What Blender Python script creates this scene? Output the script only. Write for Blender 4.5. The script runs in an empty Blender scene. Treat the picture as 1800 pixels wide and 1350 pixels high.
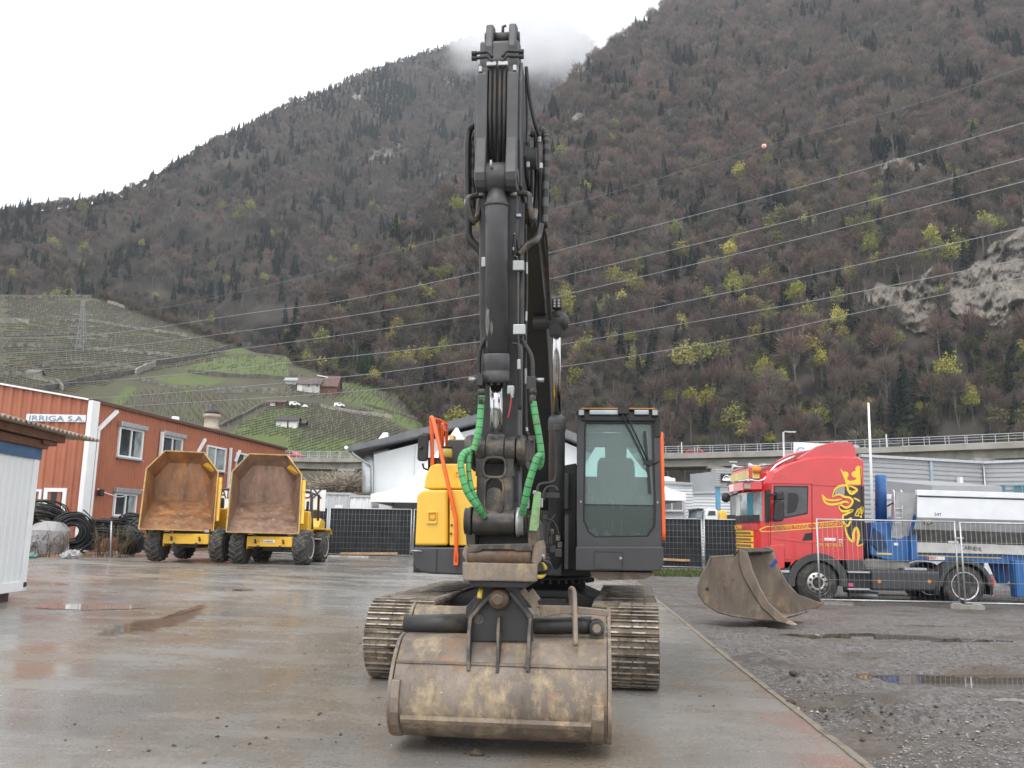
import bpy, bmesh, math, random
import numpy as np
from mathutils import Vector, Matrix, noise
random.seed(7); RNG = np.random.default_rng(11)
scene = bpy.context.scene
COL = scene.collection
V = Vector
rad = math.radians

# ---------------------------------------------------------------- camera
EYE = V((0, 0, 1.6)); FPX = 1500.0; PITCH = rad(9.8); ROLL = rad(1.0)
_R0 = V((1, 0, 0)); FWD = V((0, math.cos(PITCH), math.sin(PITCH))); _U0 = V((0, -math.sin(PITCH), math.cos(PITCH)))
RGT = _R0 * math.cos(ROLL) + _U0 * math.sin(ROLL); UPV = _U0 * math.cos(ROLL) - _R0 * math.sin(ROLL)
cam_d = bpy.data.cameras.new("camera"); cam = bpy.data.objects.new("camera", cam_d); COL.objects.link(cam)
cam.matrix_world = Matrix(((RGT.x, UPV.x, -FWD.x, EYE.x), (RGT.y, UPV.y, -FWD.y, EYE.y), (RGT.z, UPV.z, -FWD.z, EYE.z), (0, 0, 0, 1)))
cam_d.sensor_fit = 'HORIZONTAL'; cam_d.sensor_width = 36; cam_d.lens = 36 * FPX / 1800
cam_d.clip_start = 0.1; cam_d.clip_end = 6000
scene.camera = cam

def ray(px, py):
    return RGT * ((px - 900) / FPX) + UPV * ((675 - py) / FPX) + FWD
def at(px, py, Y):
    d = ray(px, py); return EYE + d * (Y / d.y)
def sstep(a, b, x):
    t = min(1, max(0, (x - a) / (b - a))); return t * t * (3 - 2 * t)
def gz(x, y):
    left = min(.44, .025 * max(0, -x - 1) + .018 * max(0, y - 12))
    right = min(.40, .016 * max(0, y - 20))
    k = sstep(1.5, 5, x); return left * (1 - k) + right * k
def ground(px, py, dz=0):
    d = ray(px, py); z = 0
    for i in range(12):
        t = (z + dz - EYE.z) / d.z; p = EYE + d * t; z = gz(p.x, min(p.y, 60))
    return V((p.x, p.y, z + dz))
def on_plane(px, py, p0, n):
    d = ray(px, py); t = (V(p0) - EYE).dot(n) / d.dot(n); return EYE + d * t

def proj(P):
    d = V(P) - EYE; z = d.dot(FWD)
    return 900 + FPX*d.dot(RGT)/z, 675 - FPX*d.dot(UPV)/z
def inpoly(x, y, poly):
    c = False; n = len(poly); j = n-1
    for i in range(n):
        xi, yi = poly[i]; xj, yj = poly[j]
        if (yi > y) != (yj > y) and x < (xj-xi)*(y-yi)/(yj-yi)+xi: c = not c
        j = i
    return c
def interp(tab, x):
    if x <= tab[0][0]: return tab[0][1]
    for (a, b), (c, d) in zip(tab, tab[1:]):
        if x <= c: return b + (d-b)*(x-a)/(c-a)
    return tab[-1][1]

# ---------------------------------------------------------------- mesh helper
SPACE = {}
class MB:
    def __init__(s): s.v = []; s.f = []; s.m = []; s.s = []
    def add(s, vs, fs, mi=0, smooth=False):
        b = len(s.v); s.v += [tuple(v) for v in vs]
        for f in fs: s.f.append(tuple(i + b for i in f)); s.m.append(mi); s.s.append(smooth)
        return s
    def box(s, x0, x1, y0, y1, z0, z1, mi=0):
        return s.add([(x0,y0,z0),(x1,y0,z0),(x1,y1,z0),(x0,y1,z0),(x0,y0,z1),(x1,y0,z1),(x1,y1,z1),(x0,y1,z1)],
                     [(0,3,2,1),(4,5,6,7),(0,1,5,4),(1,2,6,5),(2,3,7,6),(3,0,4,7)], mi)
    def cbox(s, c, sx, sy, sz, rot=None, mi=0):
        c = V(c); vs = []
        for z in (-.5, .5):
            for x, y in ((-.5,-.5),(.5,-.5),(.5,.5),(-.5,.5)):
                p = V((x*sx, y*sy, z*sz)); vs.append(c + (rot @ p if rot else p))
        return s.add(vs, [(0,3,2,1),(4,5,6,7),(0,1,5,4),(1,2,6,5),(2,3,7,6),(3,0,4,7)], mi)
    def bar(s, p0, p1, w, h, mi=0, up=(0,0,1)):
        p0, p1 = V(p0), V(p1); d = (p1-p0).normalized(); sd = d.cross(V(up))
        if sd.length < 1e-4: sd = d.cross(V((0,1,0)))
        sd.normalize(); u = sd.cross(d)
        vs = []
        for p in (p0, p1):
            for a, b in ((-1,-1),(1,-1),(1,1),(-1,1)): vs.append(p + sd*(a*w/2) + u*(b*h/2))
        return s.add(vs, [(0,1,2,3),(4,7,6,5),(0,4,5,1),(1,5,6,2),(2,6,7,3),(3,7,4,0)], mi)
    def prism(s, poly, axis, a, b, mi=0, smooth=False):
        def mk(u, w, t): return {'x': (t,u,w), 'y': (u,t,w), 'z': (u,w,t)}[axis]
        n = len(poly); vs = [mk(u,w,a) for u,w in poly] + [mk(u,w,b) for u,w in poly]
        s.add(vs, [tuple(range(n)), tuple(range(2*n-1, n-1, -1))], mi)
        b0 = len(s.v) - 2*n
        for i in range(n):
            j = (i+1) % n; s.f.append((b0+i, b0+j, b0+n+j, b0+n+i)); s.m.append(mi); s.s.append(smooth)
        return s
    def ring(s, outer, inner, axis, a, b, mi=0):
        def mk(u, w, t): return {'x': (t,u,w), 'y': (u,t,w), 'z': (u,w,t)}[axis]
        n = len(outer)
        vs = [mk(*p, a) for p in outer] + [mk(*p, a) for p in inner] + [mk(*p, b) for p in outer] + [mk(*p, b) for p in inner]
        fs = []
        for i in range(n):
            j = (i+1) % n
            fs += [(i,j,n+j,n+i), (2*n+i,3*n+i,3*n+j,2*n+j), (i,2*n+i,2*n+j,j), (n+i,n+j,3*n+j,3*n+i)]
        return s.add(vs, fs, mi)
    def tube(s, pts, r, n=8, mi=0, closed=False, sub=0, band=None):
        pts = [V(p) for p in pts]
        if sub: pts = catmull(pts, sub)
        k = len(pts); rings = []; prev = None
        rr = r if isinstance(r, (list, tuple)) else None
        for i, p in enumerate(pts):
            a = pts[(i-1) % k] if closed else pts[max(i-1, 0)]; b = pts[(i+1) % k] if closed else pts[min(i+1, k-1)]
            d = (b-a).normalized()
            if prev is None:
                q = d.cross(V((0,0,1)))
                if q.length < 1e-3: q = d.cross(V((0,1,0)))
            else: q = prev - d*prev.dot(d)
            q.normalize(); prev = q; w = d.cross(q)
            R = rr[min(int(i*len(rr)/k), len(rr)-1)] if rr else r
            rings.append([p + q*(R*math.cos(2*math.pi*j/n)) + w*(R*math.sin(2*math.pi*j/n)) for j in range(n)])
        b0 = len(s.v); s.v += [tuple(v) for rg in rings for v in rg]
        for i in range(k if closed else k-1):
            m = mi
            if band and (i % band[0]) >= band[0]-band[1]: m = band[2]
            i2 = (i+1) % k
            for j in range(n):
                j2 = (j+1) % n
                s.f.append((b0+i*n+j, b0+i*n+j2, b0+i2*n+j2, b0+i2*n+j)); s.m.append(m); s.s.append(True)
        if not closed:
            s.f.append(tuple(b0+j for j in range(n-1,-1,-1))); s.m.append(mi); s.s.append(False)
            s.f.append(tuple(b0+(k-1)*n+j for j in range(n))); s.m.append(mi); s.s.append(False)
        return s
    def cyl(s, p0, p1, r, n=16, mi=0): return s.lathe([(r,0),(r,1)], p0, p1, n, mi)
    def lathe(s, prof, p0, p1, n=16, mi=0, caps=True, mis=None):
        p0, p1 = V(p0), V(p1); ax = p1-p0; d = ax.normalized(); q = d.cross(V((0,0,1)))
        if q.length < 1e-3: q = d.cross(V((0,1,0)))
        q.normalize(); w = d.cross(q); b0 = len(s.v)
        for r, h in prof:
            for j in range(n):
                t = 2*math.pi*j/n; s.v.append(tuple(p0 + ax*h + q*(r*math.cos(t)) + w*(r*math.sin(t))))
        for i in range(len(prof)-1):
            for j in range(n):
                j2 = (j+1) % n
                s.f.append((b0+i*n+j, b0+i*n+j2, b0+(i+1)*n+j2, b0+(i+1)*n+j)); s.m.append(mis[i] if mis else mi); s.s.append(n > 6)
        if caps:
            s.f.append(tuple(b0+j for j in range(n-1,-1,-1))); s.m.append(mis[0] if mis else mi); s.s.append(False)
            L = len(prof)-1; s.f.append(tuple(b0+L*n+j for j in range(n))); s.m.append(mis[-1] if mis else mi); s.s.append(False)
        return s
    def loft(s, rings, mi=0, smooth=True, closed=True, caps=True):
        n = len(rings[0]); b0 = len(s.v)
        for rg in rings: s.v += [tuple(p) for p in rg]
        for i in range(len(rings)-1):
            for j in range(n if closed else n-1):
                j2 = (j+1) % n
                s.f.append((b0+i*n+j, b0+i*n+j2, b0+(i+1)*n+j2, b0+(i+1)*n+j)); s.m.append(mi); s.s.append(smooth)
        if caps and closed:
            s.f.append(tuple(b0+j for j in range(n-1,-1,-1))); s.m.append(mi); s.s.append(False)
            L = len(rings)-1; s.f.append(tuple(b0+L*n+j for j in range(n))); s.m.append(mi); s.s.append(False)
        return s
    def xf(s, M):
        s.v = [tuple(M @ V(v)) for v in s.v]; return s
    def build(s, name, mats, parent=None, world=False, bevel=0, seg=2, smooth_angle=None, solid=0):
        if not isinstance(mats, (list, tuple)): mats = [mats]
        me = bpy.data.meshes.new(name); vs = s.v; o = bpy.data.objects.new(name, me)
        if parent is not None:
            SPACE[o.name] = SPACE[parent.name]
            if world:
                Mi = SPACE[parent.name].inverted(); vs = [tuple(Mi @ V(v)) for v in vs]
        else:
            a = np.array(vs); c = V(((a[:,0].min()+a[:,0].max())/2, (a[:,1].min()+a[:,1].max())/2, a[:,2].min()))
            vs = [tuple(V(v)-c) for v in vs]; o.location = c; SPACE[o.name] = Matrix.Translation(c)
        me.from_pydata(vs, [], s.f); me.update()
        me.polygons.foreach_set('material_index', s.m); me.polygons.foreach_set('use_smooth', s.s)
        bm = bmesh.new(); bm.from_mesh(me); bmesh.ops.recalc_face_normals(bm, faces=bm.faces); bm.to_mesh(me); bm.free()
        for m in mats: me.materials.append(m)
        COL.objects.link(o)
        if parent is not None: o.parent = parent
        if solid:
            md = o.modifiers.new('solid', 'SOLIDIFY'); md.thickness = solid; md.offset = 0
        if bevel:
            md = o.modifiers.new('bevel', 'BEVEL'); md.width = bevel; md.segments = seg; md.limit_method = 'ANGLE'; md.angle_limit = rad(35); md.harden_normals = False
        return o

def catmull(pts, sub):
    out = []; k = len(pts)
    for i in range(k-1):
        p0 = pts[max(i-1,0)]; p1 = pts[i]; p2 = pts[i+1]; p3 = pts[min(i+2,k-1)]
        for j in range(sub):
            t = j/sub; t2 = t*t; t3 = t2*t
            out.append(.5*((2*p1)+(p2-p0)*t+(2*p0-5*p1+4*p2-p3)*t2+(3*p1-p0-3*p2+p3)*t3))
    out.append(pts[-1]); return out

def tag(o, label=None, cat=None, group=None, kind=None):
    if label: o['label'] = label
    if cat: o['category'] = cat
    if group: o['group'] = group
    if kind: o['kind'] = kind
    return o
def thing(name, label, cat, loc=(0,0,0), rz=0, group=None):
    o = bpy.data.objects.new(name, None); COL.objects.link(o); o.empty_display_size = .3
    o.location = loc; o.rotation_euler = (0,0,rz)
    SPACE[o.name] = Matrix.Translation(V(loc)) @ Matrix.Rotation(rz, 4, 'Z')
    return tag(o, label, cat, group)
def copy_tree(o, parent=None, loc=None, rz=None, label=None):
    c = o.copy(); COL.objects.link(c)
    if parent is not None: c.parent = parent
    if loc is not None: c.location = loc
    if rz is not None: c.rotation_euler = (0,0,rz)
    if label: c['label'] = label
    for ch in [x for x in bpy.data.objects if x.parent is o]: copy_tree(ch, c)
    return c
def text(body, size, m, mat4, parent, name='lettering', extrude=.004, world=True, align='LEFT', xs=1.0, shear=0, offset=0):
    cu = bpy.data.curves.new('t', 'FONT'); cu.body = body; cu.size = size; cu.extrude = extrude; cu.align_x = align; cu.shear = shear
    cu.offset = offset; cu.resolution_u = 3
    ob = bpy.data.objects.new('t', cu); COL.objects.link(ob)
    dg = bpy.context.evaluated_depsgraph_get(); dg.update()
    me = bpy.data.meshes.new_from_object(ob.evaluated_get(dg)); bpy.data.objects.remove(ob)
    M4 = mat4 @ Matrix.Diagonal((xs,1,1,1))
    if world: M4 = SPACE[parent.name].inverted() @ M4
    me.transform(M4); me.materials.clear(); me.materials.append(m); me.name = name
    o = bpy.data.objects.new(name, me); COL.objects.link(o); o.parent = parent; SPACE[o.name] = SPACE[parent.name]
    return o
def frame4(origin, xdir, ydir):
    x = V(xdir).normalized(); z = x.cross(V(ydir)).normalized(); y = z.cross(x); o = V(origin)
    return Matrix(((x.x,y.x,z.x,o.x),(x.y,y.y,z.y,o.y),(x.z,y.z,z.z,o.z),(0,0,0,1)))

# ---------------------------------------------------------------- materials
class NT:
    def __init__(s, name):
        s.mat = bpy.data.materials.new(name); s.mat.use_nodes = True; s.t = s.mat.node_tree; s.t.nodes.clear()
        s.out = s.n('ShaderNodeOutputMaterial'); s.p = s.n('ShaderNodeBsdfPrincipled'); s.l(s.p, 0, s.out, 0)
        s.tc = None
    def n(s, k, **kw):
        q = s.t.nodes.new(k)
        for a, b in kw.items(): setattr(q, a, b)
        return q
    def l(s, a, i, b, j): s.t.links.new(a.outputs[i], b.inputs[j])
    def co(s, scale=(1,1,1), rot=(0,0,0), kind='Object', loc=(0,0,0)):
        if s.tc is None: s.tc = s.n('ShaderNodeTexCoord')
        m = s.n('ShaderNodeMapping'); m.inputs['Scale'].default_value = scale; m.inputs['Rotation'].default_value = rot; m.inputs['Location'].default_value = loc
        s.l(s.tc, kind, m, 0); return m
    def noise(s, scale, detail=6, rough=.6, vec=None, dist=0):
        q = s.n('ShaderNodeTexNoise'); q.inputs['Scale'].default_value = scale; q.inputs['Detail'].default_value = detail
        q.inputs['Roughness'].default_value = rough; q.inputs['Distortion'].default_value = dist
        if vec is None: vec = s.co()
        s.l(vec, 0, q, 'Vector'); return q
    def ramp(s, src, stops, out=0):
        q = s.n('ShaderNodeValToRGB'); e = q.color_ramp.elements
        while len(e) < len(stops): e.new(.5)
        for el, (p, c) in zip(e, stops):
            el.position = p; el.color = c if len(c) == 4 else (*c, 1)
        s.l(src, out, q, 0); return q
    def mix(s, fac, a, b, mode='MIX'):
        q = s.n('ShaderNodeMix', data_type='RGBA', blend_type=mode)
        for val, idx in ((fac, 0), (a, 6), (b, 7)):
            if isinstance(val, (int, float)): q.inputs[idx].default_value = val
            elif isinstance(val, tuple) and isinstance(val[0], (int, float)): q.inputs[idx].default_value = (*val[:3], 1)
            else:
                nd, o = val if isinstance(val, tuple) else (val, 0); s.t.links.new(nd.outputs[o], q.inputs[idx])
        return (q, 2)
    def math(s, op, a, b=None, clamp=False):
        q = s.n('ShaderNodeMath', operation=op); q.use_clamp = clamp
        for i, val in enumerate((a, b)):
            if val is None: continue
            if isinstance(val, (int, float)): q.inputs[i].default_value = val
            else:
                nd, o = val if isinstance(val, tuple) else (val, 0); s.t.links.new(nd.outputs[o], q.inputs[i])
        return (q, 0)
    def bump(s, src, strength=.3, dist=.02):
        b = s.n('ShaderNodeBump'); b.inputs['Strength'].default_value = strength; b.inputs['Distance'].default_value = dist
        nd, o = src if isinstance(src, tuple) else (src, 0); s.t.links.new(nd.outputs[o], b.inputs['Height']); s.l(b, 0, s.p, 'Normal'); return b
    def set(s, name, val):
        if isinstance(val, (int, float)): s.p.inputs[name].default_value = val
        elif isinstance(val, tuple) and isinstance(val[0], (int, float)): s.p.inputs[name].default_value = (*val[:3], 1)
        else:
            nd, o = val if isinstance(val, tuple) else (val, 0); s.t.links.new(nd.outputs[o], s.p.inputs[name])

def M(name, col, rough=.55, metal=0, var=.12, scale=2.5, dirt=None, amt=.5, dscale=3, streak=1, bump=0, bscale=40, coat=0, spec=.5):
    t = NT(name); n1 = t.noise(scale, 5)
    lo = tuple(max(0, c*(1-var*1.6)) for c in col); hi = tuple(min(1, c*(1+var)) for c in col)
    c = t.ramp(n1, [(.3, lo), (.7, hi)]); cc = (c, 0)
    r = t.ramp(t.noise(scale*2.3, 4), [(.3, (rough*.8,)*3), (.7, (min(1, rough*1.2),)*3)]); rr = (r, 0)
    if dirt:
        dn = t.noise(dscale, 9, .68, t.co((1, 1, streak)))
        m = t.ramp(dn, [(max(0, .72-amt*.5), (0,0,0)), (min(1, .85-amt*.35), (1,1,1))])
        cc = t.mix(m, cc, dirt); rr = t.mix(m, rr, (.85,.85,.85))
        if metal: t.set('Metallic', t.math('MULTIPLY', t.math('SUBTRACT', 1.0, m), metal))
    elif metal: t.set('Metallic', metal)
    t.set('Base Color', cc); t.set('Roughness', rr); t.set('Specular IOR Level', spec)
    if coat: t.set('Coat Weight', coat); t.set('Coat Roughness', .12)
    if bump: t.bump(t.noise(bscale, 6), bump, .01)
    return t.mat

MUD = (.25,.175,.10); DUST = (.20,.17,.13)
m_char = M('charcoal_paint', (.052,.053,.057), .45, dirt=(.12,.105,.09), amt=.16, dscale=4, spec=.5)
m_char2 = M('hazed_charcoal_paint', (.068,.069,.073), .44, var=.22, scale=4, dirt=(.15,.143,.132), amt=.20, dscale=6, streak=.35)  # charcoal lightened, so the haze over the arm sits in its colour
m_boom = M('boom_charcoal_paint', (.026,.027,.029), .5, var=.1)
m_black = M('black_plastic', (.018,.018,.02), .5)
m_dark = M('dark_steel', (.028,.028,.03), .5, dirt=(.09,.075,.055), amt=.35)
m_linksteel = M('worn_linkage_steel', (.07,.066,.062), .42, metal=.5, var=.3, scale=6, dirt=(.22,.16,.10), amt=.42, dscale=6, bump=.2, bscale=30)
m_yel = M('yellow_paint', (.84,.50,.045), .33, var=.03, dirt=(.45,.28,.07), amt=.08, coat=.4)
m_yel2 = M('weathered_yellow_paint', (.76,.44,.035), .45, var=.1, dirt=(.33,.23,.10), amt=.38, dscale=5)
m_org = M('orange_paint', (.82,.13,.022), .4, var=.08)
m_chrome = M('chrome_rod', (.50,.50,.51), .16, metal=1, var=.03)
m_steel = M('galvanised_steel', (.48,.5,.52), .4, metal=.7, var=.12, scale=8)
m_silver = M('silver_fitting', (.36,.37,.37), .38, metal=.6)
m_rub = M('black_rubber', (.016,.016,.017), .55)
m_hosegreen = M('green_hose_guard', (.085,.36,.13), .45, var=.2, dirt=(.14,.17,.09), amt=.32, dscale=9)
m_lime = M('chipped_lime_paint', (.22,.42,.17), .5, dirt=(.2,.17,.12), amt=.55, dscale=9)
m_white = M('white_paint', (.78,.79,.80), .5, var=.04, dirt=(.45,.43,.38), amt=.12, streak=.2)
m_whitepanel = M('white_panel', (.70,.725,.74), .45, var=.03, scale=1, dirt=(.42,.42,.4), amt=.15, dscale=1.2, streak=.15)
m_fabricwhite = M('white_canvas', (.86,.855,.84), .8, var=.03)
m_red = M('red_truck_paint', (.58,.030,.032), .24, var=.07, coat=.6, dirt=(.42,.09,.075), amt=.22, dscale=2.5, streak=.3)
m_redbar = M('red_roof_paint', (.55,.05,.06), .3, var=.05, coat=.5)
m_blue = M('blue_paint', (.03,.13,.36), .4, var=.12, dirt=(.10,.12,.15), amt=.2)
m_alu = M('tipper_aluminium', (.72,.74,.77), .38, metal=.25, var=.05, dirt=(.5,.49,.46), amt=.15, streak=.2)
m_alud = M('dark_aluminium', (.27,.26,.24), .6, metal=.2, var=.2, dirt=(.15,.13,.11), amt=.4, streak=.3)
m_gold = M('yellow_decal', (.80,.55,.05), .4, var=.05)
m_amber = M('amber_lens', (.8,.26,.02), .2)
m_redlens = M('red_lens', (.5,.03,.02), .25)
m_conc = M('grey_concrete', (.30,.285,.26), .85, var=.2, scale=3, dirt=(.16,.15,.13), amt=.4, dscale=2, streak=.25, bump=.2)
m_concw = M('viaduct_concrete', (.33,.315,.285), .85, var=.15, scale=.3, dirt=(.17,.16,.14), amt=.4, dscale=.35, streak=.3)
m_wood = M('timber', (.48,.30,.17), .75, var=.2, scale=6)
m_brownwood = M('brown_boards', (.13,.055,.03), .75, var=.2, scale=4)
m_pink = M('pink_sticker', (.7,.1,.25), .5)
m_tire = M('tyre_rubber', (.030,.030,.031), .75, var=.25, dirt=(.13,.115,.095), amt=.5, dscale=6)
m_lens = M('work_light_lens', (.36,.38,.38), .15, var=.05)
m_window = M('dark_window', (.035,.045,.05), .08, var=.5, scale=1.2, spec=.6)
m_curtain = M('curtained_window', (.30,.34,.35), .15, var=.4, scale=1.5)

def glass(name, tint, alpha, rough=.03, body=(.46,.58,.56)):
    t = NT(name); t.t.nodes.remove(t.p)
    tr = t.n('ShaderNodeBsdfTransparent'); tr.inputs[0].default_value = (*tint, 1)
    gl = t.n('ShaderNodeBsdfGlossy'); gl.inputs[0].default_value = (.9,.95,.95,1); gl.inputs[1].default_value = rough
    df = t.n('ShaderNodeBsdfDiffuse'); df.inputs[0].default_value = (*body,1)
    fr = t.n('ShaderNodeFresnel'); fr.inputs[0].default_value = 1.5
    m1 = t.n('ShaderNodeMixShader'); m1.inputs[0].default_value = alpha; t.l(tr, 0, m1, 1); t.l(df, 0, m1, 2)
    m2 = t.n('ShaderNodeMixShader'); t.l(fr, 0, m2, 0); t.l(m1, 0, m2, 1); t.l(gl, 0, m2, 2); t.l(m2, 0, t.out, 0)
    return t.mat
m_glass = glass('cab_glass', (.66,.80,.78), .18)
m_glasslow = glass('lower_cab_glass', (.50,.64,.58), .02)
m_glassside = glass('side_glass', (.80,.88,.87), .03)
m_truckglass = glass('truck_glass', (.55,.65,.68), .06)
m_wrap = glass('clear_wrap', (.85,.83,.85), .42, .15, (.62,.60,.62))

def mudsteel(name, base, mud, rust, amt):
    t = NT(name)
    v1 = t.co((1,1,.35)); n1 = t.noise(2.2, 9, .65, v1); n2 = t.noise(4.2, 11, .74, t.co((1.1,1,.55))); n3 = t.noise(1.6, 8, .7, t.co(loc=(5,3,1)))
    c = t.ramp(n1, [(.30, tuple(x*.30 for x in base)), (.44, tuple(x*.75 for x in base)), (.55, base), (.70, tuple(x*1.5 for x in base))])
    mk = t.ramp(n2, [(.62-amt*.3, (0,0,0)), (.74-amt*.25, (1,1,1))])
    mc = t.ramp(t.noise(14, 6), [(.3, tuple(x*.65 for x in mud)), (.7, tuple(x*1.25 for x in mud))])
    cc = t.mix(mk, c, mc)
    rk = t.ramp(n3, [(.56, (0,0,0)), (.66, (.75,)*3)])
    cc = t.mix(rk, cc, rust)
    sp = t.ramp(t.noise(26, 4, .7), [(.68, (0,0,0)), (.74, (.8,)*3)])
    cc = t.mix(sp, cc, tuple(min(1, x*1.7) for x in mud))
    t.set('Base Color', cc); t.set('Roughness', t.mix(mk, (.45,)*3, (.85,)*3)); t.set('Metallic', .08)
    hh = t.mix(.5, (t.noise(9, 10, .7), 0), mk)
    t.bump(hh, .55, .02); return t.mat
m_bucket = mudsteel('muddy_bucket_steel', (.185,.150,.122), (.385,.305,.205), (.24,.125,.055), .47)
m_bucket2 = mudsteel('dusty_bucket_steel', (.215,.175,.14), (.36,.275,.185), (.24,.135,.075), .42)
m_track = mudsteel('muddy_track_steel', (.12,.098,.078), (.27,.215,.15), (.15,.095,.06), .6)
m_worn = M('worn_grouser_steel', (.40,.37,.34), .45, metal=.25, var=.25, scale=8, dirt=(.24,.18,.12), amt=.4, dscale=10)
m_pinrust = mudsteel('rusty_pin_steel', (.10,.065,.045), (.2,.14,.09), (.16,.075,.035), .3)
m_bucket3 = mudsteel('brown_bucket_steel', (.165,.13,.10), (.27,.20,.13), (.22,.12,.06), .34)
m_rimyel = M('muddy_yellow_rim', (.55,.34,.06), .6, var=.25, dirt=(.30,.22,.13), amt=.62, dscale=7)
m_rustskip = mudsteel('rusty_skip_steel', (.26,.12,.052), (.30,.22,.145), (.50,.20,.045), .35)
m_brownskip = mudsteel('brown_skip_steel', (.235,.14,.095), (.33,.26,.19), (.28,.17,.10), .30)

# ---------------------------------------------------------------- world and sun
w = bpy.data.worlds.new("World"); scene.world = w; w.use_nodes = True; nt = w.node_tree; nt.nodes.clear()
SUN_EL, SUN_ROT = rad(55), rad(200)
sky = nt.nodes.new('ShaderNodeTexSky'); sky.sky_type = 'NISHITA'; sky.sun_disc = False; sky.sun_elevation = SUN_EL; sky.sun_rotation = SUN_ROT
tcw = nt.nodes.new('ShaderNodeTexCoord'); mpw = nt.nodes.new('ShaderNodeMapping'); mpw.inputs['Scale'].default_value = (1,1,2.6)
nzw = nt.nodes.new('ShaderNodeTexNoise'); nzw.inputs['Scale'].default_value = 2.4; nzw.inputs['Detail'].default_value = 5
rpw = nt.nodes.new('ShaderNodeValToRGB'); rpw.color_ramp.elements[0].position = .3; rpw.color_ramp.elements[0].color = (10.6,10.8,11.1,1)
rpw.color_ramp.elements[1].position = .62; rpw.color_ramp.elements[1].color = (13.5,13.5,13.6,1)
mxw = nt.nodes.new('ShaderNodeMix'); mxw.data_type = 'RGBA'; mxw.inputs[0].default_value = .93
bgw = nt.nodes.new('ShaderNodeBackground'); bgw.inputs[1].default_value = .10
outw = nt.nodes.new('ShaderNodeOutputWorld')
for a, i, b, j in ((tcw,'Generated',mpw,0),(mpw,0,nzw,0),(nzw,0,rpw,0),(sky,0,mxw,6),(rpw,0,mxw,7),(mxw,2,bgw,0),(bgw,0,outw,0)): nt.links.new(a.outputs[i], b.inputs[j])
sd = bpy.data.lights.new('sun', 'SUN'); sd.energy = .9; sd.angle = rad(35); sd.color = (1,.97,.93)
so = bpy.data.objects.new('sun', sd); COL.objects.link(so)
# sun direction: sky sun_rotation is measured clockwise from +Y
sdir = V((math.sin(SUN_ROT)*math.cos(SUN_EL), math.cos(SUN_ROT)*math.cos(SUN_EL), math.sin(SUN_EL)))
so.rotation_euler = sdir.to_track_quat('Z', 'Y').to_euler(); so.location = (0,0,60)
vs_ = scene.view_settings; vs_.view_transform = 'Standard'; vs_.look = 'None'; vs_.exposure = .60; vs_.gamma = 1
scene.render.engine = 'CYCLES'; cy = scene.cycles
cy.use_denoising = True; cy.denoising_prefilter = 'ACCURATE'; cy.max_bounces = 8; cy.transparent_max_bounces = 12; cy.volume_bounces = 5; cy.caustics_reflective = False; cy.caustics_refractive = False
cy.use_adaptive_sampling = True; cy.adaptive_threshold = .015
# ================================================================ SETTING
_e0 = ground(1525, 1350); _e1 = ground(1175, 1072)
def edge_x(y): return _e0.x + (_e1.x-_e0.x)*(y-_e0.y)/(_e1.y-_e0.y)

def grid_mesh(name, xs_of, ys, nx, zf, mat, **kw):
    mb = MB(); n = nx+1
    for y in ys:
        a, b = xs_of(y)
        for i in range(n):
            t = i/nx; t = t**kw.get('pw', 1); x = a+(b-a)*t; mb.v.append((x, y, zf(x, y)))
    for j in range(len(ys)-1):
        for i in range(nx):
            mb.f.append((j*n+i, j*n+i+1, (j+1)*n+i+1, (j+1)*n+i)); mb.m.append(0); mb.s.append(True)
    return mb.build(name, mat)
def geo_steps(a, b, s0, g):
    out = [a]; s = s0
    while out[-1] < b: out.append(out[-1]+s); s *= g
    out[-1] = b; return out

# --- ground base
t = NT('valley_soil'); n1 = t.noise(.15, 6)
t.set('Base Color', t.ramp(n1, [(.35,(.07,.06,.04)),(.55,(.09,.08,.045)),(.7,(.07,.09,.035))])); t.set('Roughness', .95); m_soil = t.mat
tag(grid_mesh('ground', lambda y: (-420, 420), geo_steps(-30, 320, 4, 1.03), 60, lambda x, y: gz(x, min(y, 60)) - (.45 if y < 38 else .06), m_soil), kind='structure')

# --- concrete yard
t = NT('wet_concrete')
big = t.noise(.22, 5, .6, t.co((1,1,1))); strk = t.noise(1.0, 7, .65, t.co((.55,.16,1), (0,0,rad(-38)))); fine = t.noise(22, 6, .7)
base = t.ramp(big, [(.3,(.17,.166,.157)),(.5,(.225,.219,.206)),(.72,(.29,.283,.268))])
br = t.ramp(strk, [(.45,(0,0,0)),(.62,(.82,)*3)])
c = t.mix(br, base, t.ramp(fine, [(.35,(.165,.13,.095)),(.7,(.26,.21,.155))]))
red = t.ramp(t.noise(.5, 5, .6, t.co((.5,1,1), loc=(3,8,0))), [(.56,(0,0,0)),(.70,(.0,)*3)])
c = t.mix(red, c, (.16,.115,.10))
sp = t.ramp(t.noise(40, 3, .7), [(.66,(0,0,0)),(.72,(.6,)*3)]); c = t.mix(sp, c, (.09,.075,.06))
gr = t.ramp(t.noise(75, 5, .75), [(.32,(.55,)*3),(.50,(1,)*3),(.66,(1.35,)*3)]); c = t.mix(1.0, c, gr, 'MULTIPLY'); ck = t.ramp(t.noise(3.2, 10, .72, t.co((1,1,1), loc=(4,4,0))), [(.490,(1,)*3),(.499,(.72,)*3),(.508,(1,)*3)]); c = t.mix(.5, c, t.mix(1.0, c, ck, 'MULTIPLY'))
wl = t.ramp(t.noise(120, 2, .6), [(.70,(0,0,0)),(.76,(.5,)*3)]); c = t.mix(wl, c, (.38,.36,.33))
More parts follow.
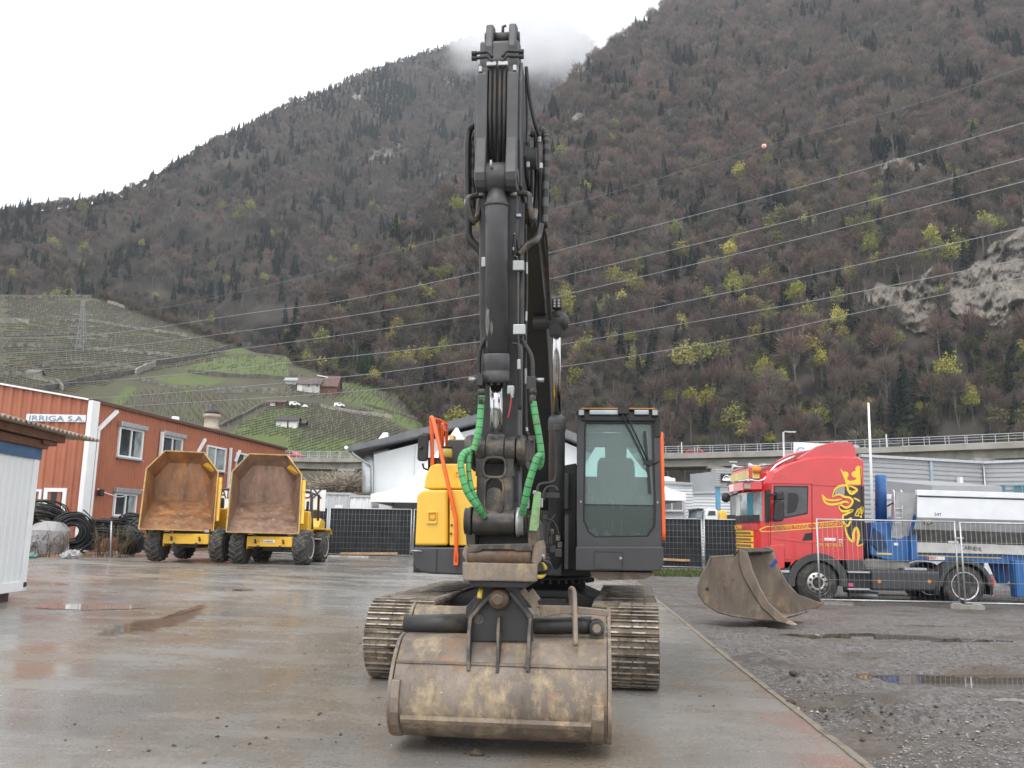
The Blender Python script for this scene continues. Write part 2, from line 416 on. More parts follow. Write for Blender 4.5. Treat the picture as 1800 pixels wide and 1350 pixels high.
wet = t.ramp(t.noise(.8, 6, .65, t.co((.7,1.6,1), (0,0,rad(12)), loc=(7,2,0))), [(.36,(.05,)*3),(.47,(.13,)*3),(.58,(.28,)*3),(.74,(.48,)*3)])
t.set('Base Color', c); t.set('Roughness', t.mix(.22, wet, (fine, 0))); t.set('Specular IOR Level', .55)
wm = t.math('MULTIPLY', (fine, 0), (wet, 0)); t.bump(wm, .35, .012)
m_yard = t.mat
tag(grid_mesh('concrete_yard', lambda y: (-48, edge_x(y)), geo_steps(-3, 41, .35, 1.01), 70, lambda x, y: gz(x, y) + .004*noise.noise(V((x*.8, y*.8, 0))), m_yard), kind='structure')

# --- gravel yard
t = NT('muddy_gravel')
g1 = t.noise(.7, 7, .65); g2 = t.noise(16, 8, .75); g3 = t.noise(55, 4, .7)
c = t.ramp(g2, [(.34,(.040,.036,.033)),(.48,(.100,.091,.085)),(.62,(.19,.176,.164))])
mud = t.ramp(t.noise(.9, 8, .7, t.co((.7,1.3,1), loc=(2,5,0))), [(.50,(0,0,0)),(.60,(.9,)*3)])
c = t.mix(mud, c, t.ramp(g1, [(.35,(.055,.043,.032)),(.65,(.115,.090,.067))]))
st = t.ramp(g3, [(.64,(0,0,0)),(.70,(.9,)*3)]); c = t.mix(st, c, (.30,.29,.28))
t.set('Base Color', c)
t.set('Roughness', t.ramp(t.noise(1.1, 6, .65, t.co((.6,1.4,1))), [(.4,(.38,)*3),(.55,(.72,)*3),(.7,(.9,)*3)]))
t.bump(t.mix(.5, (g2,0), (g3,0)), .9, .03); m_gravel = t.mat
PUD = [(ground(1560,1116), 1.6, .42), (ground(1745,1190), 1.5, .42), (ground(1640,1096), .7, .2), (ground(1790,1222), .3, .12)]
CHURN = [((ground(1440,1195).x, ground(1440,1195).y), 1.1, .55), ((ground(1500,1255).x, ground(1500,1255).y), 1.0, .45), ((ground(1640,1270).x, ground(1640,1270).y), 1.4, .35), ((ground(1330,1165).x, ground(1330,1165).y), .5, .5)]
def gravel_z(x, y):
    k = sstep(0, .5, x-edge_x(y))
    n = .030*noise.noise(V((x*.9, y*.9, 3))) + .022*noise.noise(V((x*2.6, y*2.6, 8))) + .014*noise.noise(V((x*7, y*7, 1))) + .009*noise.noise(V((x*17, y*17, 4)))
    a = x*.955+y*.30; b = -x*.30+y*.955
    for b0, wd in ((7.0,.35),(8.7,.35),(10.6,.3),(12.3,.3)):
        q = (b-b0-.25*math.sin(a*.4))/wd
        if abs(q) < 2: n += .05*math.exp(-((abs(q)-1)*3)**2) - .035*math.exp(-q*q*2) + (.012*math.sin(a*32) if abs(q) < .8 else 0)
    d = 0
    for p, rx, ry in PUD:
        e = ((x-p.x)/rx)**2 + ((y-p.y)/ry)**2
        if e < 3: d = max(d, 1-e/3)
    for (cx, cy), rx, ry in CHURN:
        e = ((x-cx)/rx)**2 + ((y-cy)/ry)**2
        if e < 1: n += (1-e)*(.05 + .075*noise.noise(V((x*5, y*5, 6))) + .05*noise.noise(V((x*13, y*13, 2))))
    return gz(x, y) - .012 + k*(n*(1-.7*d) - .085*d)
tag(grid_mesh('gravel_yard', lambda y: (edge_x(y)-.01, 40), geo_steps(-3, 6, .3, 1)[:-1]+geo_steps(6, 52, .05, 1.009), 300, gravel_z, m_gravel, pw=2.1), kind='structure')
t = NT('puddle_water'); t.set('Base Color', (.075,.058,.042)); t.set('Roughness', .03); t.set('Specular IOR Level', .6); m_water = t.mat
for p, rx, ry in PUD:
    mb = MB(); ring = []
    for i in range(40):
        a = i*math.pi/20; k = 1.35*(1+.35*noise.noise(V((math.cos(a)*1.3+p.x, math.sin(a)*1.3, 2)))); ring.append((p.x+math.cos(a)*rx*k, p.y+math.sin(a)*ry*k))
    z = gz(p.x, p.y) - .046; mb.add([(x, y, z) for x, y in ring], [tuple(range(40))])
    tag(mb.build('puddle', m_water), kind='structure')
t = NT('brown_puddle_water'); t.set('Base Color', (.15,.112,.085)); t.set('Roughness', .06); m_water2 = t.mat
t = NT('clear_puddle_water'); t.set('Base Color', (.3,.29,.27)); t.set('Roughness', .02); t.set('Specular IOR Level', .8); m_water3 = t.mat
def soft(m):
    n = m.node_tree; ou = [q for q in n.nodes if q.type == 'OUTPUT_MATERIAL'][0]; p = [q for q in n.nodes if q.type == 'BSDF_PRINCIPLED'][0]
    a = n.nodes.new('ShaderNodeAttribute'); a.attribute_name = 'depth'; tc = n.nodes.new('ShaderNodeTexCoord'); nz = n.nodes.new('ShaderNodeTexNoise'); nz.inputs['Scale'].default_value = 3.5; nz.inputs['Detail'].default_value = 8; n.links.new(tc.outputs['Object'], nz.inputs['Vector'])
    ad = n.nodes.new('ShaderNodeMath'); ad.operation = 'MULTIPLY_ADD'; n.links.new(nz.outputs[0], ad.inputs[0]); ad.inputs[1].default_value = 1.6; ad.inputs[2].default_value = -.95
    sm = n.nodes.new('ShaderNodeMath'); sm.operation = 'ADD'; n.links.new(ad.outputs[0], sm.inputs[0]); n.links.new(a.outputs['Fac'], sm.inputs[1])
    rp = n.nodes.new('ShaderNodeMapRange'); rp.inputs[1].default_value = .25; rp.inputs[2].default_value = .60; rp.inputs[4].default_value = .55; n.links.new(sm.outputs[0], rp.inputs[0])
    tr = n.nodes.new('ShaderNodeBsdfTransparent'); mx = n.nodes.new('ShaderNodeMixShader'); n.links.new(rp.outputs[0], mx.inputs[0]); n.links.new(tr.outputs[0], mx.inputs[1]); n.links.new(p.outputs[0], mx.inputs[2]); n.links.new(mx.outputs[0], ou.inputs[0])
soft(m_water2)
def yard_puddle(poly, m, lift, hard=False):
    mb = MB(); P = [ground(*q) for q in poly]; P = catmull(P+[P[0]], 9)[:-1]; c = sum(P, V((0,0,0)))/len(P); n = len(P); dep = []
    P = [V((p.x+.10*noise.noise(p*4), p.y+.25*noise.noise(p*2.7+V((5,0,0))), 0)) for p in P]
    for k, (t_, dv) in enumerate(((1.15,0),(.85,.55),(.5,1),(.02,1))):
        for p in P: q = c.lerp(p, t_); mb.v.append((q.x, q.y, gz(q.x, q.y)+lift)); dep.append(dv)
    for k in range(3):
        for i in range(n): mb.f.append((k*n+i, k*n+(i+1)%n, (k+1)*n+(i+1)%n, (k+1)*n+i)); mb.m.append(0); mb.s.append(True)
    o = mb.build('puddle', m); a = o.data.attributes.new('depth', 'FLOAT', 'POINT'); a.data.foreach_set('value', dep); tag(o, kind='structure')
yard_puddle([(85,1066),(140,1064),(215,1066),(240,1069),(160,1071),(100,1070)], m_water3, .008)
yard_puddle([(150,1122),(205,1098),(280,1086),(330,1070),(365,1062),(350,1082),(300,1104),(230,1118)], m_water2, .009)
yard_puddle([(398,1037),(430,1035),(456,1038),(425,1040)], m_water2, .008)

# --- kerb strip between concrete and gravel
mb = MB()
ys = geo_steps(1, 30, .25, 1.0); pr = None
for y in ys:
    x = edge_x(y)+.012*noise.noise(V((0,y*2.2,0))); wd = .045+.02*noise.noise(V((5,y*1.7,0))); z = gz(x, y)
    mb.v += [(x-.02, y, z-.03), (x-.02, y, z+.012), (x+wd, y, z+.010), (x+wd, y, z-.05)]
for i in range(len(ys)-1):
    for k in range(3): mb.f.append((i*4+k, i*4+k+1, i*4+k+5, i*4+k+4)); mb.m.append(0); mb.s.append(False)
tag(mb.build('kerb_strip', M('kerb_stone', (.27,.225,.18), .8, var=.3, scale=5, dirt=(.09,.075,.06), amt=.55, dscale=5)), kind='structure')

# --- soil strip in front of the red building, grass strip behind the gravel
P = [ground(*q) for q in ((-80,1000),(45,982),(130,973),(200,968),(262,967),(330,962),(420,960),(420,945),(250,930),(40,935),(-100,940))]
mb = MB(); mb.add([(p.x, p.y, gz(p.x, p.y)+.01) for p in P], [tuple(range(len(P)))])
tag(mb.build('soil_strip', M('leafy_soil', (.075,.052,.035), .95, var=.5, scale=2, dirt=(.15,.10,.05), amt=.4, bump=.6)), kind='structure')
t = NT('short_grass'); t.set('Base Color', t.ramp(t.noise(6, 6), [(.3,(.05,.075,.02)),(.55,(.085,.11,.03)),(.75,(.12,.10,.05))])); t.set('Roughness', .9); m_grass = t.mat
mb = MB()
for i in range(5200):
    x = random.uniform(3.6, 11.5); y = random.uniform(30.2, 33.6); 
    if random.random() > .35+.65*(noise.noise(V((x, y*.8, 0)))+.5): continue
    z = gz(x, y)-.02; h = random.uniform(.06,.17); a = random.uniform(0, 3.14); dx, dy = math.cos(a)*.03, math.sin(a)*.03
    mb.add([(x-dx,y-dy,z),(x+dx,y+dy,z),(x+random.uniform(-.06,.06),y+random.uniform(-.06,.06),z+h)], [(0,1,2)])
tag(mb.build('grass_strip', m_grass), 'strip of short green grass at the foot of the dark fence', 'grass', kind='stuff')

# --- loose stones on the gravel and clods on the concrete
mb = MB()
def pebble(mb, x, y, z, r, mi=0):
    a = random.uniform(0, 6.28); q = [random.uniform(.7,1.25) for _ in range(6)]; ca, sa = math.cos(a), math.sin(a)
    pts = [(1,0,.25),(0,.8,.25),(-1,0,.3),(0,-.8,.25),(0,0,.75),(0,0,-.3)]
    mb.add([(x+r*q[i]*(p[0]*ca-p[1]*sa), y+r*q[i]*(p[0]*sa+p[1]*ca), z+r*p[2]*q[i]) for i, p in enumerate(pts)],
           [(0,1,4),(1,2,4),(2,3,4),(3,0,4),(1,0,5),(2,1,5),(3,2,5),(0,3,5)], mi)
for i in range(26000):
    u = random.random(); y = 5.2+u*u*13; x = edge_x(y)+.1+random.random()**1.2*(y*.72-1.2)
    if noise.noise(V((x*.7, y*.9, 9))) < -.12: continue
    pebble(mb, x, y, gravel_z(x, y), random.choice((.004,.005,.006,.007,.009,.012,.016)), random.choice((0,0,1,1,2)))
tag(mb.build('loose_stones', [M('grey_pebble', (.20,.19,.185), .6, var=.5, scale=60), M('pale_pebble', (.29,.28,.27), .6, var=.3, scale=60), M('dark_pebble', (.085,.08,.078), .5, var=.4, scale=60)]),
    'scattered grey stones over the muddy gravel', 'gravel', kind='stuff')
mb = MB()
for cx, cy, n, sx, sy in ((640,1150,130,45,35),(560,1200,60,60,40),(420,1310,60,110,35),(560,1270,60,110,30),(850,1325,14,40,8),(1250,1180,25,60,50),(1300,1290,25,60,40),(200,1320,30,130,25),(320,1140,20,200,60),(1430,1200,70,45,14),(1490,1250,70,60,12),(1620,1275,60,90,14)):
    for i in range(n//2 if cx < 1400 else n):
        px, py = random.gauss(cx, sx), random.gauss(cy, sy)
        if py > 1375 or py < 1010: continue
        p = ground(px, py)
        if (p.x > edge_x(p.y)-.05) != (cx > 1400): continue
        pebble(mb, p.x, p.y, gravel_z(p.x, p.y) if p.x > edge_x(p.y) else gz(p.x, p.y), random.choice((.004,.006,.008,.012,.02)) if cx < 1400 else random.choice((.008,.012,.018,.028)), 0 if random.random() < .85 else 1)
tag(mb.build('mud_crumbs', [M('mud_crumb', (.075,.056,.041), .9, var=.4, scale=40), M('pale_crumb', (.40,.37,.33), .8)]), 'small clods of mud and grit scattered over the wet concrete', 'mud', kind='stuff')
for px, py, r in ((838,1328,.055),(1410,1192,.075),(1395,1200,.05),(1450,1255,.06),(1390,1235,.05),(1330,1015,.03)):
    p = ground(px, py); mb = MB(); rings = []
    for j in range(7):
        ph = math.pi*(j+.5)/7-math.pi/2
        rings.append([V((math.cos(a)*math.cos(ph), math.sin(a)*math.cos(ph)*.7, math.sin(ph)*.5+.3))*r*(1+.4*noise.noise(V((math.cos(a)*2+px, math.sin(a)*2, ph*2)))) + V((p.x,p.y,gravel_z(p.x,p.y) if p.x > edge_x(p.y) else p.z)) for a in [i*math.pi/6 for i in range(12)]])
    mb.loft(rings)
    if py == 1015: continue
    o = mb.build('mud_clod', bpy.data.materials['mud_crumb'])
    tag(o, {838:'small brown clod of mud on the concrete below the wide bucket', 1410:'largest dark mud lump churned up on the gravel near the kerb', 1395:'dark mud lump just left of the largest lump on the gravel',
            1450:'dark mud lump on the gravel closest to the camera', 1390:'flat dark mud lump on the gravel beside the kerb strip'}[px], 'mud clod', 'mud clods')

# ================================================================ MOUNTAINS
class Sheet:
    def __init__(s, r0, tb, amp, seed, fx=140, fy=80): s.r0, s.tb, s.amp, s.seed, s.fx, s.fy = r0, tb, amp, seed, fx, fy
    def te(s, px, py):
        d = ray(px, py); h = math.hypot(d.x, d.y); return d.z/h, d.x/h, d.y/h
    def rr(s, px, py):
        te, cx, cy = s.te(px, py); te = min(te, s.tb*.93); r = s.r0*s.tb/(s.tb-te)
        if s.amp:
            r *= 1 + s.amp*(noise.noise(V((px/s.fx, py/s.fy, s.seed)))*1.0 + .45*noise.noise(V((px/s.fx*2.7, py/s.fy*2.2, s.seed+5))) + .22*noise.noise(V((px/s.fx*7, py/s.fy*6, s.seed+9))))
        return r, te, cx, cy
    def pos(s, px, py, off=0):
        r, te, cx, cy = s.rr(px, py); r += off; return V((cx*r, cy*r, EYE.z + r*te))
    def mesh(s, name, pxs, topf, bot, rows, mat, col=None):
        mb = MB(); n = rows+1
        for px in pxs:
            tp = topf(px)
            for j in range(n):
                py = bot + (tp-bot)*j/rows; p = s.pos(px, py); mb.v.append((p.x, p.y, p.z))
        for i in range(len(pxs)-1):
            for j in range(rows): mb.f.append((i*n+j, (i+1)*n+j, (i+1)*n+j+1, i*n+j+1)); mb.m.append(0); mb.s.append(True)
        return mb.build(name, mat)

S1 = Sheet(250, 1.0, .055, 1); S2 = Sheet(400, 1.0, .06, 4); S3 = Sheet(160, .42, 0, 0)
SIL1 = [(470,640),(505,612),(520,600),(560,548),(640,480),(700,420),(790,372),(870,320),(915,262),(950,220),(985,185),(1010,152),(1050,112),(1100,76),(1150,36),(1200,2),(1260,-40),(1400,-110),(1700,-150),(2150,-160)]
SIL2 = [(-1000,560),(-260,440),(-120,405),(0,378),(60,372),(150,362),(210,348),(240,336),(290,305),(340,272),(400,243),(470,208),(520,180),(570,165),(620,140),(680,118),(740,98),(800,78),(860,56),(910,36),(955,28),(1000,40),(1040,75),(1080,120),(1140,180)]
SIL3 = [(-900,530),(-300,516),(0,518),(130,519),(190,528),(230,545),(265,556),(310,572),(350,588),(390,600),(420,610),(450,620),(505,626),(515,640),(560,652),(600,664),(640,674),(690,686),(720,720),(745,745),(770,772),(830,800)]

t = NT('forest_floor'); t.set('Base Color', t.ramp(t.noise(.06, 8, .7), [(.3,(.026,.022,.018)),(.5,(.040,.031,.024)),(.65,(.055,.036,.026)),(.75,(.07,.062,.052))])); t.set('Roughness', .95); m_floor = t.mat  # litter colour darkened so the gaps between crowns read as shade
tag(S1.mesh('mountain', list(range(440, 2160, 14)), lambda x: interp(SIL1, x), 950, 70, m_floor), kind='structure')
tag(S2.mesh('mountain', list(range(-1000, 1130, 14)), lambda x: interp(SIL2, x), 900, 70, m_floor), kind='structure')

# --- vineyard hill
GREEN = [[(325,650),(350,636),(430,626),(506,628),(506,664),(430,660)], [(500,800),(510,775),(600,770),(700,790),(760,800)], [(385,770),(470,722),(540,716),(520,790),(440,790)],
         [(185,715),(225,678),(240,682),(215,712)], [(590,700),(640,685),(700,720),(745,748),(760,775),(650,720)], [(390,605),(430,606),(440,622),(400,622)], [(600,672),(690,676),(690,690),(605,686)], [(270,665),(340,655),(400,668),(330,690)]]
t = NT('vineyard_ground'); at_ = t.n('ShaderNodeAttribute'); at_.attribute_name = 'turf'
soilc = t.ramp(t.noise(.09, 8, .7), [(.3,(.045,.039,.027)),(.5,(.064,.055,.036)),(.7,(.086,.074,.05))])
grc = t.ramp(t.noise(.2, 8, .7), [(.3,(.060,.082,.021)),(.55,(.088,.118,.030)),(.74,(.105,.102,.042))])
t.set('Base Color', t.mix((at_, 2), soilc, grc)); t.set('Roughness', .95); m_vine = t.mat
pxs = list(range(-902, 840, 6)); rows = 90
hill = S3.mesh('vineyard_hill', pxs, lambda x: interp(SIL3, x), 930, rows, m_vine)
tag(hill, kind='structure')
vals = []
for px in pxs:
    tp = interp(SIL3, px)
    for j in range(rows+1):
        py = 930+(tp-930)*j/rows; g = .14+.3*noise.noise(V((px/60, py/18, 0)))
        for q in GREEN:
            if inpoly(px, py, q): g = .95
        vals.append(g)
a_ = hill.data.attributes.new('turf', 'FLOAT', 'POINT'); a_.data.foreach_set('value', vals)

# vine rows: posts and canes along rows (uncountable)
def s3_z(x, y):
    r = math.hypot(x, y); return EYE.z + (r-S3.r0)*S3.tb
REG = [  # polygon, row direction (deg from +Y toward +X), spacing, post step
    ([(392,768),(470,716),(560,716),(640,722),(745,782),(755,800),(500,800),(500,770)], 28, 1.4, 2.6),
    ([(505,655),(600,690),(560,702),(480,700),(505,680)], 6, 1.4, 2.6), ([(600,672),(690,690),(750,765),(640,715),(560,700),(600,690)], 4, 1.4, 2.6),
    ([(325,650),(350,636),(430,626),(506,628),(506,664),(430,660)], 12, 1.6, 2.8), ([(240,690),(330,690),(480,712),(390,760),(210,712)], -35, 1.6, 2.8),
    ([(0,612),(120,612),(420,625),(250,660),(0,650)], 20, 1.9, 3.2), ([(0,570),(400,606),(380,622),(0,606)], 24, 1.9, 3.2), ([(0,522),(180,530),(390,604),(0,566)], 80, 2.2, 3.6), ([(-60,640),(240,655),(120,690),(-60,680)], 85, 1.9, 3.2)]
mb = MB()
for poly, ang, sp, st in REG:
    cen = S3.pos(sum(p[0] for p in poly)/len(poly), sum(p[1] for p in poly)/len(poly)); a = rad(ang); dx, dy = math.sin(a), math.cos(a)
    for i in range(-95, 96):
        for j in range(-95, 96):
            x = cen.x + dx*j*st + dy*i*sp; y = cen.y + dy*j*st - dx*i*sp; z = s3_z(x, y); px, py = proj((x, y, z))
            if not inpoly(px, py, poly): continue
            h = random.uniform(.8,1.25); wd = .04
            if random.random() < .06: continue
            mb.add([(x-wd,y,z),(x+wd,y,z),(x+wd,y,z+h),(x-wd,y,z+h)], [(0,1,2,3)], 0 if random.random() < .45 else 1)
            x2, y2 = x+dx*st, y+dy*st; z2 = s3_z(x2, y2); o = random.uniform(-.15,.15)
            if ang == 12 and random.random() < .75: continue
            mb.add([(x,y,z+.28+o*.4),(x2,y2,z2+.28+o*.4),(x2,y2,z2+.44+o*.4),(x,y,z+.46)], [(0,1,2,3)], 1)
tag(mb.build('vine_rows', [M('vine_post', (.33,.33,.31), .8), M('vine_cane', (.036,.031,.023), .9, var=.4)]), 'rows of bare vines on posts across the terraced hill', 'vines', kind='stuff')

# terrace walls
m_stone = M('dry_stone', (.20,.188,.16), .9, var=.45, scale=.8, dirt=(.08,.075,.06), amt=.45, dscale=.9)
m_stoned = M('dark_mossy_stone', (.105,.10,.085), .9, var=.4, scale=.8)
m_stonel = M('pale_stone', (.27,.25,.21), .9, var=.3, scale=.8)
def wall(pl, h, m, label, tk=.6):
    P = [S3.pos(*q) for q in pl]; P = catmull(P, 6); mb = MB(); rings = []
    for i, p in enumerate(P):
        d = (P[min(i+1,len(P)-1)]-P[max(i-1,0)]); d.z = 0; d.normalize(); n = V((-d.y, d.x, 0)); hh = .72*h*(1+.35*noise.noise(p*.25)); f = V((0,0,-.5))
        rings.append([p-n*tk/2+f, p+n*tk/2+f, p+n*tk/2+V((0,0,hh)), p-n*tk/2+V((0,0,hh))])
    mb.loft(rings, smooth=False); tag(mb.build('terrace_wall', m), label, 'stone wall', 'terrace walls in the vineyard')
wall([(-60,528),(60,524),(160,523)], 1.6, m_stone, 'topmost grey terrace wall along the upper edge of the vineyard')
wall([(190,533),(215,541),(230,546)], 1.8, m_stonel, 'short pale wall at the upper right corner of the vineyard')
wall([(-60,568),(20,567),(50,569)], 2.0, m_stonel, 'pale retaining wall at the left edge high in the vineyard')
wall([(105,565),(150,566),(215,575),(270,584),(330,592)], 1.7, m_stone, 'long grey terrace wall behind the lattice pylon, second from the top')
wall([(-60,593),(60,590),(140,588),(190,594)], 1.4, m_stone, 'grey terrace wall left of the pylon, third from the top')
wall([(-60,611),(30,609),(120,611),(190,618),(250,622),(330,630)], 1.5, m_stone, 'long grey terrace wall crossing behind the pylon halfway up the vineyard')
wall([(70,644),(130,640),(190,643),(240,650)], 1.3, m_stone, 'low grey terrace wall just above the dark ramp wall on the left')
wall([(-60,668),(40,664),(95,676),(110,688)], 2.2, m_stone, 'rubble wall just over the red building roof at the far left')
wall([(75,688),(150,672),(235,657),(272,642),(340,630),(400,614),(440,608)], 2.0, m_stoned, 'dark mossy wall of the ramp climbing diagonally to the right')
wall([(238,659),(255,652),(272,645)], 2.8, m_stonel, 'short pale concrete wall at the bend of the ramp')
wall([(330,656),(400,662),(470,665),(508,668)], 1.5, m_stoned, 'dark wall under the bright green vineyard plot')
wall([(245,668),(300,680),(360,683)], 1.1, m_stone, 'broken low wall between brown plots left of the farmhouse')
wall([(370,690),(430,690),(492,692)], 2.2, m_stone, 'grey stone wall with white coping left of the farmhouse')
wall([(385,752),(430,730),(462,714),(500,712),(560,714)], 1.2, m_stoned, 'dark wall curving up around the green plot with the white hut')
wall([(565,716),(620,726),(690,735)], 1.3, m_stonel, 'pale rubble wall right of the white vans')
wall([(640,712),(700,728),(760,748)], .8, m_stoned, 'thin dark wall edging the vineyard plot on the right')

# --- cliffs: sheets of displaced rock standing out of the slope
t = NT('limestone'); v1 = t.co((.10,.10,.035), (0,rad(25),0)); n1 = t.noise(1.6, 12, .72, v1); n2 = t.noise(.12, 6, .6)
c = t.ramp(n1, [(.30,(.09,.082,.072)),(.42,(.185,.162,.135)),(.56,(.235,.205,.165)),(.74,(.29,.26,.215))])
c = t.mix(t.ramp(n2, [(.45,(0,0,0)),(.6,(.75,)*3)]), c, (.155,.145,.132)); c = t.mix(t.ramp(t.noise(.25, 8, .7), [(.60,(0,0,0)),(.66,(.9,)*3)]), c, (.07,.065,.05))
t.set('Base Color', c); t.set('Roughness', .95); t.bump(t.noise(.5, 10, .75), .8, 1.0); m_rock = t.mat
CLIFFS = [[(1515,510),(1545,498),(1580,505),(1605,490),(1640,470),(1650,490),(1648,540),(1650,572),(1610,585),(1590,580),(1575,548),(1545,545),(1525,530)],
          [(1660,500),(1700,470),(1725,450),(1745,430),(1765,420),(1785,400),(1800,385),(1900,370),(1900,540),(1800,548),(1770,580),(1740,572),(1720,555),(1690,560),(1665,540)]]
ROCKS = [[(640,290),(665,240),(700,225),(725,228),(720,262),(690,300),(660,300)], [(765,300),(790,268),(800,285),(790,312),(770,318)], [(780,330),(830,318),(830,345),(800,352)], [(1160,190),(1185,165),(1200,178),(1185,205)], [(1005,200),(1030,190),(1020,212),(975,225)],
         [(1040,195),(1072,182),(1070,208),(1045,212)], [(1560,345),(1600,330),(1680,335),(1692,352),(1640,350),(1580,355)], [(1540,290),(1580,270),(1640,295),(1600,310),(1550,312)], [(775,135),(800,140),(800,160),(785,152)], [(1100,120),(1112,140),(1104,165)], [(620,165),(640,160),(638,180),(622,182)], [(1392,520),(1420,495),(1424,510),(1402,525)]]
def rock(poly, S, step, amp, off, name):
    x0, x1 = min(p[0] for p in poly)-4, max(p[0] for p in poly)+4; y0, y1 = min(p[1] for p in poly)-4, max(p[1] for p in poly)+4
    nx, ny = int((x1-x0)/step)+1, int((y1-y0)/step)+1; mb = MB(); keep = {}
    for i in range(nx):
        for j in range(ny):
            px, py = x0+i*step, y0+j*step
            jx, jy = px+9*noise.noise(V((px/22, py/22, 0))), py+9*noise.noise(V((px/22, py/22, 7)))
            if not inpoly(jx, jy, poly): continue
            a = abs(noise.noise(V((px/17+py/60, py/40, 3)))); b = abs(noise.noise(V((px/7, py/15, 6)))); c2 = noise.noise(V((px/3, py/4, 2)))
            vo = noise.voronoi(V((px/11+py/30, py/19-px/50, 1)))[0]; vo2 = noise.voronoi(V((px/4.5+py/12, py/8, 5)))[0]
            keep[(i,j)] = len(mb.v); p = S.pos(px, py, -off + amp*(a*.7+.3*b-.35) + 5.0*vo[0] + 2.2*vo2[0]); mb.v.append(tuple(p))
    for (i,j), k in keep.items():
        q = [(i,j),(i+1,j),(i+1,j+1),(i,j+1)]
        if all(z in keep for z in q): mb.f.append(tuple(keep[z] for z in q)); mb.m.append(0); mb.s.append(False)
    if mb.f: tag(mb.build(name, m_rock), kind='structure')
for q in CLIFFS: rock(q, S1, 2.0, 12, 8, 'cliff')
for k, q in enumerate(ROCKS): rock(q, S2 if k in (0,1,2,8,10) else S1, 3, 14, 5, 'rock_outcrop')

# ---------------------------------------------------------------- trees
def twig_mat(name, fixed=None):
    t = NT(name)
    if fixed is None:
        a = t.n('ShaderNodeAttribute'); a.attribute_name = 'tint'; a.attribute_type = 'INSTANCER'; src = (a, 0)
    else: src = fixed
    n = t.ramp(t.noise(.9, 5), [(.3,(.62,)*3),(.7,(1.25,)*3)])
    t.set('Base Color', t.mix(1.0, src, n, 'MULTIPLY')); t.set('Roughness', .85); t.set('Specular IOR Level', .15); return t.mat
m_twig = twig_mat('twigs')
m_bark = M('grey_bark', (.12,.105,.09), .9, var=.3)
PROTO = bpy.data.collections.new('tree_kinds')
def blades(mb, c, d, L, wd):
    s = d.cross(V((random.uniform(-1,1), random.uniform(-1,1), random.uniform(-1,1)))).normalized()*wd
    mb.add([c-s, c+s, c+d*L], [(0,1,2)], 0)
def rnd_dir(): 
    while 1:
        v = V((random.uniform(-1,1), random.uniform(-1,1), random.uniform(-1,1)))
        if .05 < v.length < 1: return v.normalized()
def bare_tree(seed, h=12, cr=3.9, leafy=0, nb=52):
    random.seed(seed); mb = MB(); tr = MB(); tr.tube([(0,0,-1.5),(.1,0,h*.3),(.05,.1,h*.62)], [.2,.16,.1], 5)
    for k in range(9):
        a = random.uniform(0, 6.28); R = cr*random.uniform(.5,.85); c = V((math.cos(a)*R, math.sin(a)*R, h*random.uniform(.5,.85))); tr.tube([(0,0,h*random.uniform(.22,.45)), tuple(c*.6+V((0,0,h*.16))), tuple(c)], [.10,.06,.03], 4)
    C = V((0,0,h*.60)); so = random.uniform(0,50)
    for k in range(nb*16):
        d = rnd_dir()
        if d.z < -.45: continue
        lump = .80+.42*noise.noise(d*1.7+V((so,0,0)))+.22*noise.noise(d*4+V((0,so,0))); S_ = V((d.x*cr, d.y*cr, d.z*h*.40))*lump
        if leafy:
            p = C+S_*random.uniform(.55,1.06); s = rnd_dir()*random.uniform(.14,.30); q = s.cross(rnd_dir()).normalized()*s.length; mb.add([p-s, p+q, p+s, p-q], [(0,1,2,3)], 0)
        else:
            tip = C+S_*random.uniform(.72,1.08); base = tip-(d*random.uniform(.9,1.9)+V((0,0,random.uniform(.1,.9)))); dd = tip-base; blades(mb, base, dd.normalized(), dd.length, random.uniform(.05,.115))
    return mb, tr
def conifer(seed, h=17, cr=2.4):
    random.seed(seed); mb = MB(); tr = MB(); tr.tube([(0,0,-1.5),(0,0,h*.95)], [.22,.05], 5)
    z = h*.12
    while z < h*.98:
        R = cr*(1-(z/h))**.85*random.uniform(.8,1.15)+.12
        for i in range(11):
            a = random.uniform(0,6.28); L = R*random.uniform(.7,1.1); d = V((math.cos(a)*L, math.sin(a)*L, -L*.35)); s = V((-math.sin(a), math.cos(a), 0))*(.22+.16*L)
            c = V((0,0,z)); mb.add([c-s*.3, c+d*.55-s, c+d, c+d*.55+s, c+s*.3+V((0,0,.25))], [(0,1,2,3,4)], 0)
        z += h*.032
    return mb, tr
def proto(name, pr):
    mb, tr = pr; k = len(mb.v); mb.v += tr.v; mb.f += [tuple(i+k for i in f) for f in tr.f]; mb.m += [1]*len(tr.f); mb.s += tr.s
    me = bpy.data.meshes.new(name); me.from_pydata(mb.v, [], mb.f); me.polygons.foreach_set('material_index', mb.m); me.materials.append(m_twig); me.materials.append(m_bark)
    o = bpy.data.objects.new(name, me); PROTO.objects.link(o)
for k in range(4): proto('a_bare_tree_%d' % k, bare_tree(20+k, h=11+k, cr=3.6+.3*k))
for k in range(2): proto('b_budding_tree_%d' % k, bare_tree(40+k, h=11+k, cr=3.2, leafy=1, nb=64))
for k in range(3): proto('c_conifer_%d' % k, conifer(60+k, h=13+2*k, cr=2.9+.2*k))
random.seed(3)

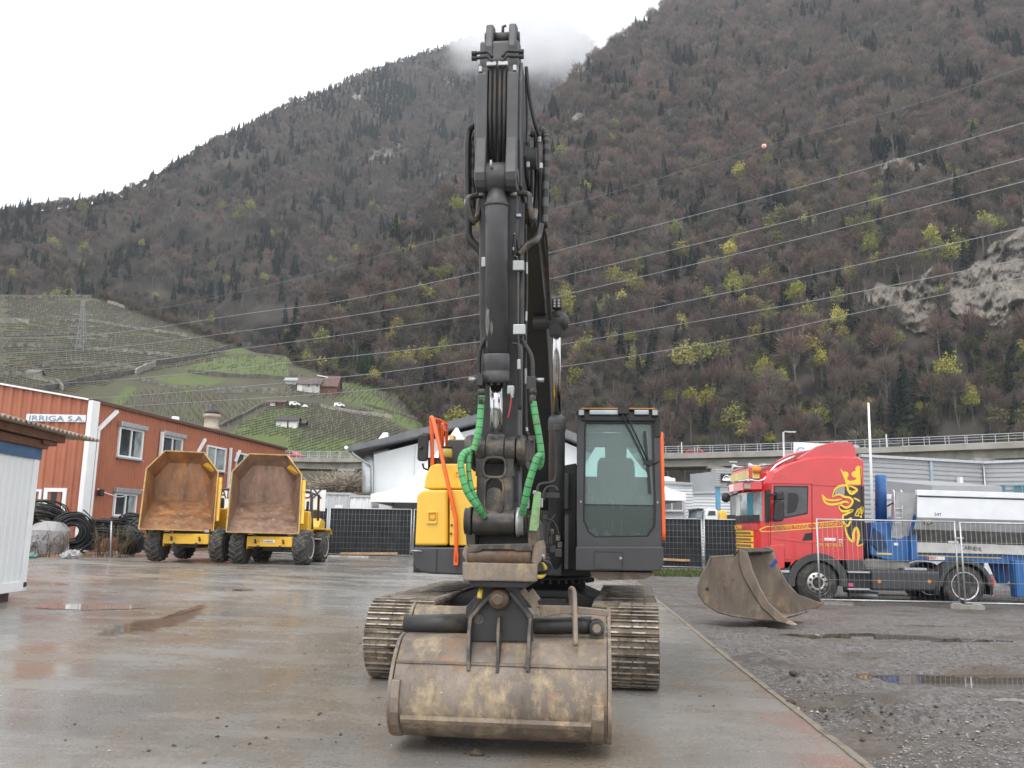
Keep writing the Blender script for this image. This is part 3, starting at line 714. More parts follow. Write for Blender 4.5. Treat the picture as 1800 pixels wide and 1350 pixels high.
BARE = [(.142,.100,.085),(.118,.088,.073),(.154,.114,.090),(.124,.104,.094),(.158,.104,.084),(.108,.098,.074)]
YELL = [(.36,.34,.075),(.28,.29,.07),(.31,.27,.09),(.24,.25,.08),(.20,.19,.07),(.18,.175,.065)]
CON = [(.020,.034,.024),(.026,.042,.028),(.018,.030,.024)]
OLIVE = [(.115,.105,.052),(.095,.098,.045)]
def grow(S, sil, x0, x1, bot, spacing, seed, name, label, rule):
    rg = random.Random(seed); cell = {}; pts = []; tint = []; kind = []; scl = []; rot = []
    wmax = 0; 
    for px in range(x0, x1, 40):
        for py in range(int(interp(sil, px)), bot, 40):
            r, te, cx, cy = S.rr(px, py); wmax = max(wmax, r*S.r0*S.tb/(S.tb-te)**2)
    tries = 0; N = rule['n']
    while len(pts) < N and tries < N*90:
        tries += 1; px = rg.uniform(x0, x1); tp = interp(sil, px); py = rg.uniform(tp-2, bot)
        if py < tp: continue
        r, te, cx, cy = S.rr(px, py)
        if rg.random() > (r*S.r0*S.tb/(S.tb-te)**2/wmax)**.5*1.2: continue
        if any(inpoly(px, py-o_, q) for q in CLIFFS for o_ in (0, 12, 24, 36, 48, 60)): continue
        if any(inpoly(px, py, q) for q in ROCKS) and rg.random() < .80: continue
        x, y, z = cx*r, cy*r, EYE.z+r*te; key = (int(x/spacing), int(y/spacing))
        if any((key[0]+a, key[1]+b) in cell and (cell[(key[0]+a, key[1]+b)][0]-x)**2+(cell[(key[0]+a, key[1]+b)][1]-y)**2 < spacing*spacing*.72 for a in (-1,0,1) for b in (-1,0,1)): continue
        cell[key] = (x, y); k, c, s = rule['f'](px, py, rg, tp)
        f = rg.uniform(.66,1.30)*(1+.28*noise.noise(V((px/45, py/35, S.seed+70)))); pts.append((x, y, z-.5)); tint.append((c[0]*f, c[1]*f*rg.uniform(.94,1.06), c[2]*f, 1)); kind.append(k); s *= rg.uniform(.85,1.45); scl.append((s*rg.uniform(.9,1.15), s*rg.uniform(.9,1.15), s)); rot.append((rg.uniform(-.08,.08), rg.uniform(-.08,.08), rg.uniform(0,6.28)))
    def extra(S_, px, py, k, c, sc):
        r, te, cx, cy = S_.rr(px, py); f = rg.uniform(.7,1.2); pts.append((cx*r, cy*r, EYE.z+r*te-.6)); tint.append((c[0]*f, c[1]*f, c[2]*f, 1)); kind.append(k); scl.append((sc*rg.uniform(.9,1.4), sc*rg.uniform(.9,1.4), sc)); rot.append((0, 0, rg.uniform(0,6.28)))
    px = x0
    while px < min(x1, rule['ridge']):
        px += rg.uniform(1.2,3.4); py = interp(sil, px)+rg.uniform(.5,6)
        if rg.random() < rule['firs']*(.4+.6*sstep(-.2,.3,noise.noise(V((px/25,0,9))))): extra(S, px, py, 6+rg.randrange(3), rg.choice(CON), rg.uniform(.40,.80))
        else: extra(S, px, py, rg.randrange(4), rg.choice(BARE), rg.uniform(.40,.70))
    if rule.get('hem'):
        for i in range(420):
            px = rg.uniform(170, 815); py = interp(SIL3, px)+rg.uniform(-1,3)+abs(rg.gauss(0,3))*(px > 560)
            if 330 < px < 510 and py > 612: continue
            extra(S3, px, py, rg.choice((0,1,2,4,5)), rg.choice(BARE+OLIVE+OLIVE), rg.uniform(.18,.42))
    me = bpy.data.meshes.new(name); me.from_pydata(pts, [], []); o = bpy.data.objects.new(name, me); COL.objects.link(o)
    for nm, ty, pr, val in (('tint','FLOAT_COLOR','color',tint),('scl','FLOAT_VECTOR','vector',scl),('rot','FLOAT_VECTOR','vector',rot),('pick','INT','value',kind)):
        at2 = me.attributes.new(nm, ty, 'POINT'); at2.data.foreach_set(pr, np.array(val).ravel())
    ng = bpy.data.node_groups.new(name, 'GeometryNodeTree'); ng.interface.new_socket('Geometry', in_out='INPUT', socket_type='NodeSocketGeometry'); ng.interface.new_socket('Geometry', in_out='OUTPUT', socket_type='NodeSocketGeometry')
    gi = ng.nodes.new('NodeGroupInput'); go = ng.nodes.new('NodeGroupOutput'); ip = ng.nodes.new('GeometryNodeInstanceOnPoints'); ci = ng.nodes.new('GeometryNodeCollectionInfo')
    ci.inputs[0].default_value = PROTO; ci.inputs['Separate Children'].default_value = True; ci.inputs['Reset Children'].default_value = True
    def na(nm, ty):
        q = ng.nodes.new('GeometryNodeInputNamedAttribute'); q.data_type = ty; q.inputs[0].default_value = nm; return q
    L = ng.links.new; L(gi.outputs[0], ip.inputs['Points']); L(ci.outputs[0], ip.inputs['Instance']); ip.inputs['Pick Instance'].default_value = True
    L(na('pick','INT').outputs[0], ip.inputs['Instance Index']); L(na('scl','FLOAT_VECTOR').outputs[0], ip.inputs['Scale'])
    er = ng.nodes.new('FunctionNodeEulerToRotation'); L(na('rot','FLOAT_VECTOR').outputs[0], er.inputs[0]); L(er.outputs[0], ip.inputs['Rotation']); L(ip.outputs[0], go.inputs[0])
    md = o.modifiers.new('trees', 'NODES'); md.node_group = ng
    tag(o, label, 'forest', kind='stuff'); print(name, len(pts))
def pick_bare(rg): return rg.randrange(4), rg.choice(BARE), 1
def rule1(px, py, rg, tp):
    con = noise.noise(V((px/90, py/70, 20))) + .5*noise.noise(V((px/30, py/26, 21))); yl = noise.noise(V((px/60, py/45, 31)))+.35*noise.noise(V((px/18, py/16, 33)))
    low = sstep(200, 520, py)*1.0
    if px < 1060 and py < 330: low *= .3
    if rg.random() < sstep(.12, .55, con)*.75+.05: return 6+rg.randrange(3), rg.choice(CON), .85
    if rg.random() < sstep(.05, .5, yl)*.85*low+.05*low: return 4+rg.randrange(2), rg.choice(YELL), rg.uniform(.75,1.05)
    if py > 640 and rg.random() < .35+.3*sstep(1500,1750,px): return rg.choice((0,1,4,5)), rg.choice(OLIVE), .8
    return pick_bare(rg)
def rule2(px, py, rg, tp):
    con = noise.noise(V((px/80, py/70, 50))) + .5*noise.noise(V((px/28, py/26, 51))); yl = noise.noise(V((px/55, py/40, 61)))
    up = 1-sstep(0, 160, py-tp)
    if rg.random() < sstep(-.05, .42, con)*.80+.06*up+.14*up*sstep(200,600,px)+.05: return 6+rg.randrange(3), rg.choice(CON), .82-.28*up
    if rg.random() < sstep(.1, .5, yl)*.4*sstep(300, 430, py): return 4+rg.randrange(2), rg.choice(YELL), .85
    k, c, q = pick_bare(rg); return k, c, .85-.25*up
grow(S1, SIL1, 480, 1960, 850, 4.7, 5, 'right_mountain_woodland', 'bare purple brown woodland with yellow green crowns covering the near right mountain', dict(n=14000, f=rule1, ridge=1210, firs=.3, hem=1))
grow(S2, SIL2, -420, 1105, 690, 5.6, 6, 'left_mountain_woodland', 'hazy bare woodland with dark firs covering the farther left mountain', dict(n=19000, f=rule2, ridge=1000, firs=.65))
# ================================================================ EXCAVATOR
XC = (.33, 11.28, .03); XRZ = rad(-6.0)
EX = thing('excavator', 'large yellow and charcoal tracked excavator with tall dark arm, green hoses and wide muddy bucket', 'excavator', XC, XRZ)
_MI = SPACE[EX.name].inverted(); _CL = _MI @ EYE; _MR = _MI.to_3x3()
def E(px, py, ly):
    d = _MR @ ray(px, py); t = (ly-_CL.y)/d.y; return _CL + d*t
def EXZ(px, py, ly):
    p = E(px, py, ly); return (p.x, p.z)
def EP(pts, ly): return [EXZ(x, y, ly) for x, y in pts]
def ET(pts): return [E(*p) for p in pts]

# --- undercarriage: tracks turned 2.5 deg against the upper body
TR = Matrix.Rotation(rad(-2.2), 4, 'Z') @ Matrix.Translation((-.02, 0, -.03))
def stadium(R, half, step):
    per = 4*half + 2*math.pi*R; n = int(per/step); out = []
    for i in range(n):
        s = i*per/n
        if s < 2*half: out.append((-half+s, R, 0, 1, 1, 0))
        elif s < 2*half+math.pi*R: a = (s-2*half)/R; out.append((half+R*math.sin(a), R*math.cos(a), math.sin(a), math.cos(a), math.cos(a), -math.sin(a)))
        elif s < 4*half+math.pi*R: out.append((half-(s-2*half-math.pi*R), -R, 0, -1, -1, 0))
        else: a = (s-4*half-math.pi*R)/R; out.append((-half-R*math.sin(a), -R*math.cos(a), -math.sin(a), -math.cos(a), -math.cos(a), math.sin(a)))
    return out
for sx in (-1.2, 1.2):
    mb = MB()
    for k, (y, z, ny, nz, ty, tz) in enumerate(stadium(.385, 1.74, .19)):
        c = V((sx, y, z+.43)); R3 = Matrix(((1,0,0),(0,ty,ny),(0,tz,nz)))
        w_ = .70
        mb.cbox(c, w_, .182, .028, R3, 0)
        for g, gh in ((-.066,.034),(0,.030),(.066,.034)):
            gc = c + V((0, ty*g+ny*.018, tz*g+nz*.018)); mb.cbox(gc, w_-.01, .016, gh, R3, 0)
            q = random.random()
            for seg in range(5):
                if random.random() < .74: mb.cbox(gc + V((-.28+.14*seg, ny*gh*.5, nz*gh*.5)), random.uniform(.10,.142), .015, .007, R3, 1)
    mb.xf(TR); trk = mb.build('track', [m_track, m_worn], EX)
    mk = MB(); rg_ = []
    for i in range(25):
        y = -1.55+3.1*i/24; rg_.append([V((sx+(-.34+.68*j/8)*(1+.03*noise.noise(V((i*.6,j,sx)))), y, .43+.385+.040+.022*noise.noise(V((j*.7,i*.5,sx)))-(.05 if j in (0,8) else 0)-(.05 if i in (0,24) else 0))) for j in range(9)])
    mk.loft(rg_, closed=False, caps=False); mk.xf(TR); mk.build('caked_mud', m_bucket3, trk)
    f = MB(); f.prism([(-1.6,.28),(1.6,.28),(1.75,.5),(1.3,.62),(-1.3,.62),(-1.75,.5)], 'x', sx-.15, sx+.15); f.xf(TR); f.build('track_frame', m_dark, trk, bevel=.015)
    for yy, nm in ((-1.74,'idler_wheel'),(1.74,'drive_sprocket')):
        q = MB(); q.lathe([(.1,0),(.33,0),(.345,.1),(.36,.4),(.36,.6),(.345,.9),(.33,1),(.1,1)], (sx-.13,yy,.43), (sx+.13,yy,.43), 28); q.xf(TR); q.build(nm, m_dark, trk)
mb = MB(); mb.prism([(-.95,.50),(.95,.50),(.95,.78),(.6,.92),(-.6,.92),(-.95,.78)], 'y', -.75, .75)
mb.prism([(-1.06,.45),(-.5,.52),(-.5,.80),(-1.06,.60)], 'y', -1.0, -.55); mb.prism([(1.06,.45),(.5,.52),(.5,.80),(1.06,.60)], 'y', -1.0, -.55); mb.box(-.52,.52,-.99,-.72,.50,.84)
mb.xf(TR); mb.build('undercarriage', m_dark, EX, bevel=.02)
mb = MB(); mb.lathe([(.66,0),(.66,.35),(.72,.4),(.72,.75),(.60,.8),(.60,1)], (0,0,.88), (0,0,1.10), 40); mb.build('slewing_ring', m_dark, EX)
mb = MB()
for i in range(46):
    a = i*math.pi/23; mb.cyl((.75*math.cos(a),.75*math.sin(a),.955),(.75*math.cos(a),.75*math.sin(a),1.0),.022,6)
mb.build('ring_bolt', m_dark, EX)['kind'] = 'stuff'

# --- upper frame
mb = MB(); mb.box(-1.40,1.42,-.9,1.45,1.06,1.20); mb.box(-.42,.42,-1.35,-.2,1.08,1.30); mb.build('platform', m_dark, EX, bevel=.02)
for lx in (-.235, .305):
    mb = MB(); mb.prism([(-1.30,1.2),(-1.15,1.75),(-.55,2.12),(-.1,2.12),(.5,1.6),(.8,1.2)], 'x', lx-.02, lx+.02); mb.build('boom_bracket', m_dark, EX, bevel=.01)
# left of picture: tool box, tank and hood
pl = EP([(729,959),(733,871),(737,865),(746,861),(787,861),(787,959)], -1.1)
mb = MB(); mb.prism(pl, 'y', -1.1, .6); doorA = mb.build('side_door', m_yel, EX, bevel=.03, seg=3)
pr_ = EP([(790,959),(790,861),(872,861),(872,959)], -1.1)
mb = MB(); mb.prism(pr_, 'y', -1.095, .6); mb.build('front_panel', m_yel, EX, bevel=.012)
mb = MB(); h1, h2 = EP([(751,899),(768,921)], -1.1); xa, za, xb, zb = h1[0], h1[1], h2[0], h2[1]
mb.ring([(xa,za),(xb,za),(xb,zb),(xa,zb)], [(xa+.02,za-.02),(xb-.01,za-.015),(xb-.012,zb+.03),(xa+.03,zb+.03)], 'y', -1.125, -1.09)
mb.build('handle_recess', m_yel, doorA, bevel=.006)
mb = MB(); mb.box(xa+.03, xb-.02, -1.108, -1.098, zb+.035, za-.02); mb.box(xa+.045, xa+.10, -1.128, -1.108, zb+.05, za-.06); mb.build('door_latch', m_yel2, doorA, bevel=.004)
for px, py in ((792,894),(791,923),(790,938)):
    p = E(px, py, -1.1); mb = MB(); mb.cyl((p.x+.02,-1.112,p.z),(p.x+.02,-1.09,p.z),.013,10); mb.build('panel_bolt', m_pinrust, EX)
up = EP([(744,859),(748,836),(756,819),(766,815),(872,815),(872,859)], -.85)
mb = MB(); mb.prism(up, 'y', -.85, .6); hd = mb.build('hood', m_yel, EX, bevel=.025, seg=3)
q0, q1 = E(801,829,-.85), E(811,838,-.85)
mb = MB(); mb.ring([(q0.x,q0.z),(q1.x,q0.z),(q1.x,q1.z),(q0.x,q1.z)],[(q0.x+.012,q0.z-.012),(q1.x-.012,q0.z-.012),(q1.x-.012,q1.z+.012),(q0.x+.012,q1.z+.012)],'y',-.866,-.845); mb.build('hood_handle', m_yel2, hd, bevel=.004)
a0, a1 = E(834,818,-.87), E(847,857,-.87); mb = MB(); mb.prism([(a0.x,a1.z),(a0.x,a0.z-.03),(a0.x+.03,a0.z),(a1.x,a0.z+.03),(a1.x,a1.z)],'y',-.885,-.86); mb.build('hood_cover_strip', m_yel, hd, bevel=.006)
sk = EP([(727,962),(874,962),(874,1011),(815,1011),(760,1009),(741,1006),(730,1000),(726,990)], -1.13)
mb = MB(); mb.prism(sk, 'y', -1.13, 1.1); mb.build('lower_skirt', m_char, EX, bevel=.02, seg=2)
for px in (767,):
    a, b = E(px,965,-1.135), E(px+.8,1008,-1.135); mb = MB(); mb.box(a.x,b.x,-1.136,-1.128,b.z,a.z); mb.build('skirt_seam', m_black, EX)
a, b = E(722,968,-1.2), E(742,969,-1.2); mb = MB(); mb.tube([a, b], .012, 8); mb.build('skirt_latch', m_silver, EX)
# black box behind, engine cover and counterweight
eb = EP([(787,772),(838,772),(838,818),(787,818)], -.4); mb = MB(); mb.prism(eb,'y',-.4,1.0); eng = mb.build('engine_cover', m_char, EX, bevel=.02)
mb = MB()
for px in (821.5, 830.5, 838):
    a, b = E(px,776,-.41), E(px+4,818,-.41); mb.box(a.x,b.x,-.43,-.405,b.z,a.z)
mb.build('vent_slot', m_black, eng)
eb = EP([(836,740),(848,735),(872,735),(872,775),(836,775)], .2); mb = MB(); mb.prism(eb,'y',.2,.9); mb.build('exhaust_housing', m_char, EX, bevel=.02)
a, b = E(790,765,.3), E(797,773,.3); mb = MB(); mb.box(a.x,b.x,.3,.5,b.z-.03,a.z); mb.build('hood_hinge', m_yel, EX)
mb = MB(); rings = []
for z, k in ((1.12,.96),(1.25,1.0),(1.95,1.0),(2.12,.94)):
    rings.append([(x*k, y, z) for x, y in ((-1.42,.95),(-1.42,1.3),(-1.2,1.62),(-.6,1.82),(0,1.88),(.6,1.82),(1.2,1.62),(1.42,1.3),(1.42,.95))])
mb.loft(rings, smooth=False); mb.build('counterweight', m_char, EX, bevel=.03)
# orange handrails
mb = MB(); mb.tube(ET([(759,858,-.75),(760,800,-.75),(758,742,-.75),(757.5,736,-.77),(759,734,-.8),(763,744,-.9),(781,822,-1.13),(800,905,-1.18),(802,925,-1.18),(802,987,-1.18)]), .025, 10, sub=3)
mb.build('handrail', m_org, EX)
mb = MB(); mb.tube(ET([(759,736,-.75),(772,738,.3),(773,790,.3)]), .022, 8); mb.tube(ET([(772,738,.3),(785,746,.9),(785,790,.9)]), .022, 8); mb.tube(ET([(774,753,.3),(786,758,.9)]), .018, 8); mb.tube(ET([(778,744,.3),(778,786,.5)]), .02, 8)
mb.build('handrail', m_org, EX)
mb = MB(); c = E(802,975,-1.18); mb.box(c.x-.025,c.x+.025,-1.2,-1.13,c.z-.12,c.z+.02); mb.build('handrail_bracket', m_org, EX)
mb = MB(); c = E(783,797,-.6); mb.lathe([(.05,0),(.085,.05),(.09,.55),(.08,.9),(.05,1)], (c.x,c.y,c.z-.06),(c.x,c.y,c.z+.07), 20); bea = mb.build('beacon', M('beacon_lens', (.55,.45,.12), .15), EX)
mb = MB(); mb.lathe([(.09,0),(.09,1)], (c.x,c.y,c.z+.07),(c.x,c.y,c.z+.085), 20); mb.build('beacon_cap', m_black, bea); mb = MB(); mb.lathe([(.1,0),(.1,1)], (c.x,c.y,c.z-.13),(c.x,c.y,c.z-.06), 20); mb.build('beacon_base', m_black, bea, bevel=.008); mb = MB(); mb.cbox((c.x-.1,c.y,c.z-.14),.22,.14,.16); mb.cbox((c.x-.02,c.y-.03,c.z-.16),.18,.1,.12); mb.build('beacon_bracket', m_black, bea, bevel=.008)
mb = MB(); mb.tube(ET([(757,828,-.75),(745,823,-.8),(743,815,-.8)]), .014, 6); mb.build('mirror_arm', m_black, EX); mb = MB(); mb.tube(ET([(768,840,-.8),(764,850,-.8),(763,858,-.8)]), .006, 6); mb.build('cable', m_black, EX)
def mirror(cx, cy, w_, h_, ly, name='side_mirror'):
    a, b = E(cx-w_/2,cy-h_/2,ly), E(cx+w_/2,cy+h_/2,ly); r = (b.x-a.x)*.28; mb = MB(); pts = []
    for qx, qz, s in ((b.x-r,a.z-r,0),(a.x+r,a.z-r,1),(a.x+r,b.z+r,2),(b.x-r,b.z+r,3)):
        for k in range(4): t_ = (s+k/3)*math.pi/2; pts.append((qx+r*math.cos(t_), qz+r*math.sin(t_)))
    mb.prism(pts,'y',ly-.03,ly+.05); return mb.build(name, m_black, EX, bevel=.015)
mirror(743.5, 787, 16, 47, -.8)
mb = MB(); mb.tube(ET([(740,768,-.75),(744,762,-.75),(762,765,-.75)]), .012, 6); mb.build('mirror_arm', m_black, EX); mb = MB(); mb.tube(ET([(736,787,-.86),(743,787,-.84)]), .015, 6); mb.build('mirror_knob', m_black, EX)

# --- cab
CF = -1.75; CB = -.12
out = [(1015,722),(1160,722),(1161,740),(1163,930),(1162,984),(1156,989),(1022,989),(1015,984),(1013.5,930),(1014,740)]
inn = [(1029,742),(1146,742),(1147.5,748),(1152,900),(1151,925),(1138,943),(1045,944),(1034,935),(1026,915),(1028,748)]
out = [(1015,722),(1160,722),(1161,750),(1163,915),(1162.5,960),(1158,989),(1020,989),(1014,960),(1013.5,915),(1014,750)]
cab = None
mb = MB(); mb.ring(EP(out, CF), EP(inn, CF), 'y', CF, CF+.09); o2 = EP(out, CF)
x0 = o2[9][0]; x1 = o2[3][0]; zt = o2[0][1]; zb = o2[5][1]
cabz0, cabz1 = zb, zt
# cab shell: floor, roof, rear frame and corner posts
mb.box(x0+.01, x1-.01, CF+.09, CB, zb+.002, zb+.06)
for xx in (x0, x1-.06):
    mb.box(xx, xx+.06, CF+.60, CF+.68, zb+.06, zt-.06); mb.box(xx, xx+.06, CB-.07, CB, zb+.06, zt-.06); mb.box(xx, xx+.06, CF+.09, CB, zb+.06, zb+.50); mb.box(xx, xx+.06, CF+.09, CB, zt-.12, zt-.06)
mb.box(x0+.06, x1-.06, CB-.05, CB-.003, zb+.06, zb+1.02); mb.box(x0+.06, x1-.06, CB-.05, CB-.003, zt-.25, zt-.06)
cab = mb.build('cab', m_char, EX, bevel=.012)
mb = MB(); mb.box(x0-.01, x1+.01, CF+.0, CB, zt-.055, zt+.012); mb.build('cab_roof', m_black, cab, bevel=.025)
mb = MB(); mb.box(x0+.05, x1-.06, CF-.04, CF+.3, zt+.014, zt+.028); mb.build('roof_guard', m_org if False else M('rusty_orange_guard',(.5,.22,.05),.6,dirt=(.12,.09,.06),amt=.4), cab)
for a, b in ((1036,1087),(1115,1141)):
    p, q = E(a,720.5,CF-.05), E(b,729,CF-.05); mb = MB(); mb.box(p.x,q.x,CF-.055,CF+.02,q.z,p.z); mb.build('sun_visor', M('blue_grey_visor',(.42,.49,.53),.35), cab, bevel=.012)
p, q = E(1022,730.5,CF-.03), E(1152,740,CF-.03); mb = MB(); mb.box(p.x,q.x,CF-.03,CF+.0,q.z,p.z); mb.build('visor_bar', m_black, cab, bevel=.008)
for a in (1022, 1151):
    c = E(a,726,CF-.08); mb = MB(); mb.cbox(c,.075,.07,.075); wl_ = mb.build('work_light', m_black, cab, bevel=.012); mb = MB(); mb.cbox(c+V((0,-.038,0)),.055,.008,.055); mb.build('lens', m_lens, wl_)
# glazing
gi = [EXZ(x, y, CF+.045) for x, y in inn]
def clip_z(poly, zc, keep_top):
    outp = []
    for (xa, za), (xb, zb_) in zip(poly, poly[1:]+poly[:1]):
        ia, ib = (za >= zc) == keep_top, (zb_ >= zc) == keep_top
        if ia: outp.append((xa, za))
        if ia != ib: t_ = (zc-za)/(zb_-za); outp.append((xa+(xb-xa)*t_, zc))
    return outp
zsplit = E(1090,888,CF+.045).z
mb = MB(); mb.prism(clip_z(gi, zsplit+.006, True), 'y', CF+.04, CF+.048); mb.build('windscreen', m_glass, cab)
mb = MB(); mb.prism(clip_z(gi, zsplit-.006, False), 'y', CF+.04, CF+.048); mb.build('lower_windscreen', m_glasslow, cab)
mb = MB(); a, b = E(1027,886.6,CF+.04), E(1151,889.5,CF+.04); mb.box(a.x,b.x,CF+.03,CF+.055,b.z,a.z); mb.build('window_seal', m_black, cab)
oi = [(x*.0+px, pz) for px, pz, x in [(p_[0],p_[1],0) for p_ in EP(inn, CF)]]
cx_ = sum(p_[0] for p_ in oi)/len(oi); cz_ = sum(p_[1] for p_ in oi)/len(oi)
mb = MB(); mb.ring(oi, [(cx_+(a-cx_)*.965, cz_+(b-cz_)*.98) for a, b in oi], 'y', CF-.004, CF+.02); mb.build('windscreen_seal', m_black, cab)
for xx in (x0+.02, x1-.03):
    mb = MB(); mb.box(xx,xx+.008,CF+.09,CF+.60,zb+.50,zt-.12); mb.build('side_window', m_glassside, cab); mb = MB(); mb.box(xx,xx+.008,CF+.68,CB-.07,zb+.50,zt-.12); mb.build('side_window', m_glassside, cab)
mb = MB(); mb.box(x0+.07,x1-.07,CB-.03,CB-.02,zb+1.02,zt-.25); mb.build('rear_window', m_glassside, cab)
# interior
def M2c(): return bpy.data.materials.get('console_plastic') or M('console_plastic',(.09,.10,.10),.6)
m_seat = M('grey_seat_cloth', (.085,.092,.095), .85)
sx_, sy_ = E(1084,850,-1.0).x, -.78
mb = MB()
def rbox(mb, c, sx, sy, sz, r=.05):
    rings = []
    for t_, k in ((-.5,.82),(-.42,.96),(-.25,1),(.25,1),(.42,.96),(.5,.82)):
        ring = []
        for i in range(16):
            a = i*math.pi/8; e = .45; ring.append((c[0]+sx/2*k*math.copysign(abs(math.cos(a))**e, math.cos(a)), c[1]+sy/2*k*math.copysign(abs(math.sin(a))**e, math.sin(a)), c[2]+sz*t_))
        rings.append(ring)
    mb.loft(rings)
zf = zb+.06
rbox(mb, (sx_,sy_,zf+.52), .5,.5,.14); rbox(mb, (sx_,sy_+.27,zf+.86), .47,.14,.62); rbox(mb, (sx_,sy_+.27,zf+1.27), .27,.11,.22); mb.box(sx_-.18,sx_+.18,sy_-.18,sy_+.2,zf,zf+.45)
mb.build('operator_seat', m_seat, cab)
for s in (-1, 1):
    mb = MB(); rbox(mb, (sx_+s*.33,sy_-.05,zf+.62), .14,.5,.16); mb.tube([(sx_+s*.33,sy_-.25,zf+.68),(sx_+s*.33,sy_-.27,zf+.88)], .022, 8)
    mb.build('control_console', M2c(), cab)
mb = MB()
for s in (-.055, .045):
    mb.tube([(sx_+s,CF+.42,zf+.02),(sx_+s,CF+.36,zf+.60)], .014, 8); mb.cbox((sx_+s*2.6,CF+.30,zf+.10),.11,.2,.03, Matrix.Rotation(.5,3,'X'))
mb.build('travel_levers', M('lever_steel',(.35,.36,.36),.4,metal=.5), cab)
mb = MB(); mb.box(x0+.08,x1-.08,CF+.12,CB-.1,zf,zf+.012); mb.build('floor_mat', M('littered_mat',(.12,.125,.11),.8,var=.5,scale=5,dirt=(.3,.31,.27),amt=.4,dscale=5), cab)
zlow = E(1090,946,CF).z-.02
mb = MB(); mb.box(x0+.08,x1-.08,CF+.10,CF+.45,zf+.012,zlow); mb.build('footwell_step', m_dark, cab)
for k,(dx,dy,r) in enumerate(((-.36,.2,.055),(-.28,.14,.07),(-.12,.15,.06),(.18,.16,.06),(.30,.14,.05),(.05,.18,.05))):
    mb = MB(); rings = [[(sx_+dx+r*math.cos(a)*kk*(1+.35*noise.noise(V((a,z,k)))), CF+dy+r*math.sin(a)*kk, zlow+.003+z*r*1.7) for a in [i*math.pi/5 for i in range(10)]] for z, kk in ((0,.8),(.3,1),(.7,.9),(1,.4))]
    mb.loft(rings); mb.build('rubbish_on_floor', M('rubbish%d'%k, random.choice(((.5,.52,.48),(.22,.30,.22),(.55,.55,.52),(.32,.34,.28))), .6, var=.4, scale=20), cab)
mb = MB(); mb.box(x0+.10,x1-.10,CF+.2,CF+.32,zf+.40,zf+.52); mb.cyl((sx_-.26,CF+.18,zf+.46),(sx_-.26,CF+.21,zf+.46),.045,14); mb.build('dashboard', M('dash_plastic',(.04,.045,.045),.6), cab)
# wiper, mirror, rail
mb = MB()
for da in (0, 6): mb.tube(ET([(1091+da,722,CF-.06),(1097+da*1.3,735,CF-.06),(1134+da*.9,812,CF-.05)]), .008, 6)
mb.cbox(E(1096,722,CF-.05),.12,.06,.07); mb.cbox(E(1139,813,CF-.05),.10,.04,.04)
wp = mb.build('wiper_arm', m_black, cab); mb = MB(); mb.bar(E(1133,758,CF-.03),E(1143,868,CF-.03),.014,.03); mb.build('wiper_blade', m_black, wp)
mirror(1155, 749, 13, 42, CF+.02)
mb = MB(); mb.tube(ET([(1147,742,CF-.02),(1152,735,CF-.02)]), .012, 6); mb.build('mirror_arm', m_black, EX); mb = MB(); mb.tube(ET([(1145,815,CF-.03),(1156,812,CF),(1162,806,CF+.02)]), .012, 6); mb.build('mirror_arm', m_black, EX); mb = MB(); mb.cbox(E(1142,813,CF-.05),.05,.05,.06); mb.build('wiper_motor', m_black, EX)
mb = MB(); mb.tube(ET([(1161,765,CF+.05),(1163,775,CF+.02),(1166.5,935,CF+.02),(1165,944,CF+.03),(1159,947,CF+.06)]), .022, 10, sub=3); mb.build('handrail', m_org, EX)
for px, py in ((1021,882),(1156,883),(1025,965),(1155,965)):
    p = E(px,py,CF); mb = MB(); mb.cyl((p.x,CF-.012,p.z),(p.x,CF+.01,p.z),.012,10); mb.build('cab_bolt', m_silver, cab)
# box under the cab
pb = EP([(1012,961),(1166,961),(1166.5,992),(1160,1004),(1012,1003)], CF-.05)
mb = MB(); mb.prism([(a,b-.04) if False else (a,b) for a,b in pb],'y',CF-.05,-.2); tb_ = mb.build('tool_box', m_char, EX, bevel=.012)
a, b = E(1044,969,CF-.056), E(1095,1002,CF-.056)
mb = MB(); mb.ring([(a.x,a.z),(b.x,a.z),(b.x,b.z),(a.x,b.z)],[(a.x+.008,a.z-.008),(b.x-.008,a.z-.008),(b.x-.008,b.z+.008),(a.x+.008,b.z+.008)],'y',CF-.0535,CF-.049); mb.build('box_door_gap', m_black, tb_)
p = E(1091,981,CF-.056); mb = MB(); mb.cyl((p.x,CF-.068,p.z),(p.x,CF-.04,p.z),.016,12); mb.build('box_lock', m_silver, tb_)
a, b = E(1037,1004.5,CF+.1), E(1150,1019,CF+.1); mb = MB(); mb.prism([(a.x,a.z),(b.x,a.z),(b.x,b.z+.06),(b.x-.1,b.z),(a.x+.1,b.z-.02),(a.x+.02,b.z+.02)],'y',CF+.1,-.3); mb.build('mud_caked_step', m_bucket2, EX)
# gap between boom and cab
mb = MB(); mb.prism(EP([(991,818),(1013,814),(1013,1000),(991,1000)], -1.0),'y',-1.0,-.4); mb.build('valve_cover', m_black, EX, bevel=.01)
mb = MB(); mb.prism(EP([(992,832),(1000,832),(1000,895),(992,895)], -1.06),'y',-1.06,-1.0); mb.build('valve_block', m_char, EX, bevel=.01)

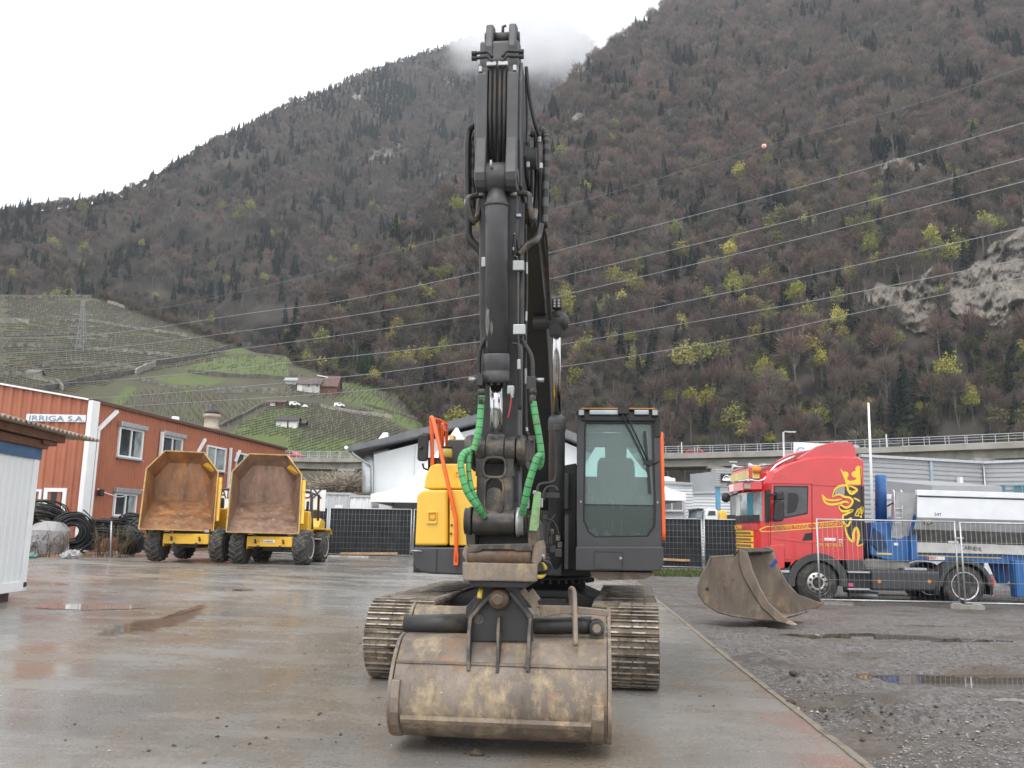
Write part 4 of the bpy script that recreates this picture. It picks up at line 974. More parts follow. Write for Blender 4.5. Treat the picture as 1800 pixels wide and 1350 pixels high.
# --- boom
AX = E(881.5, 640, -4.5).x     # arm centre line
BX = AX + .005
def side_profile(pts, half):
    P = [V((0,a,b)) for a, b in pts]; P = catmull(P, 5); k = len(P); up_, lo_ = [], []
    for i, p in enumerate(P):
        d = (P[min(i+1,k-1)]-P[max(i-1,0)]).normalized(); n = V((0,-d.z,d.y)); h = interp(half, i/(k-1)); up_.append((p.y+n.y*h, p.z+n.z*h)); lo_.append((p.y-n.y*h, p.z-n.z*h))
    return up_ + lo_[::-1]
F_ = (-.30, 1.92); B_ = (-4.62, 4.62)
boomx = E(936, 700, -1.5).x
def shear(mb):  # boom runs straight from its foot to the arm pin, a little skewed to the frame
    mb.v = [(x + (boomx-BX)*((y-B_[0])/(F_[0]-B_[0])), y, z) for x, y, z in mb.v]; return mb
prof = side_profile([F_, (-.85,2.9), (-1.9,3.95), (-3.2,4.50), (-4.15,4.62)], [(0,.20),(.2,.25),(.5,.33),(.8,.27),(1,.22)])
mb = MB(); mb.prism(prof, 'x', BX-.21, BX+.21); shear(mb); boom = mb.build('boom', m_boom, EX, bevel=.02)
for s in (-1, 1):
    mb = MB(); pr2 = [(-4.0,4.84),(-4.62,4.80),(-4.78,4.70),(-4.80,4.56),(-4.68,4.44),(-4.0,4.40)]
    mb.prism(pr2, 'x', BX+s*.175-.03, BX+s*.175+.03); shear(mb); mb.build('boom_fork', m_boom, boom, bevel=.015)
mb = MB(); mb.cyl((BX-.27,B_[0],B_[1]),(BX+.27,B_[0],B_[1]),.09,20); mb.build('boom_pin', m_dark, EX)

# --- arm
T_ = V((0,-4.30,1.74)); C_ = V((0,-4.98,5.62)); ad = (C_-T_).normalized(); an = V((0,-ad.z,ad.y)) # an points to the camera
if an.y > 0: an = -an
def AP(u, f, lx=0): p = T_ + ad*u + an*f; return V((AX+lx, p.y, p.z))
def A2(u, f): p = AP(u, f); return (p.y, p.z)
def arm_u(py, f):
    lo, hi = -.5, 5
    for _ in range(40):
        mid = (lo+hi)/2; p = SPACE[EX.name] @ AP(mid, f)
        if proj(p)[1] > py: lo = mid
        else: hi = mid
    return lo
uT = arm_u(75, .1)
armp = [A2(-.12,.10),A2(.5,.13),A2(1.4,.17),A2(2.4,.22),A2(2.75,.24),A2(3.1,.24),A2(uT,.14),A2(uT+.05,-.05),A2(3.3,-.30),A2(2.85,-.42),A2(2.5,-.40),A2(1.4,-.26),A2(.4,-.16),A2(-.12,-.12)]
mb = MB(); mb.prism(armp, 'x', AX-.155, AX+.155); arm = mb.build('arm', m_char2, EX, bevel=.018)
mb = MB(); mb.cyl((AX-.16,T_.y,T_.z),(AX+.16,T_.y,T_.z),.14,24); mb.build('arm_nose', m_dark, arm, bevel=.01)
# front flanges that carry the bucket cylinder
ub = arm_u(305, .42); u1 = arm_u(110, .2)
for s in (-1, 1):
    mb = MB(); pr2 = [A2(ub-.16,.16)]+[A2(ub+.115*math.sin(q), .31+.115*math.cos(q)) for q in (-1.9,-1.4,-.9,-.4,.1,.6)]+[A2(ub+.30,.33),A2(u1-.1,.26),A2(u1,.15),A2(u1-.5,.05),A2(ub,.05)]
    xx = AX+s*.118; mb.prism(pr2, 'x', xx-.042, xx+.042); mb.build('cylinder_flange', m_char2, arm, bevel=.01)
for s in (-1, 1):   # outer side plates widening the upper arm
    mb = MB(); pr2 = [A2(ub-.05,.20),A2(ub+.3,.26),A2(u1-.15,.20),A2(u1+.05,.06),A2(u1-.1,-.2),A2(2.6,-.36),A2(ub-.1,-.2)]
    xx = AX+s*.17; mb.prism(pr2, 'x', xx-.012, xx+.012); mb.build('side_plate', m_char2, arm, bevel=.008)
# yoke at the very top
uy = arm_u(42, .05)
for s in (-1, 1):
    mb = MB(); pr2 = [A2(uT-.45,.15),A2(uT-.05,.17),A2(uy-.02,.10),A2(uy,-.02),A2(uy-.08,-.14),A2(uT-.25,-.24)]
    xx = AX+s*.092+.012; mb.prism(pr2, 'x', xx-.03, xx+.03); mb.build('yoke_plate', m_char2, arm, bevel=.012)
mb = MB(); p = AP(uy-.10, 0); mb.cyl((AX-.13,p.y,p.z),(AX+.15,p.y,p.z),.05,16); mb.build('yoke_pin', m_dark, arm)
mb = MB(); p = AP(uy-.10,0,.012)+V((0,0,.03)); mb.tube([p, p+V((0,0,.075)), p+V((.025,0,.085))], .012, 6); mb.build('grease_nipple', m_dark, arm)
# pipes running down the channel between the flanges
for k, lx in enumerate((-.055,-.02,.02,.055)):
    mb = MB(); mb.tube([AP(ub+.12,.26,lx),AP(ub+.5,.29,lx),AP(u1-.05,.24,lx),AP(u1+.02,.21,lx)], .014, 8); mb.build('hydraulic_pipe', m_dark, arm)
for lx in (-.045, .045):
    mb = MB(); p = AP(arm_u(113.5,.26),.26,lx); mb.cbox(p,.078,.04,.034); mb.build('pipe_clamp', m_silver, arm, bevel=.005)
for s in (-1, 1):
    for py in (96, 104.5):
        mb = MB(); u_ = arm_u(py,.2); p = AP(u_,.24); mb.tube([p+V((s*.19,0,0)), p+V((s*.12,-.01,0)), p+V((s*.07,-.02,-.005)), p+V((s*.04,-.02,-.05))], .013, 8, sub=3); mb.tube([p+V((s*.205,0,0)),p+V((s*.165,0,0))], .02, 8); mb.build('hydraulic_pipe', m_dark, arm)
    p = AP(arm_u(122,.24),.24,s*.135); mb = MB(); mb.cbox(p,.03,.04,.05); mb.build('pipe_clamp', m_silver, arm, bevel=.006)
# arm cylinder behind the boom nose is hidden; its rod end shows at the yoke
p = AP(uy-.10,0,.012); q = V((BX+.03,-2.35,4.74)); md_ = p.lerp(q,.40)
mb = MB(); mb.tube([p, md_], .045, 12); mb.build('arm_cylinder_rod', m_chrome, EX)
mb = MB(); mb.lathe([(.06,0),(.088,.04),(.088,.95),(.06,1)], md_, q, 18); mb.build('arm_cylinder', m_char2, EX)
mb = MB(); mb.prism([(-2.55,4.45),(-2.15,4.35),(-2.25,4.80),(-2.42,4.84)], 'x', BX-.06, BX+.12); mb.build('cylinder_bracket', m_boom, EX, bevel=.015)

# --- bucket cylinder
LY = -4.74                                              # plane of the linkage pins
pu = AP(ub, .31); pl_ = E(881.5, 791, LY); pl_.x = AX
cd_ = (pl_-pu).normalized(); cl = (pl_-pu).length
def CP(py):
    lo, hi = 0, cl
    for _ in range(40):
        mid = (lo+hi)/2
        if proj(SPACE[EX.name] @ (pu+cd_*mid))[1] < py: lo = mid
        else: hi = mid
    return pu + cd_*lo
mb = MB(); mb.cyl((AX-.17,pu.y,pu.z),(AX+.17,pu.y,pu.z),.055,18); mb.cyl((AX-.075,pu.y,pu.z),(AX+.075,pu.y,pu.z),.11,22); mb.tube([pu, CP(330)], .06, 14); mb.lathe([(.055,0),(.088,.12),(.088,1)], CP(325), CP(624), 26)
mb.lathe([(.098,0),(.104,.06),(.104,.55),(.098,.6),(.104,.62),(.104,.9),(.10,1)], CP(622), CP(673), 26); cyl_ = mb.build('bucket_cylinder', m_char2, EX)
mb = MB()
for i in range(10):
    a = i*math.pi/5; c0 = CP(673); q = cd_.cross(V((1,0,0))).normalized(); o_ = V((1,0,0))*(.082*math.cos(a)) + q*(.082*math.sin(a)); mb.cyl(c0+o_-cd_*.01, c0+o_+cd_*.018, .014, 6)
mb.build('gland_bolt', m_dark, cyl_)
mb = MB(); mb.cyl(CP(672), CP(766), .050, 24); mb.build('cylinder_rod', m_chrome, cyl_)
mb = MB(); mb.lathe([(.052,0),(.07,.15),(.08,1)], CP(762), CP(790), 20); mb.cyl((AX-.07,pl_.y,pl_.z),(AX+.07,pl_.y,pl_.z),.108,26); mb.build('rod_eye', m_linksteel, cyl_, bevel=.006)
for py in (358,): mb = MB(); mb.cyl(CP(py), CP(py+5), .094, 26); mb.build('cylinder_band', m_char, cyl_)
mb = MB(); mb.tube([CP(300)+V((-.03,-.12,.02)),CP(296)+V((-.03,-.13,.08))], .01, 6); mb.build('grease_nipple', m_silver, cyl_)

sc_m = M('bare_scuffed_paint', (.17,.16,.145), .6, var=.4, scale=14)
for k_, (py0, py1, a0, a1) in enumerate(((545,590,-150,-118),(566,588,-116,-100),(440,520,-172,-166),(600,612,-140,-132))):
    vs = []; mb = MB(); n_ = 14; e1 = V((1,0,0)); e2 = cd_.cross(e1).normalized(); e2 = e2 if e2.y > 0 else -e2
    for i in range(n_):
        t_ = 2*math.pi*i/n_; u = .5+.5*math.cos(t_)*(1+.5*noise.noise(V((math.cos(t_)*2,math.sin(t_)*2,k_)))); w_ = .5+.5*math.sin(t_)*(1+.6*noise.noise(V((math.cos(t_)*3,math.sin(t_)*3,k_+4))))
        an2 = rad(a0+(a1-a0)*u); c0 = CP(py0+(py1-py0)*w_); vs.append(c0 + e1*(.0895*math.cos(an2)) + e2*(.0895*math.sin(an2)))
    mb.add(vs, [tuple(range(n_))]); mb.build('paint_scuff', sc_m, cyl_)
# --- rocker and H link
for s in (-1, 1):
    mb = MB(); q = AP(.42, 0); prl = [(pl_.y-.10,pl_.z-.03),(pl_.y-.06,pl_.z+.10),(pl_.y+.06,pl_.z+.10),(q.y+.09,q.z+.09),(q.y+.11,q.z-.05),(q.y,q.z-.11),(pl_.y,pl_.z-.11)]
    xx = AX+s*.205; mb.prism(prl,'x',xx-.022,xx+.022); mb.build('rocker_arm', m_dark, EX, bevel=.008)
lo_ = E(881.5, 917, LY); lo_.x = AX
mb = MB()
mb.lathe([(.095,0),(.105,.03),(.105,.97),(.095,1)], (AX-.155,pl_.y,pl_.z),(AX-.073,pl_.y,pl_.z),26); mb.lathe([(.095,0),(.105,.03),(.105,.97),(.095,1)], (AX+.073,pl_.y,pl_.z),(AX+.155,pl_.y,pl_.z),26)
mb.lathe([(.092,0),(.104,.03),(.104,.97),(.092,1)], (AX-.165,lo_.y,lo_.z),(AX+.165,lo_.y,lo_.z),28)
zt_, zl_ = pl_.z, lo_.z; zm = E(881,835,LY).z; y0_, y1_ = LY-.075, LY+.05
def rr_(cx, cz, w_, h_, r, n=4):
    pts = []
    for qx, qz, s in ((cx+w_/2-r,cz+h_/2-r,0),(cx-w_/2+r,cz+h_/2-r,1),(cx-w_/2+r,cz-h_/2+r,2),(cx+w_/2-r,cz-h_/2+r,3)):
        for k in range(n): a = (s+k/(n-1))*math.pi/2; pts.append((qx+r*math.cos(a), qz+r*math.sin(a)))
    return pts
h1c = (E(881,823,LY).z); h2c = E(881,873,LY).z
zmid = E(881,839,LY).z
mb.ring(rr_(AX,(zt_+.02+zmid)/2,.29,zt_+.02-zmid,.01), rr_(AX,h1c,.155,.135,.045), 'y', y0_, y1_)
mb.ring(rr_(AX,(zmid+zl_)/2,.27,zmid-zl_,.01), rr_(AX,h2c,.125,.275,.06), 'y', y0_+.003, y1_-.003)
hl = mb.build('link_plate', m_linksteel, EX, bevel=.014)
mb = MB(); mb.ring(rr_(AX,h1c,.19,.17,.055), rr_(AX,h1c,.15,.13,.043), 'y', y0_-.016, y0_+.02); mb.ring(rr_(AX,h2c,.155,.30,.075), rr_(AX,h2c,.125,.27,.06), 'y', y0_-.012, y0_+.02); mb.build('opening_rim', m_linksteel, hl, bevel=.006)
mb = MB(); mb.prism([(x,z) for x,z in rr_(AX,h2c-.035,.124,.20,.055)], 'y', y0_+.015, y0_+.04); mb.build('slot_cover', m_linksteel, hl)
for s in (-1, 1):
    mb = MB(); xx = AX+s*.20; mb.lathe([(.07,0),(.115,.1),(.12,.5),(.10,1)],(AX+s*.157,pl_.y,pl_.z),(AX+s*.235,pl_.y,pl_.z),24); mb.build('pin_cap', m_linksteel, EX, bevel=.005)
    mb = MB(); mb.lathe([(.110,0),(.110,.4),(.10,.45),(.10,1)],(AX+s*.168,lo_.y,lo_.z),(AX+s*.225,lo_.y,lo_.z),26); mb.build('pin_collar', m_silver if s > 0 else m_linksteel, EX)
mb = MB(); p = E(934,774,LY-.06); mb.cyl(p+V((0,-.05,0)),p+V((0,.03,0)),.013,10); mb.cbox(p+V((.0,.02,-.06)),.05,.05,.19); mb.build('pin_lock', m_linksteel, EX, bevel=.006)
# chipped lime guard on the right
mb = MB(); mb.loft([[E(x,y,l) for x,y,l in ((938,870,LY-.1),(946,862,LY-.1),(951,866,LY-.1),(951,866,LY),(938,870,LY))],[E(x,y,l) for x,y,l in ((932,915,LY-.13),(944,915,LY-.13),(949,900,LY-.13),(949,900,LY+.02),(932,915,LY+.02))],[E(x,y,l) for x,y,l in ((930,933,LY-.13),(944,934,LY-.13),(947,925,LY-.13),(947,925,LY+.02),(930,933,LY+.02))]], smooth=False); mb.build('lime_guard', m_lime, EX, bevel=.006)
mb = MB()
for px, py in ((928,886),(951,884),(940,866)): p = E(px,py,LY-.04); mb.cbox(p,.028,.04,.07 if py > 870 else .03)
mb.build('hose_fitting', m_silver, EX, bevel=.006)

# --- quick coupler
QY = -4.80
mb = MB(); mb.prism(EP([(813.5,1021),(812,988),(945,991),(944,1023)], QY),'y',QY,QY+.05)
cpl = mb.build('coupler', m_bucket2, EX, bevel=.012)
mb = MB(); mb.prism(EP([(822,1019),(937,1021),(926,1034),(832,1032)], QY+.08),'y',QY+.055,QY+.55); mb.build('coupler_base', m_dark, cpl, bevel=.01)
for side, pts in ((-1,[(818,985),(812,975),(815,962),(821,958),(826,962),(826,990),(818,992)]),(1,[(933,990),(935,962),(942,950),(949,950),(952,965),(952,985),(945,994)])):
    mb = MB(); mb.prism(EP(pts, QY+.02),'y',QY+.02,QY+.5); mb.build('coupler_plate', m_bucket2, cpl, bevel=.012)
for pts in ([(820,955),(818,925),(822,908),(832,902),(836,906),(836,955),(828,970)],[(926,905),(938,908),(947,918),(949,950),(938,968),(929,966)]):
    mb = MB(); mb.prism(EP(pts, LY-.02),'y',LY-.04,LY+.42); mb.build('coupler_ear', m_linksteel, cpl, bevel=.012)
mb = MB(); mb.prism(EP([(824,957),(935,955),(936,969),(908,969),(905,966),(848,966),(845,970),(824,971)], QY+.02),'y',QY-.01,QY+.09); mb.build('locking_bar', m_linksteel, cpl, bevel=.006)
a, b = E(823,977.5,QY+.06), E(934,977.5,QY+.06); mb = MB(); rr2 = [.068*(1+.10*noise.noise(V((i*.7,0,0)))) for i in range(16)]; mb.lathe([(r,i/15) for i,r in enumerate(rr2)], a, b, 18); mb.build('mounting_pin', m_pinrust, cpl)
a, b = E(828,958,LY+.2), E(930,958,LY+.2); mb = MB(); mb.box(a.x,b.x,LY+.16,LY+.3,a.z-.1,a.z+.10); mb.build('coupler_back', m_dark, cpl)
mb = MB(); mb.tube(ET([(947,975,QY+.1),(955,985,QY+.05),(965,990,QY+.05),(967,998,QY+.08),(958,1006,QY+.1),(940,1008,QY+.2)]), .014, 8, sub=4); mb.build('hydraulic_hose', m_rub, EX)
mb = MB(); mb.tube(ET([(952,990,QY+.15),(958,998,QY+.14),(957,1008,QY+.14),(950,1014,QY+.1),(938,1012,QY+.05)]), .016, 8, sub=4); mb.build('hydraulic_hose', M('yellow_hose',(.55,.40,.06),.5,dirt=(.2,.15,.08),amt=.4), EX)
mb = MB(); p = E(952,980,QY+.1); mb.cbox(p,.045,.05,.05); mb.build('hose_fitting', m_silver, EX, bevel=.01)
mb = MB(); mb.tube(ET([(848,1034,QY+.2),(844,1042,QY+.1),(843,1052,QY+.08)]), .02, 8, sub=3); mb.build('hydraulic_hose', bpy.data.materials['yellow_hose'], EX)

# --- tilting ditch bucket
secp = [(1068,-4.16),(1078,-4.22),(1113,-4.34),(1119,-4.50),(1128,-4.60),(1148,-4.70),(1169,-4.775),(1200,-4.85),(1232,-4.885),(1258,-4.885),(1280,-4.84),(1293,-4.77),(1299.5,-4.70)]
sec = [(ly, E(878, y, ly).z) for y, ly in secp]; _h = sec[:3]; _c1 = catmull([V((0,)+q) for q in sec[3:7]], 5); _c2 = catmull([V((0,)+q) for q in sec[6:]], 6)[1:]
sec0 = list(sec); sec = _h + [(q.y,q.z) for q in _c1+_c2]; zlip = sec[-1][1]
sec += [(-4.45, zlip-.005), (-4.05, zlip+.01), (-3.95, zlip+.012)]
xl = E(683.5, 1240, -4.88).x; xr = E(1072, 1240, -4.88).x
def shell_mesh(xa, xb, nx, sec, wob):
    P = [V((0,a,b)) for a, b in sec]; mb = MB(); n = len(P); rings = []
    for i in range(nx+1):
        x = xa+(xb-xa)*i/nx; rings.append([V((x, p.y+wob*noise.noise(V((x*3, p.z*4, 0))), p.z)) for p in P])
    inn_ = [[V((p.x, p.y+.045, p.z+(.02 if p.z < .25 else 0))) for p in rg] for rg in rings]
    mb.loft([rg+ir[::-1] for rg, ir in zip(rings, inn_)], smooth=False); return mb
bk = shell_mesh(xl+.02, xr-.02, 40, sec, .012).build('bucket', m_bucket, EX)
spoly = [(a-.022, b) for a, b in sec[:-3]] + [(-4.45,zlip-.012),(-3.93,zlip-.0),(-3.90,zlip+.10),(-3.98,sec[2][1]),(-4.10,sec[0][1]+.02)]
for xx in (xl, xr):
    mb = MB(); mb.prism(spoly,'x',xx-.014,xx+.014); mb.build('bucket_side', m_bucket, bk, bevel=.005)
zz = lambda y, ly: E(878,y,ly).z
mb = MB(); mb.loft([[V((x, -4.90+.006*noise.noise(V((x*5,0,0))), zz(1263,-4.88))), V((x,-4.905,zz(1270,-4.88))), V((x,-4.885,zz(1277,-4.87))), V((x,-4.82,zz(1276,-4.86))), V((x,-4.85,zz(1263,-4.87)))] for x in [xl+.09+(xr-xl-.22)*i/20 for i in range(21)]], smooth=False); mb.build('wear_strip', m_bucket2, bk)
for xx in (xr-.085,):
    mb = MB(); mb.prism([(a-.03,b) for a,b in sec0[8:13]]+[(a+.02,b) for a,b in sec0[8:13]][::-1],'x',xx-.045,xx+.045); mb.build('wear_corner', m_bucket2, bk, bevel=.006)
mb = MB(); mb.prism([(a-.03,b) for a,b in sec0[7:13]]+[(a+.02,b) for a,b in sec0[7:13]][::-1],'x',xl+.012,xl+.075); mb.build('wear_corner', m_bucket2, bk, bevel=.006)
mb = MB(); a_ = sec0[6]; mb.loft([[V((x,a_[0]-.012,a_[1]+.012)),V((x,a_[0]-.014,a_[1]-.004)),V((x,a_[0]+.02,a_[1]-.01)),V((x,a_[0]+.03,a_[1]+.014))] for x in [xl+.02+(xr-xl-.04)*i/24 for i in range(25)]], smooth=False); mb.build('weld_seam', m_bucket, bk)
# tilt bracket
TB = -4.62
mb = MB(); mb.prism(EP([(838,1027),(918,1027),(912,1042),(936,1084),(937,1128),(821,1128),(822,1084),(846,1042)], TB),'y',TB,TB+.03); br_ = mb.build('tilt_bracket', m_dark, bk, bevel=.006)
mb = MB(); p = E(878,1052,TB); mb.lathe([(.06,0),(.085,.15),(.085,1)],(p.x,TB-.11,p.z),(p.x,TB+.4,p.z),26); mb.build('tilt_pin', m_pinrust, br_); mb = MB(); mb.lathe([(.03,0),(.052,.2),(.055,1)],(p.x,TB-.135,p.z),(p.x,TB-.10,p.z),8); mb.build('pin_head', m_pinrust, br_)
mb = MB(); p2 = E(842,1088,TB); mb.cyl((p2.x,TB-.012,p2.z),(p2.x,TB+.02,p2.z),.04,18); mb.build('bracket_plug', m_linksteel, br_)
def rib(pts, wd, name='bracket_rib'):
    mb = MB(); P = [E(*q) for q in pts]; rings = []
    for i, q in enumerate(P):
        d = (P[min(i+1,len(P)-1)]-P[max(i-1,0)]); d.y = 0; d.normalize(); s = V((d.z,0,-d.x))*wd/2
        rings.append([q-s, q+s, q+s+V((0,.13,0)), q-s+V((0,.13,0))])
    mb.loft(rings, smooth=False); return mb.build(name, m_linksteel, br_, bevel=.005)
rib([(866,1042,TB-.05),(827,1086,TB-.06),(824,1112,TB-.10),(823,1140,TB-.16),(823,1179,TB-.20)], .028)
rib([(896,1042,TB-.05),(932,1086,TB-.06),(930,1112,TB-.10),(929,1140,TB-.16),(927,1181,TB-.20)], .028)
rib([(877,1084,TB-.04),(875,1112,TB-.08),(875,1140,TB-.16),(874,1184,TB-.20)], .024)
# brackets beside the pin
mb = MB(); mb.prism(EP([(910,1040),(922,1032),(928,1042),(936,1034),(950,1052),(944,1058),(948,1066),(938,1072),(928,1058)], TB+.05),'y',TB+.04,TB+.07); mb.build('hose_guard_plate', m_bucket2, bk, bevel=.004)
mb = MB(); mb.prism(EP([(820,1066),(836,1048),(852,1040),(845,1054),(838,1068),(826,1090),(818,1084)], TB+.05),'y',TB+.04,TB+.07); mb.build('hose_guard_plate', m_dark, bk, bevel=.004)
# top lip, back tube, tilt cylinder
mb = MB(); mb.prism(EP([(947,1064),(1000,1065),(1070,1072),(1070,1084),(1040,1080),(985,1079),(950,1086)], TB+.12),'y',TB+.10,TB+.16); mb.build('top_lip', m_bucket2, bk, bevel=.006)
a, b = E(712,1098,-4.36), E(822,1096,-4.36); mb = MB(); mb.cyl(a,b,.075,20); mb.build('back_tube', m_dark, bk)
a, b = E(938,1101,-4.42), E(1040,1099,-4.42); mb = MB(); mb.lathe([(.058,0),(.062,.02),(.062,.80),(.066,.82),(.066,1)],a,b,22); tc_ = mb.build('tilt_cylinder', m_dark, bk)
e_ = E(1049,1103,-4.46); mb = MB(); mb.lathe([(.055,0),(.062,.3),(.062,1)],e_+V((0,-.06,0)),e_+V((0,.08,0)),22); mb.cbox(e_+V((0,.03,-.08)),.11,.08,.14); mb.build('cylinder_eye', m_linksteel, tc_, bevel=.006); mb = MB(); mb.cyl(e_+V((0,-.072,0)),e_+V((0,-.05,0)),.032,16); mb.build('eye_pin', m_bucket2, tc_)
mb = MB(); mb.tube(ET([(1012,1135,-4.72),(1011,1100,-4.64),(1010,1060,-4.55),(1009,1042,-4.50),(1006,1035,-4.48),(1003,1040,-4.42),(1006,1080,-4.38)]), [.02]*10+[.018], 10, sub=3); mb.build('bent_bar', m_bucket2, bk)

# --- hoses and pipes of the arm
def hose(pts, r, m, name='hydraulic_hose', n=8, band=None, sub=6):
    mb = MB(); mb.tube(ET(pts), r, n, 0, sub=(20 if band == (4,1,1) and 'green' in name else sub), band=((10,1,1) if 'green' in name else band)); return mb.build(name, m, EX)
GB = [m_hosegreen, m_black]; AF = -4.95
hose([(847,685,AF),(845,720,AF),(842,752,AF),(838,772,AF),(832,792,AF)], .026, GB, 'green_hose', band=(4,1,1))
hose([(830,786,AF),(825,800,AF),(824,830,AF),(830,862,AF),(842,888,AF+.05),(852,905,AF+.15)], .020, GB, 'green_hose', band=(4,1,1))
hose([(826,792,AF),(815,798,AF-.02),(810,812,AF-.04),(813,838,AF-.05),(822,866,AF-.04),(838,890,AF),(851,908,AF+.1)], .027, GB, 'green_hose', band=(4,1,1))
hose([(937,706,AF),(941,730,AF),(947,765,AF),(951,795,AF),(950,815,AF+.02),(945,822,AF+.03)], .026, GB, 'green_hose', band=(4,1,1))
hose([(950,800,AF-.04),(944,805,AF-.06),(936,828,AF-.06),(928,856,AF-.05),(922,885,AF),(918,902,AF+.08)], .028, GB, 'green_hose', band=(4,1,1))
PF = -4.86
hose([(857,372,PF),(857,480,PF),(857,585,PF+.04),(853,610,PF+.05),(851,650,PF+.05),(848,690,PF+.05)], .021, m_dark, 'hydraulic_pipe')
hose([(853,595,PF),(843,620,PF),(842,660,PF),(845,690,PF)], .018, m_rub)
hose([(904,340,PF),(910,420,PF),(917,470,PF),(917,590,PF+.02),(921,603,PF+.02),(934,628,PF+.02),(936,665,PF+.02)], .019, m_dark, 'hydraulic_pipe')
hose([(908,585,PF+.1),(912,640,PF+.1),(914,720,PF+.1)], .014, m_dark, 'hydraulic_pipe')
hose([(901,604,PF-.05),(911,606,PF-.05),(913,622,PF-.05),(912,640,PF-.05)], .009, m_dark, 'hydraulic_pipe')
hose([(912,632,PF-.05),(912,650,PF-.05)], .015, m_silver, 'hose_fitting')
hose([(924,395,PF+.06),(926,500,PF+.06),(924,600,PF+.06),(925,740,PF+.1),(930,765,PF+.1)], .010, [m_black, m_silver], 'braided_cable', band=(5,1,1))
hose([(903,390,PF-.02),(905,400,PF-.02),(902,440,PF-.02),(907,452,PF),(915,448,PF)], .009, [m_black, m_silver], 'braided_cable', band=(4,1,1))
hose([(900,690,PF-.1),(897,715,PF-.12),(893,735,PF-.12)], .006, M('red_cable',(.35,.03,.02),.5), 'cable')
hose([(900,686,PF-.1),(900,700,PF-.1)], .012, m_silver, 'hose_fitting')
for px, py, w_, h_ in ((911.5,468,19,17),(913,580,20,17),(851,462,8,17),(898,686,11,14),(934,674,15,22),(844,668,10,20),(912,380,9,6)):
    p = E(px,py,PF-.06); mb = MB(); mb.cbox(p, w_*.0047, .05, h_*.0047); mb.build('pipe_clamp', m_silver if py < 600 or px == 898 else m_dark, EX, bevel=.006)
for a_ in ((832,667),(948,668)): p = E(*a_,PF-.04); mb = MB(); mb.cyl(p+V((-.035,0,0)),p+V((.035,0,0)),.016,10); mb.build('hose_fitting', m_silver, EX)
for a_ in ((846,700),(936,698)): p = E(*a_,AF); mb = MB(); mb.lathe([(.02,0),(.03,.1),(.03,.4),(.02,.45),(.026,.5),(.026,1)],p+V((0,0,.07)),p+V((0,0,-.05)),12); mb.build('hose_fitting', m_linksteel, EX)
# loops at the boom joint
LP_ = -4.75
def loopband(): return (3,1,1)
HB = [m_rub, M('hose_spiral',(.075,.075,.078),.5)]
hose([(824,420,LP_),(822,330,LP_),(822,260,LP_),(825,232,LP_),(832,221,LP_-.02),(838,224,LP_+.1),(841,250,LP_+.2)], .027, m_rub)
hose([(831,395,LP_+.05),(831,300,LP_+.05),(832,250,LP_+.05),(837,228,LP_+.1),(843,232,LP_+.15)], .025, HB, band=(2,1,1))
hose([(843,232,LP_),(846,226,LP_-.03),(848,240,LP_-.05),(847,300,LP_-.05),(844,345,LP_-.05)], .025, HB, band=(2,1,1))
hose([(957,400,LP_+.1),(959,320,LP_+.1),(960,255,LP_+.1),(957,232,LP_+.1),(951,230,LP_+.1),(947,250,LP_+.12)], .029, HB, band=(2,1,1))
hose([(939,390,LP_+.2),(944,330,LP_+.2),(943,260,LP_+.2),(940,232,LP_+.2),(935,240,LP_+.2)], .024, m_rub)
hose([(932,400,LP_+.3),(934,300,LP_+.3),(928,250,LP_+.3)], .024, m_rub)
hose([(949,300,LP_+.15),(950,360,LP_+.15),(947,420,LP_+.15)], .02, m_rub)
hose([(842,120,PF),(841,170,PF),(837,215,PF-.02),(836,260,PF)], .013, m_rub)
hose([(925,118,PF),(930,165,PF),(940,215,PF),(948,240,PF+.05)], .015, m_rub)
hose([(924,130,PF),(926,200,PF),(926,255,PF)], .009, m_rub, 'cable')
hose([(824,415,LP_),(829,425,LP_),(842,438,LP_),(850,450,LP_)], .034, m_rub)
hose([(848,343,PF-.1),(832,345,PF-.12),(824,349,PF-.14),(823,360,PF-.14),(828,380,PF-.12),(834,388,PF-.1),(841,376,PF-.06),(845,350,PF-.05)], .024, m_linksteel, 'elbow_pipe')
hose([(905,340,PF-.1),(922,340,PF-.12),(930,344,PF-.14),(931,356,PF-.14),(934,380,PF-.12),(938,386,PF-.1),(941,370,PF-.04)], .024, m_linksteel, 'elbow_pipe')
for a_ in ((823,356),(930,352),(848,340),(903,340)): p = E(*a_,PF-.12); mb = MB(); mb.lathe([(.024,0),(.031,.1),(.031,.9),(.024,1)],p+V((0,0,-.025)),p+V((0,0,.025)),12); mb.build('hose_fitting', m_silver, EX)
hose([(912,448,PF),(925,432,PF),(938,424,PF+.02),(946,415,PF+.1),(950,395,PF+.15)], .03, m_linksteel, 'elbow_pipe')
for lx_, py in ((948,246),(951,292),(927,150),(928,290)): p = E(lx_,py,LP_); mb = MB(); mb.cbox(p,.03,.03,.05); mb.build('hose_clip', m_silver, EX, bevel=.006)
# boom side piping
hose([(950,400,-4.2),(956,450,-3.6),(962,500,-3.0),(966,560,-2.5)], .028, m_dark, 'hydraulic_pipe')
hose([(956,400,-4.2),(961,430,-3.9),(964,500,-3.0)], .012, m_rub, 'cable')
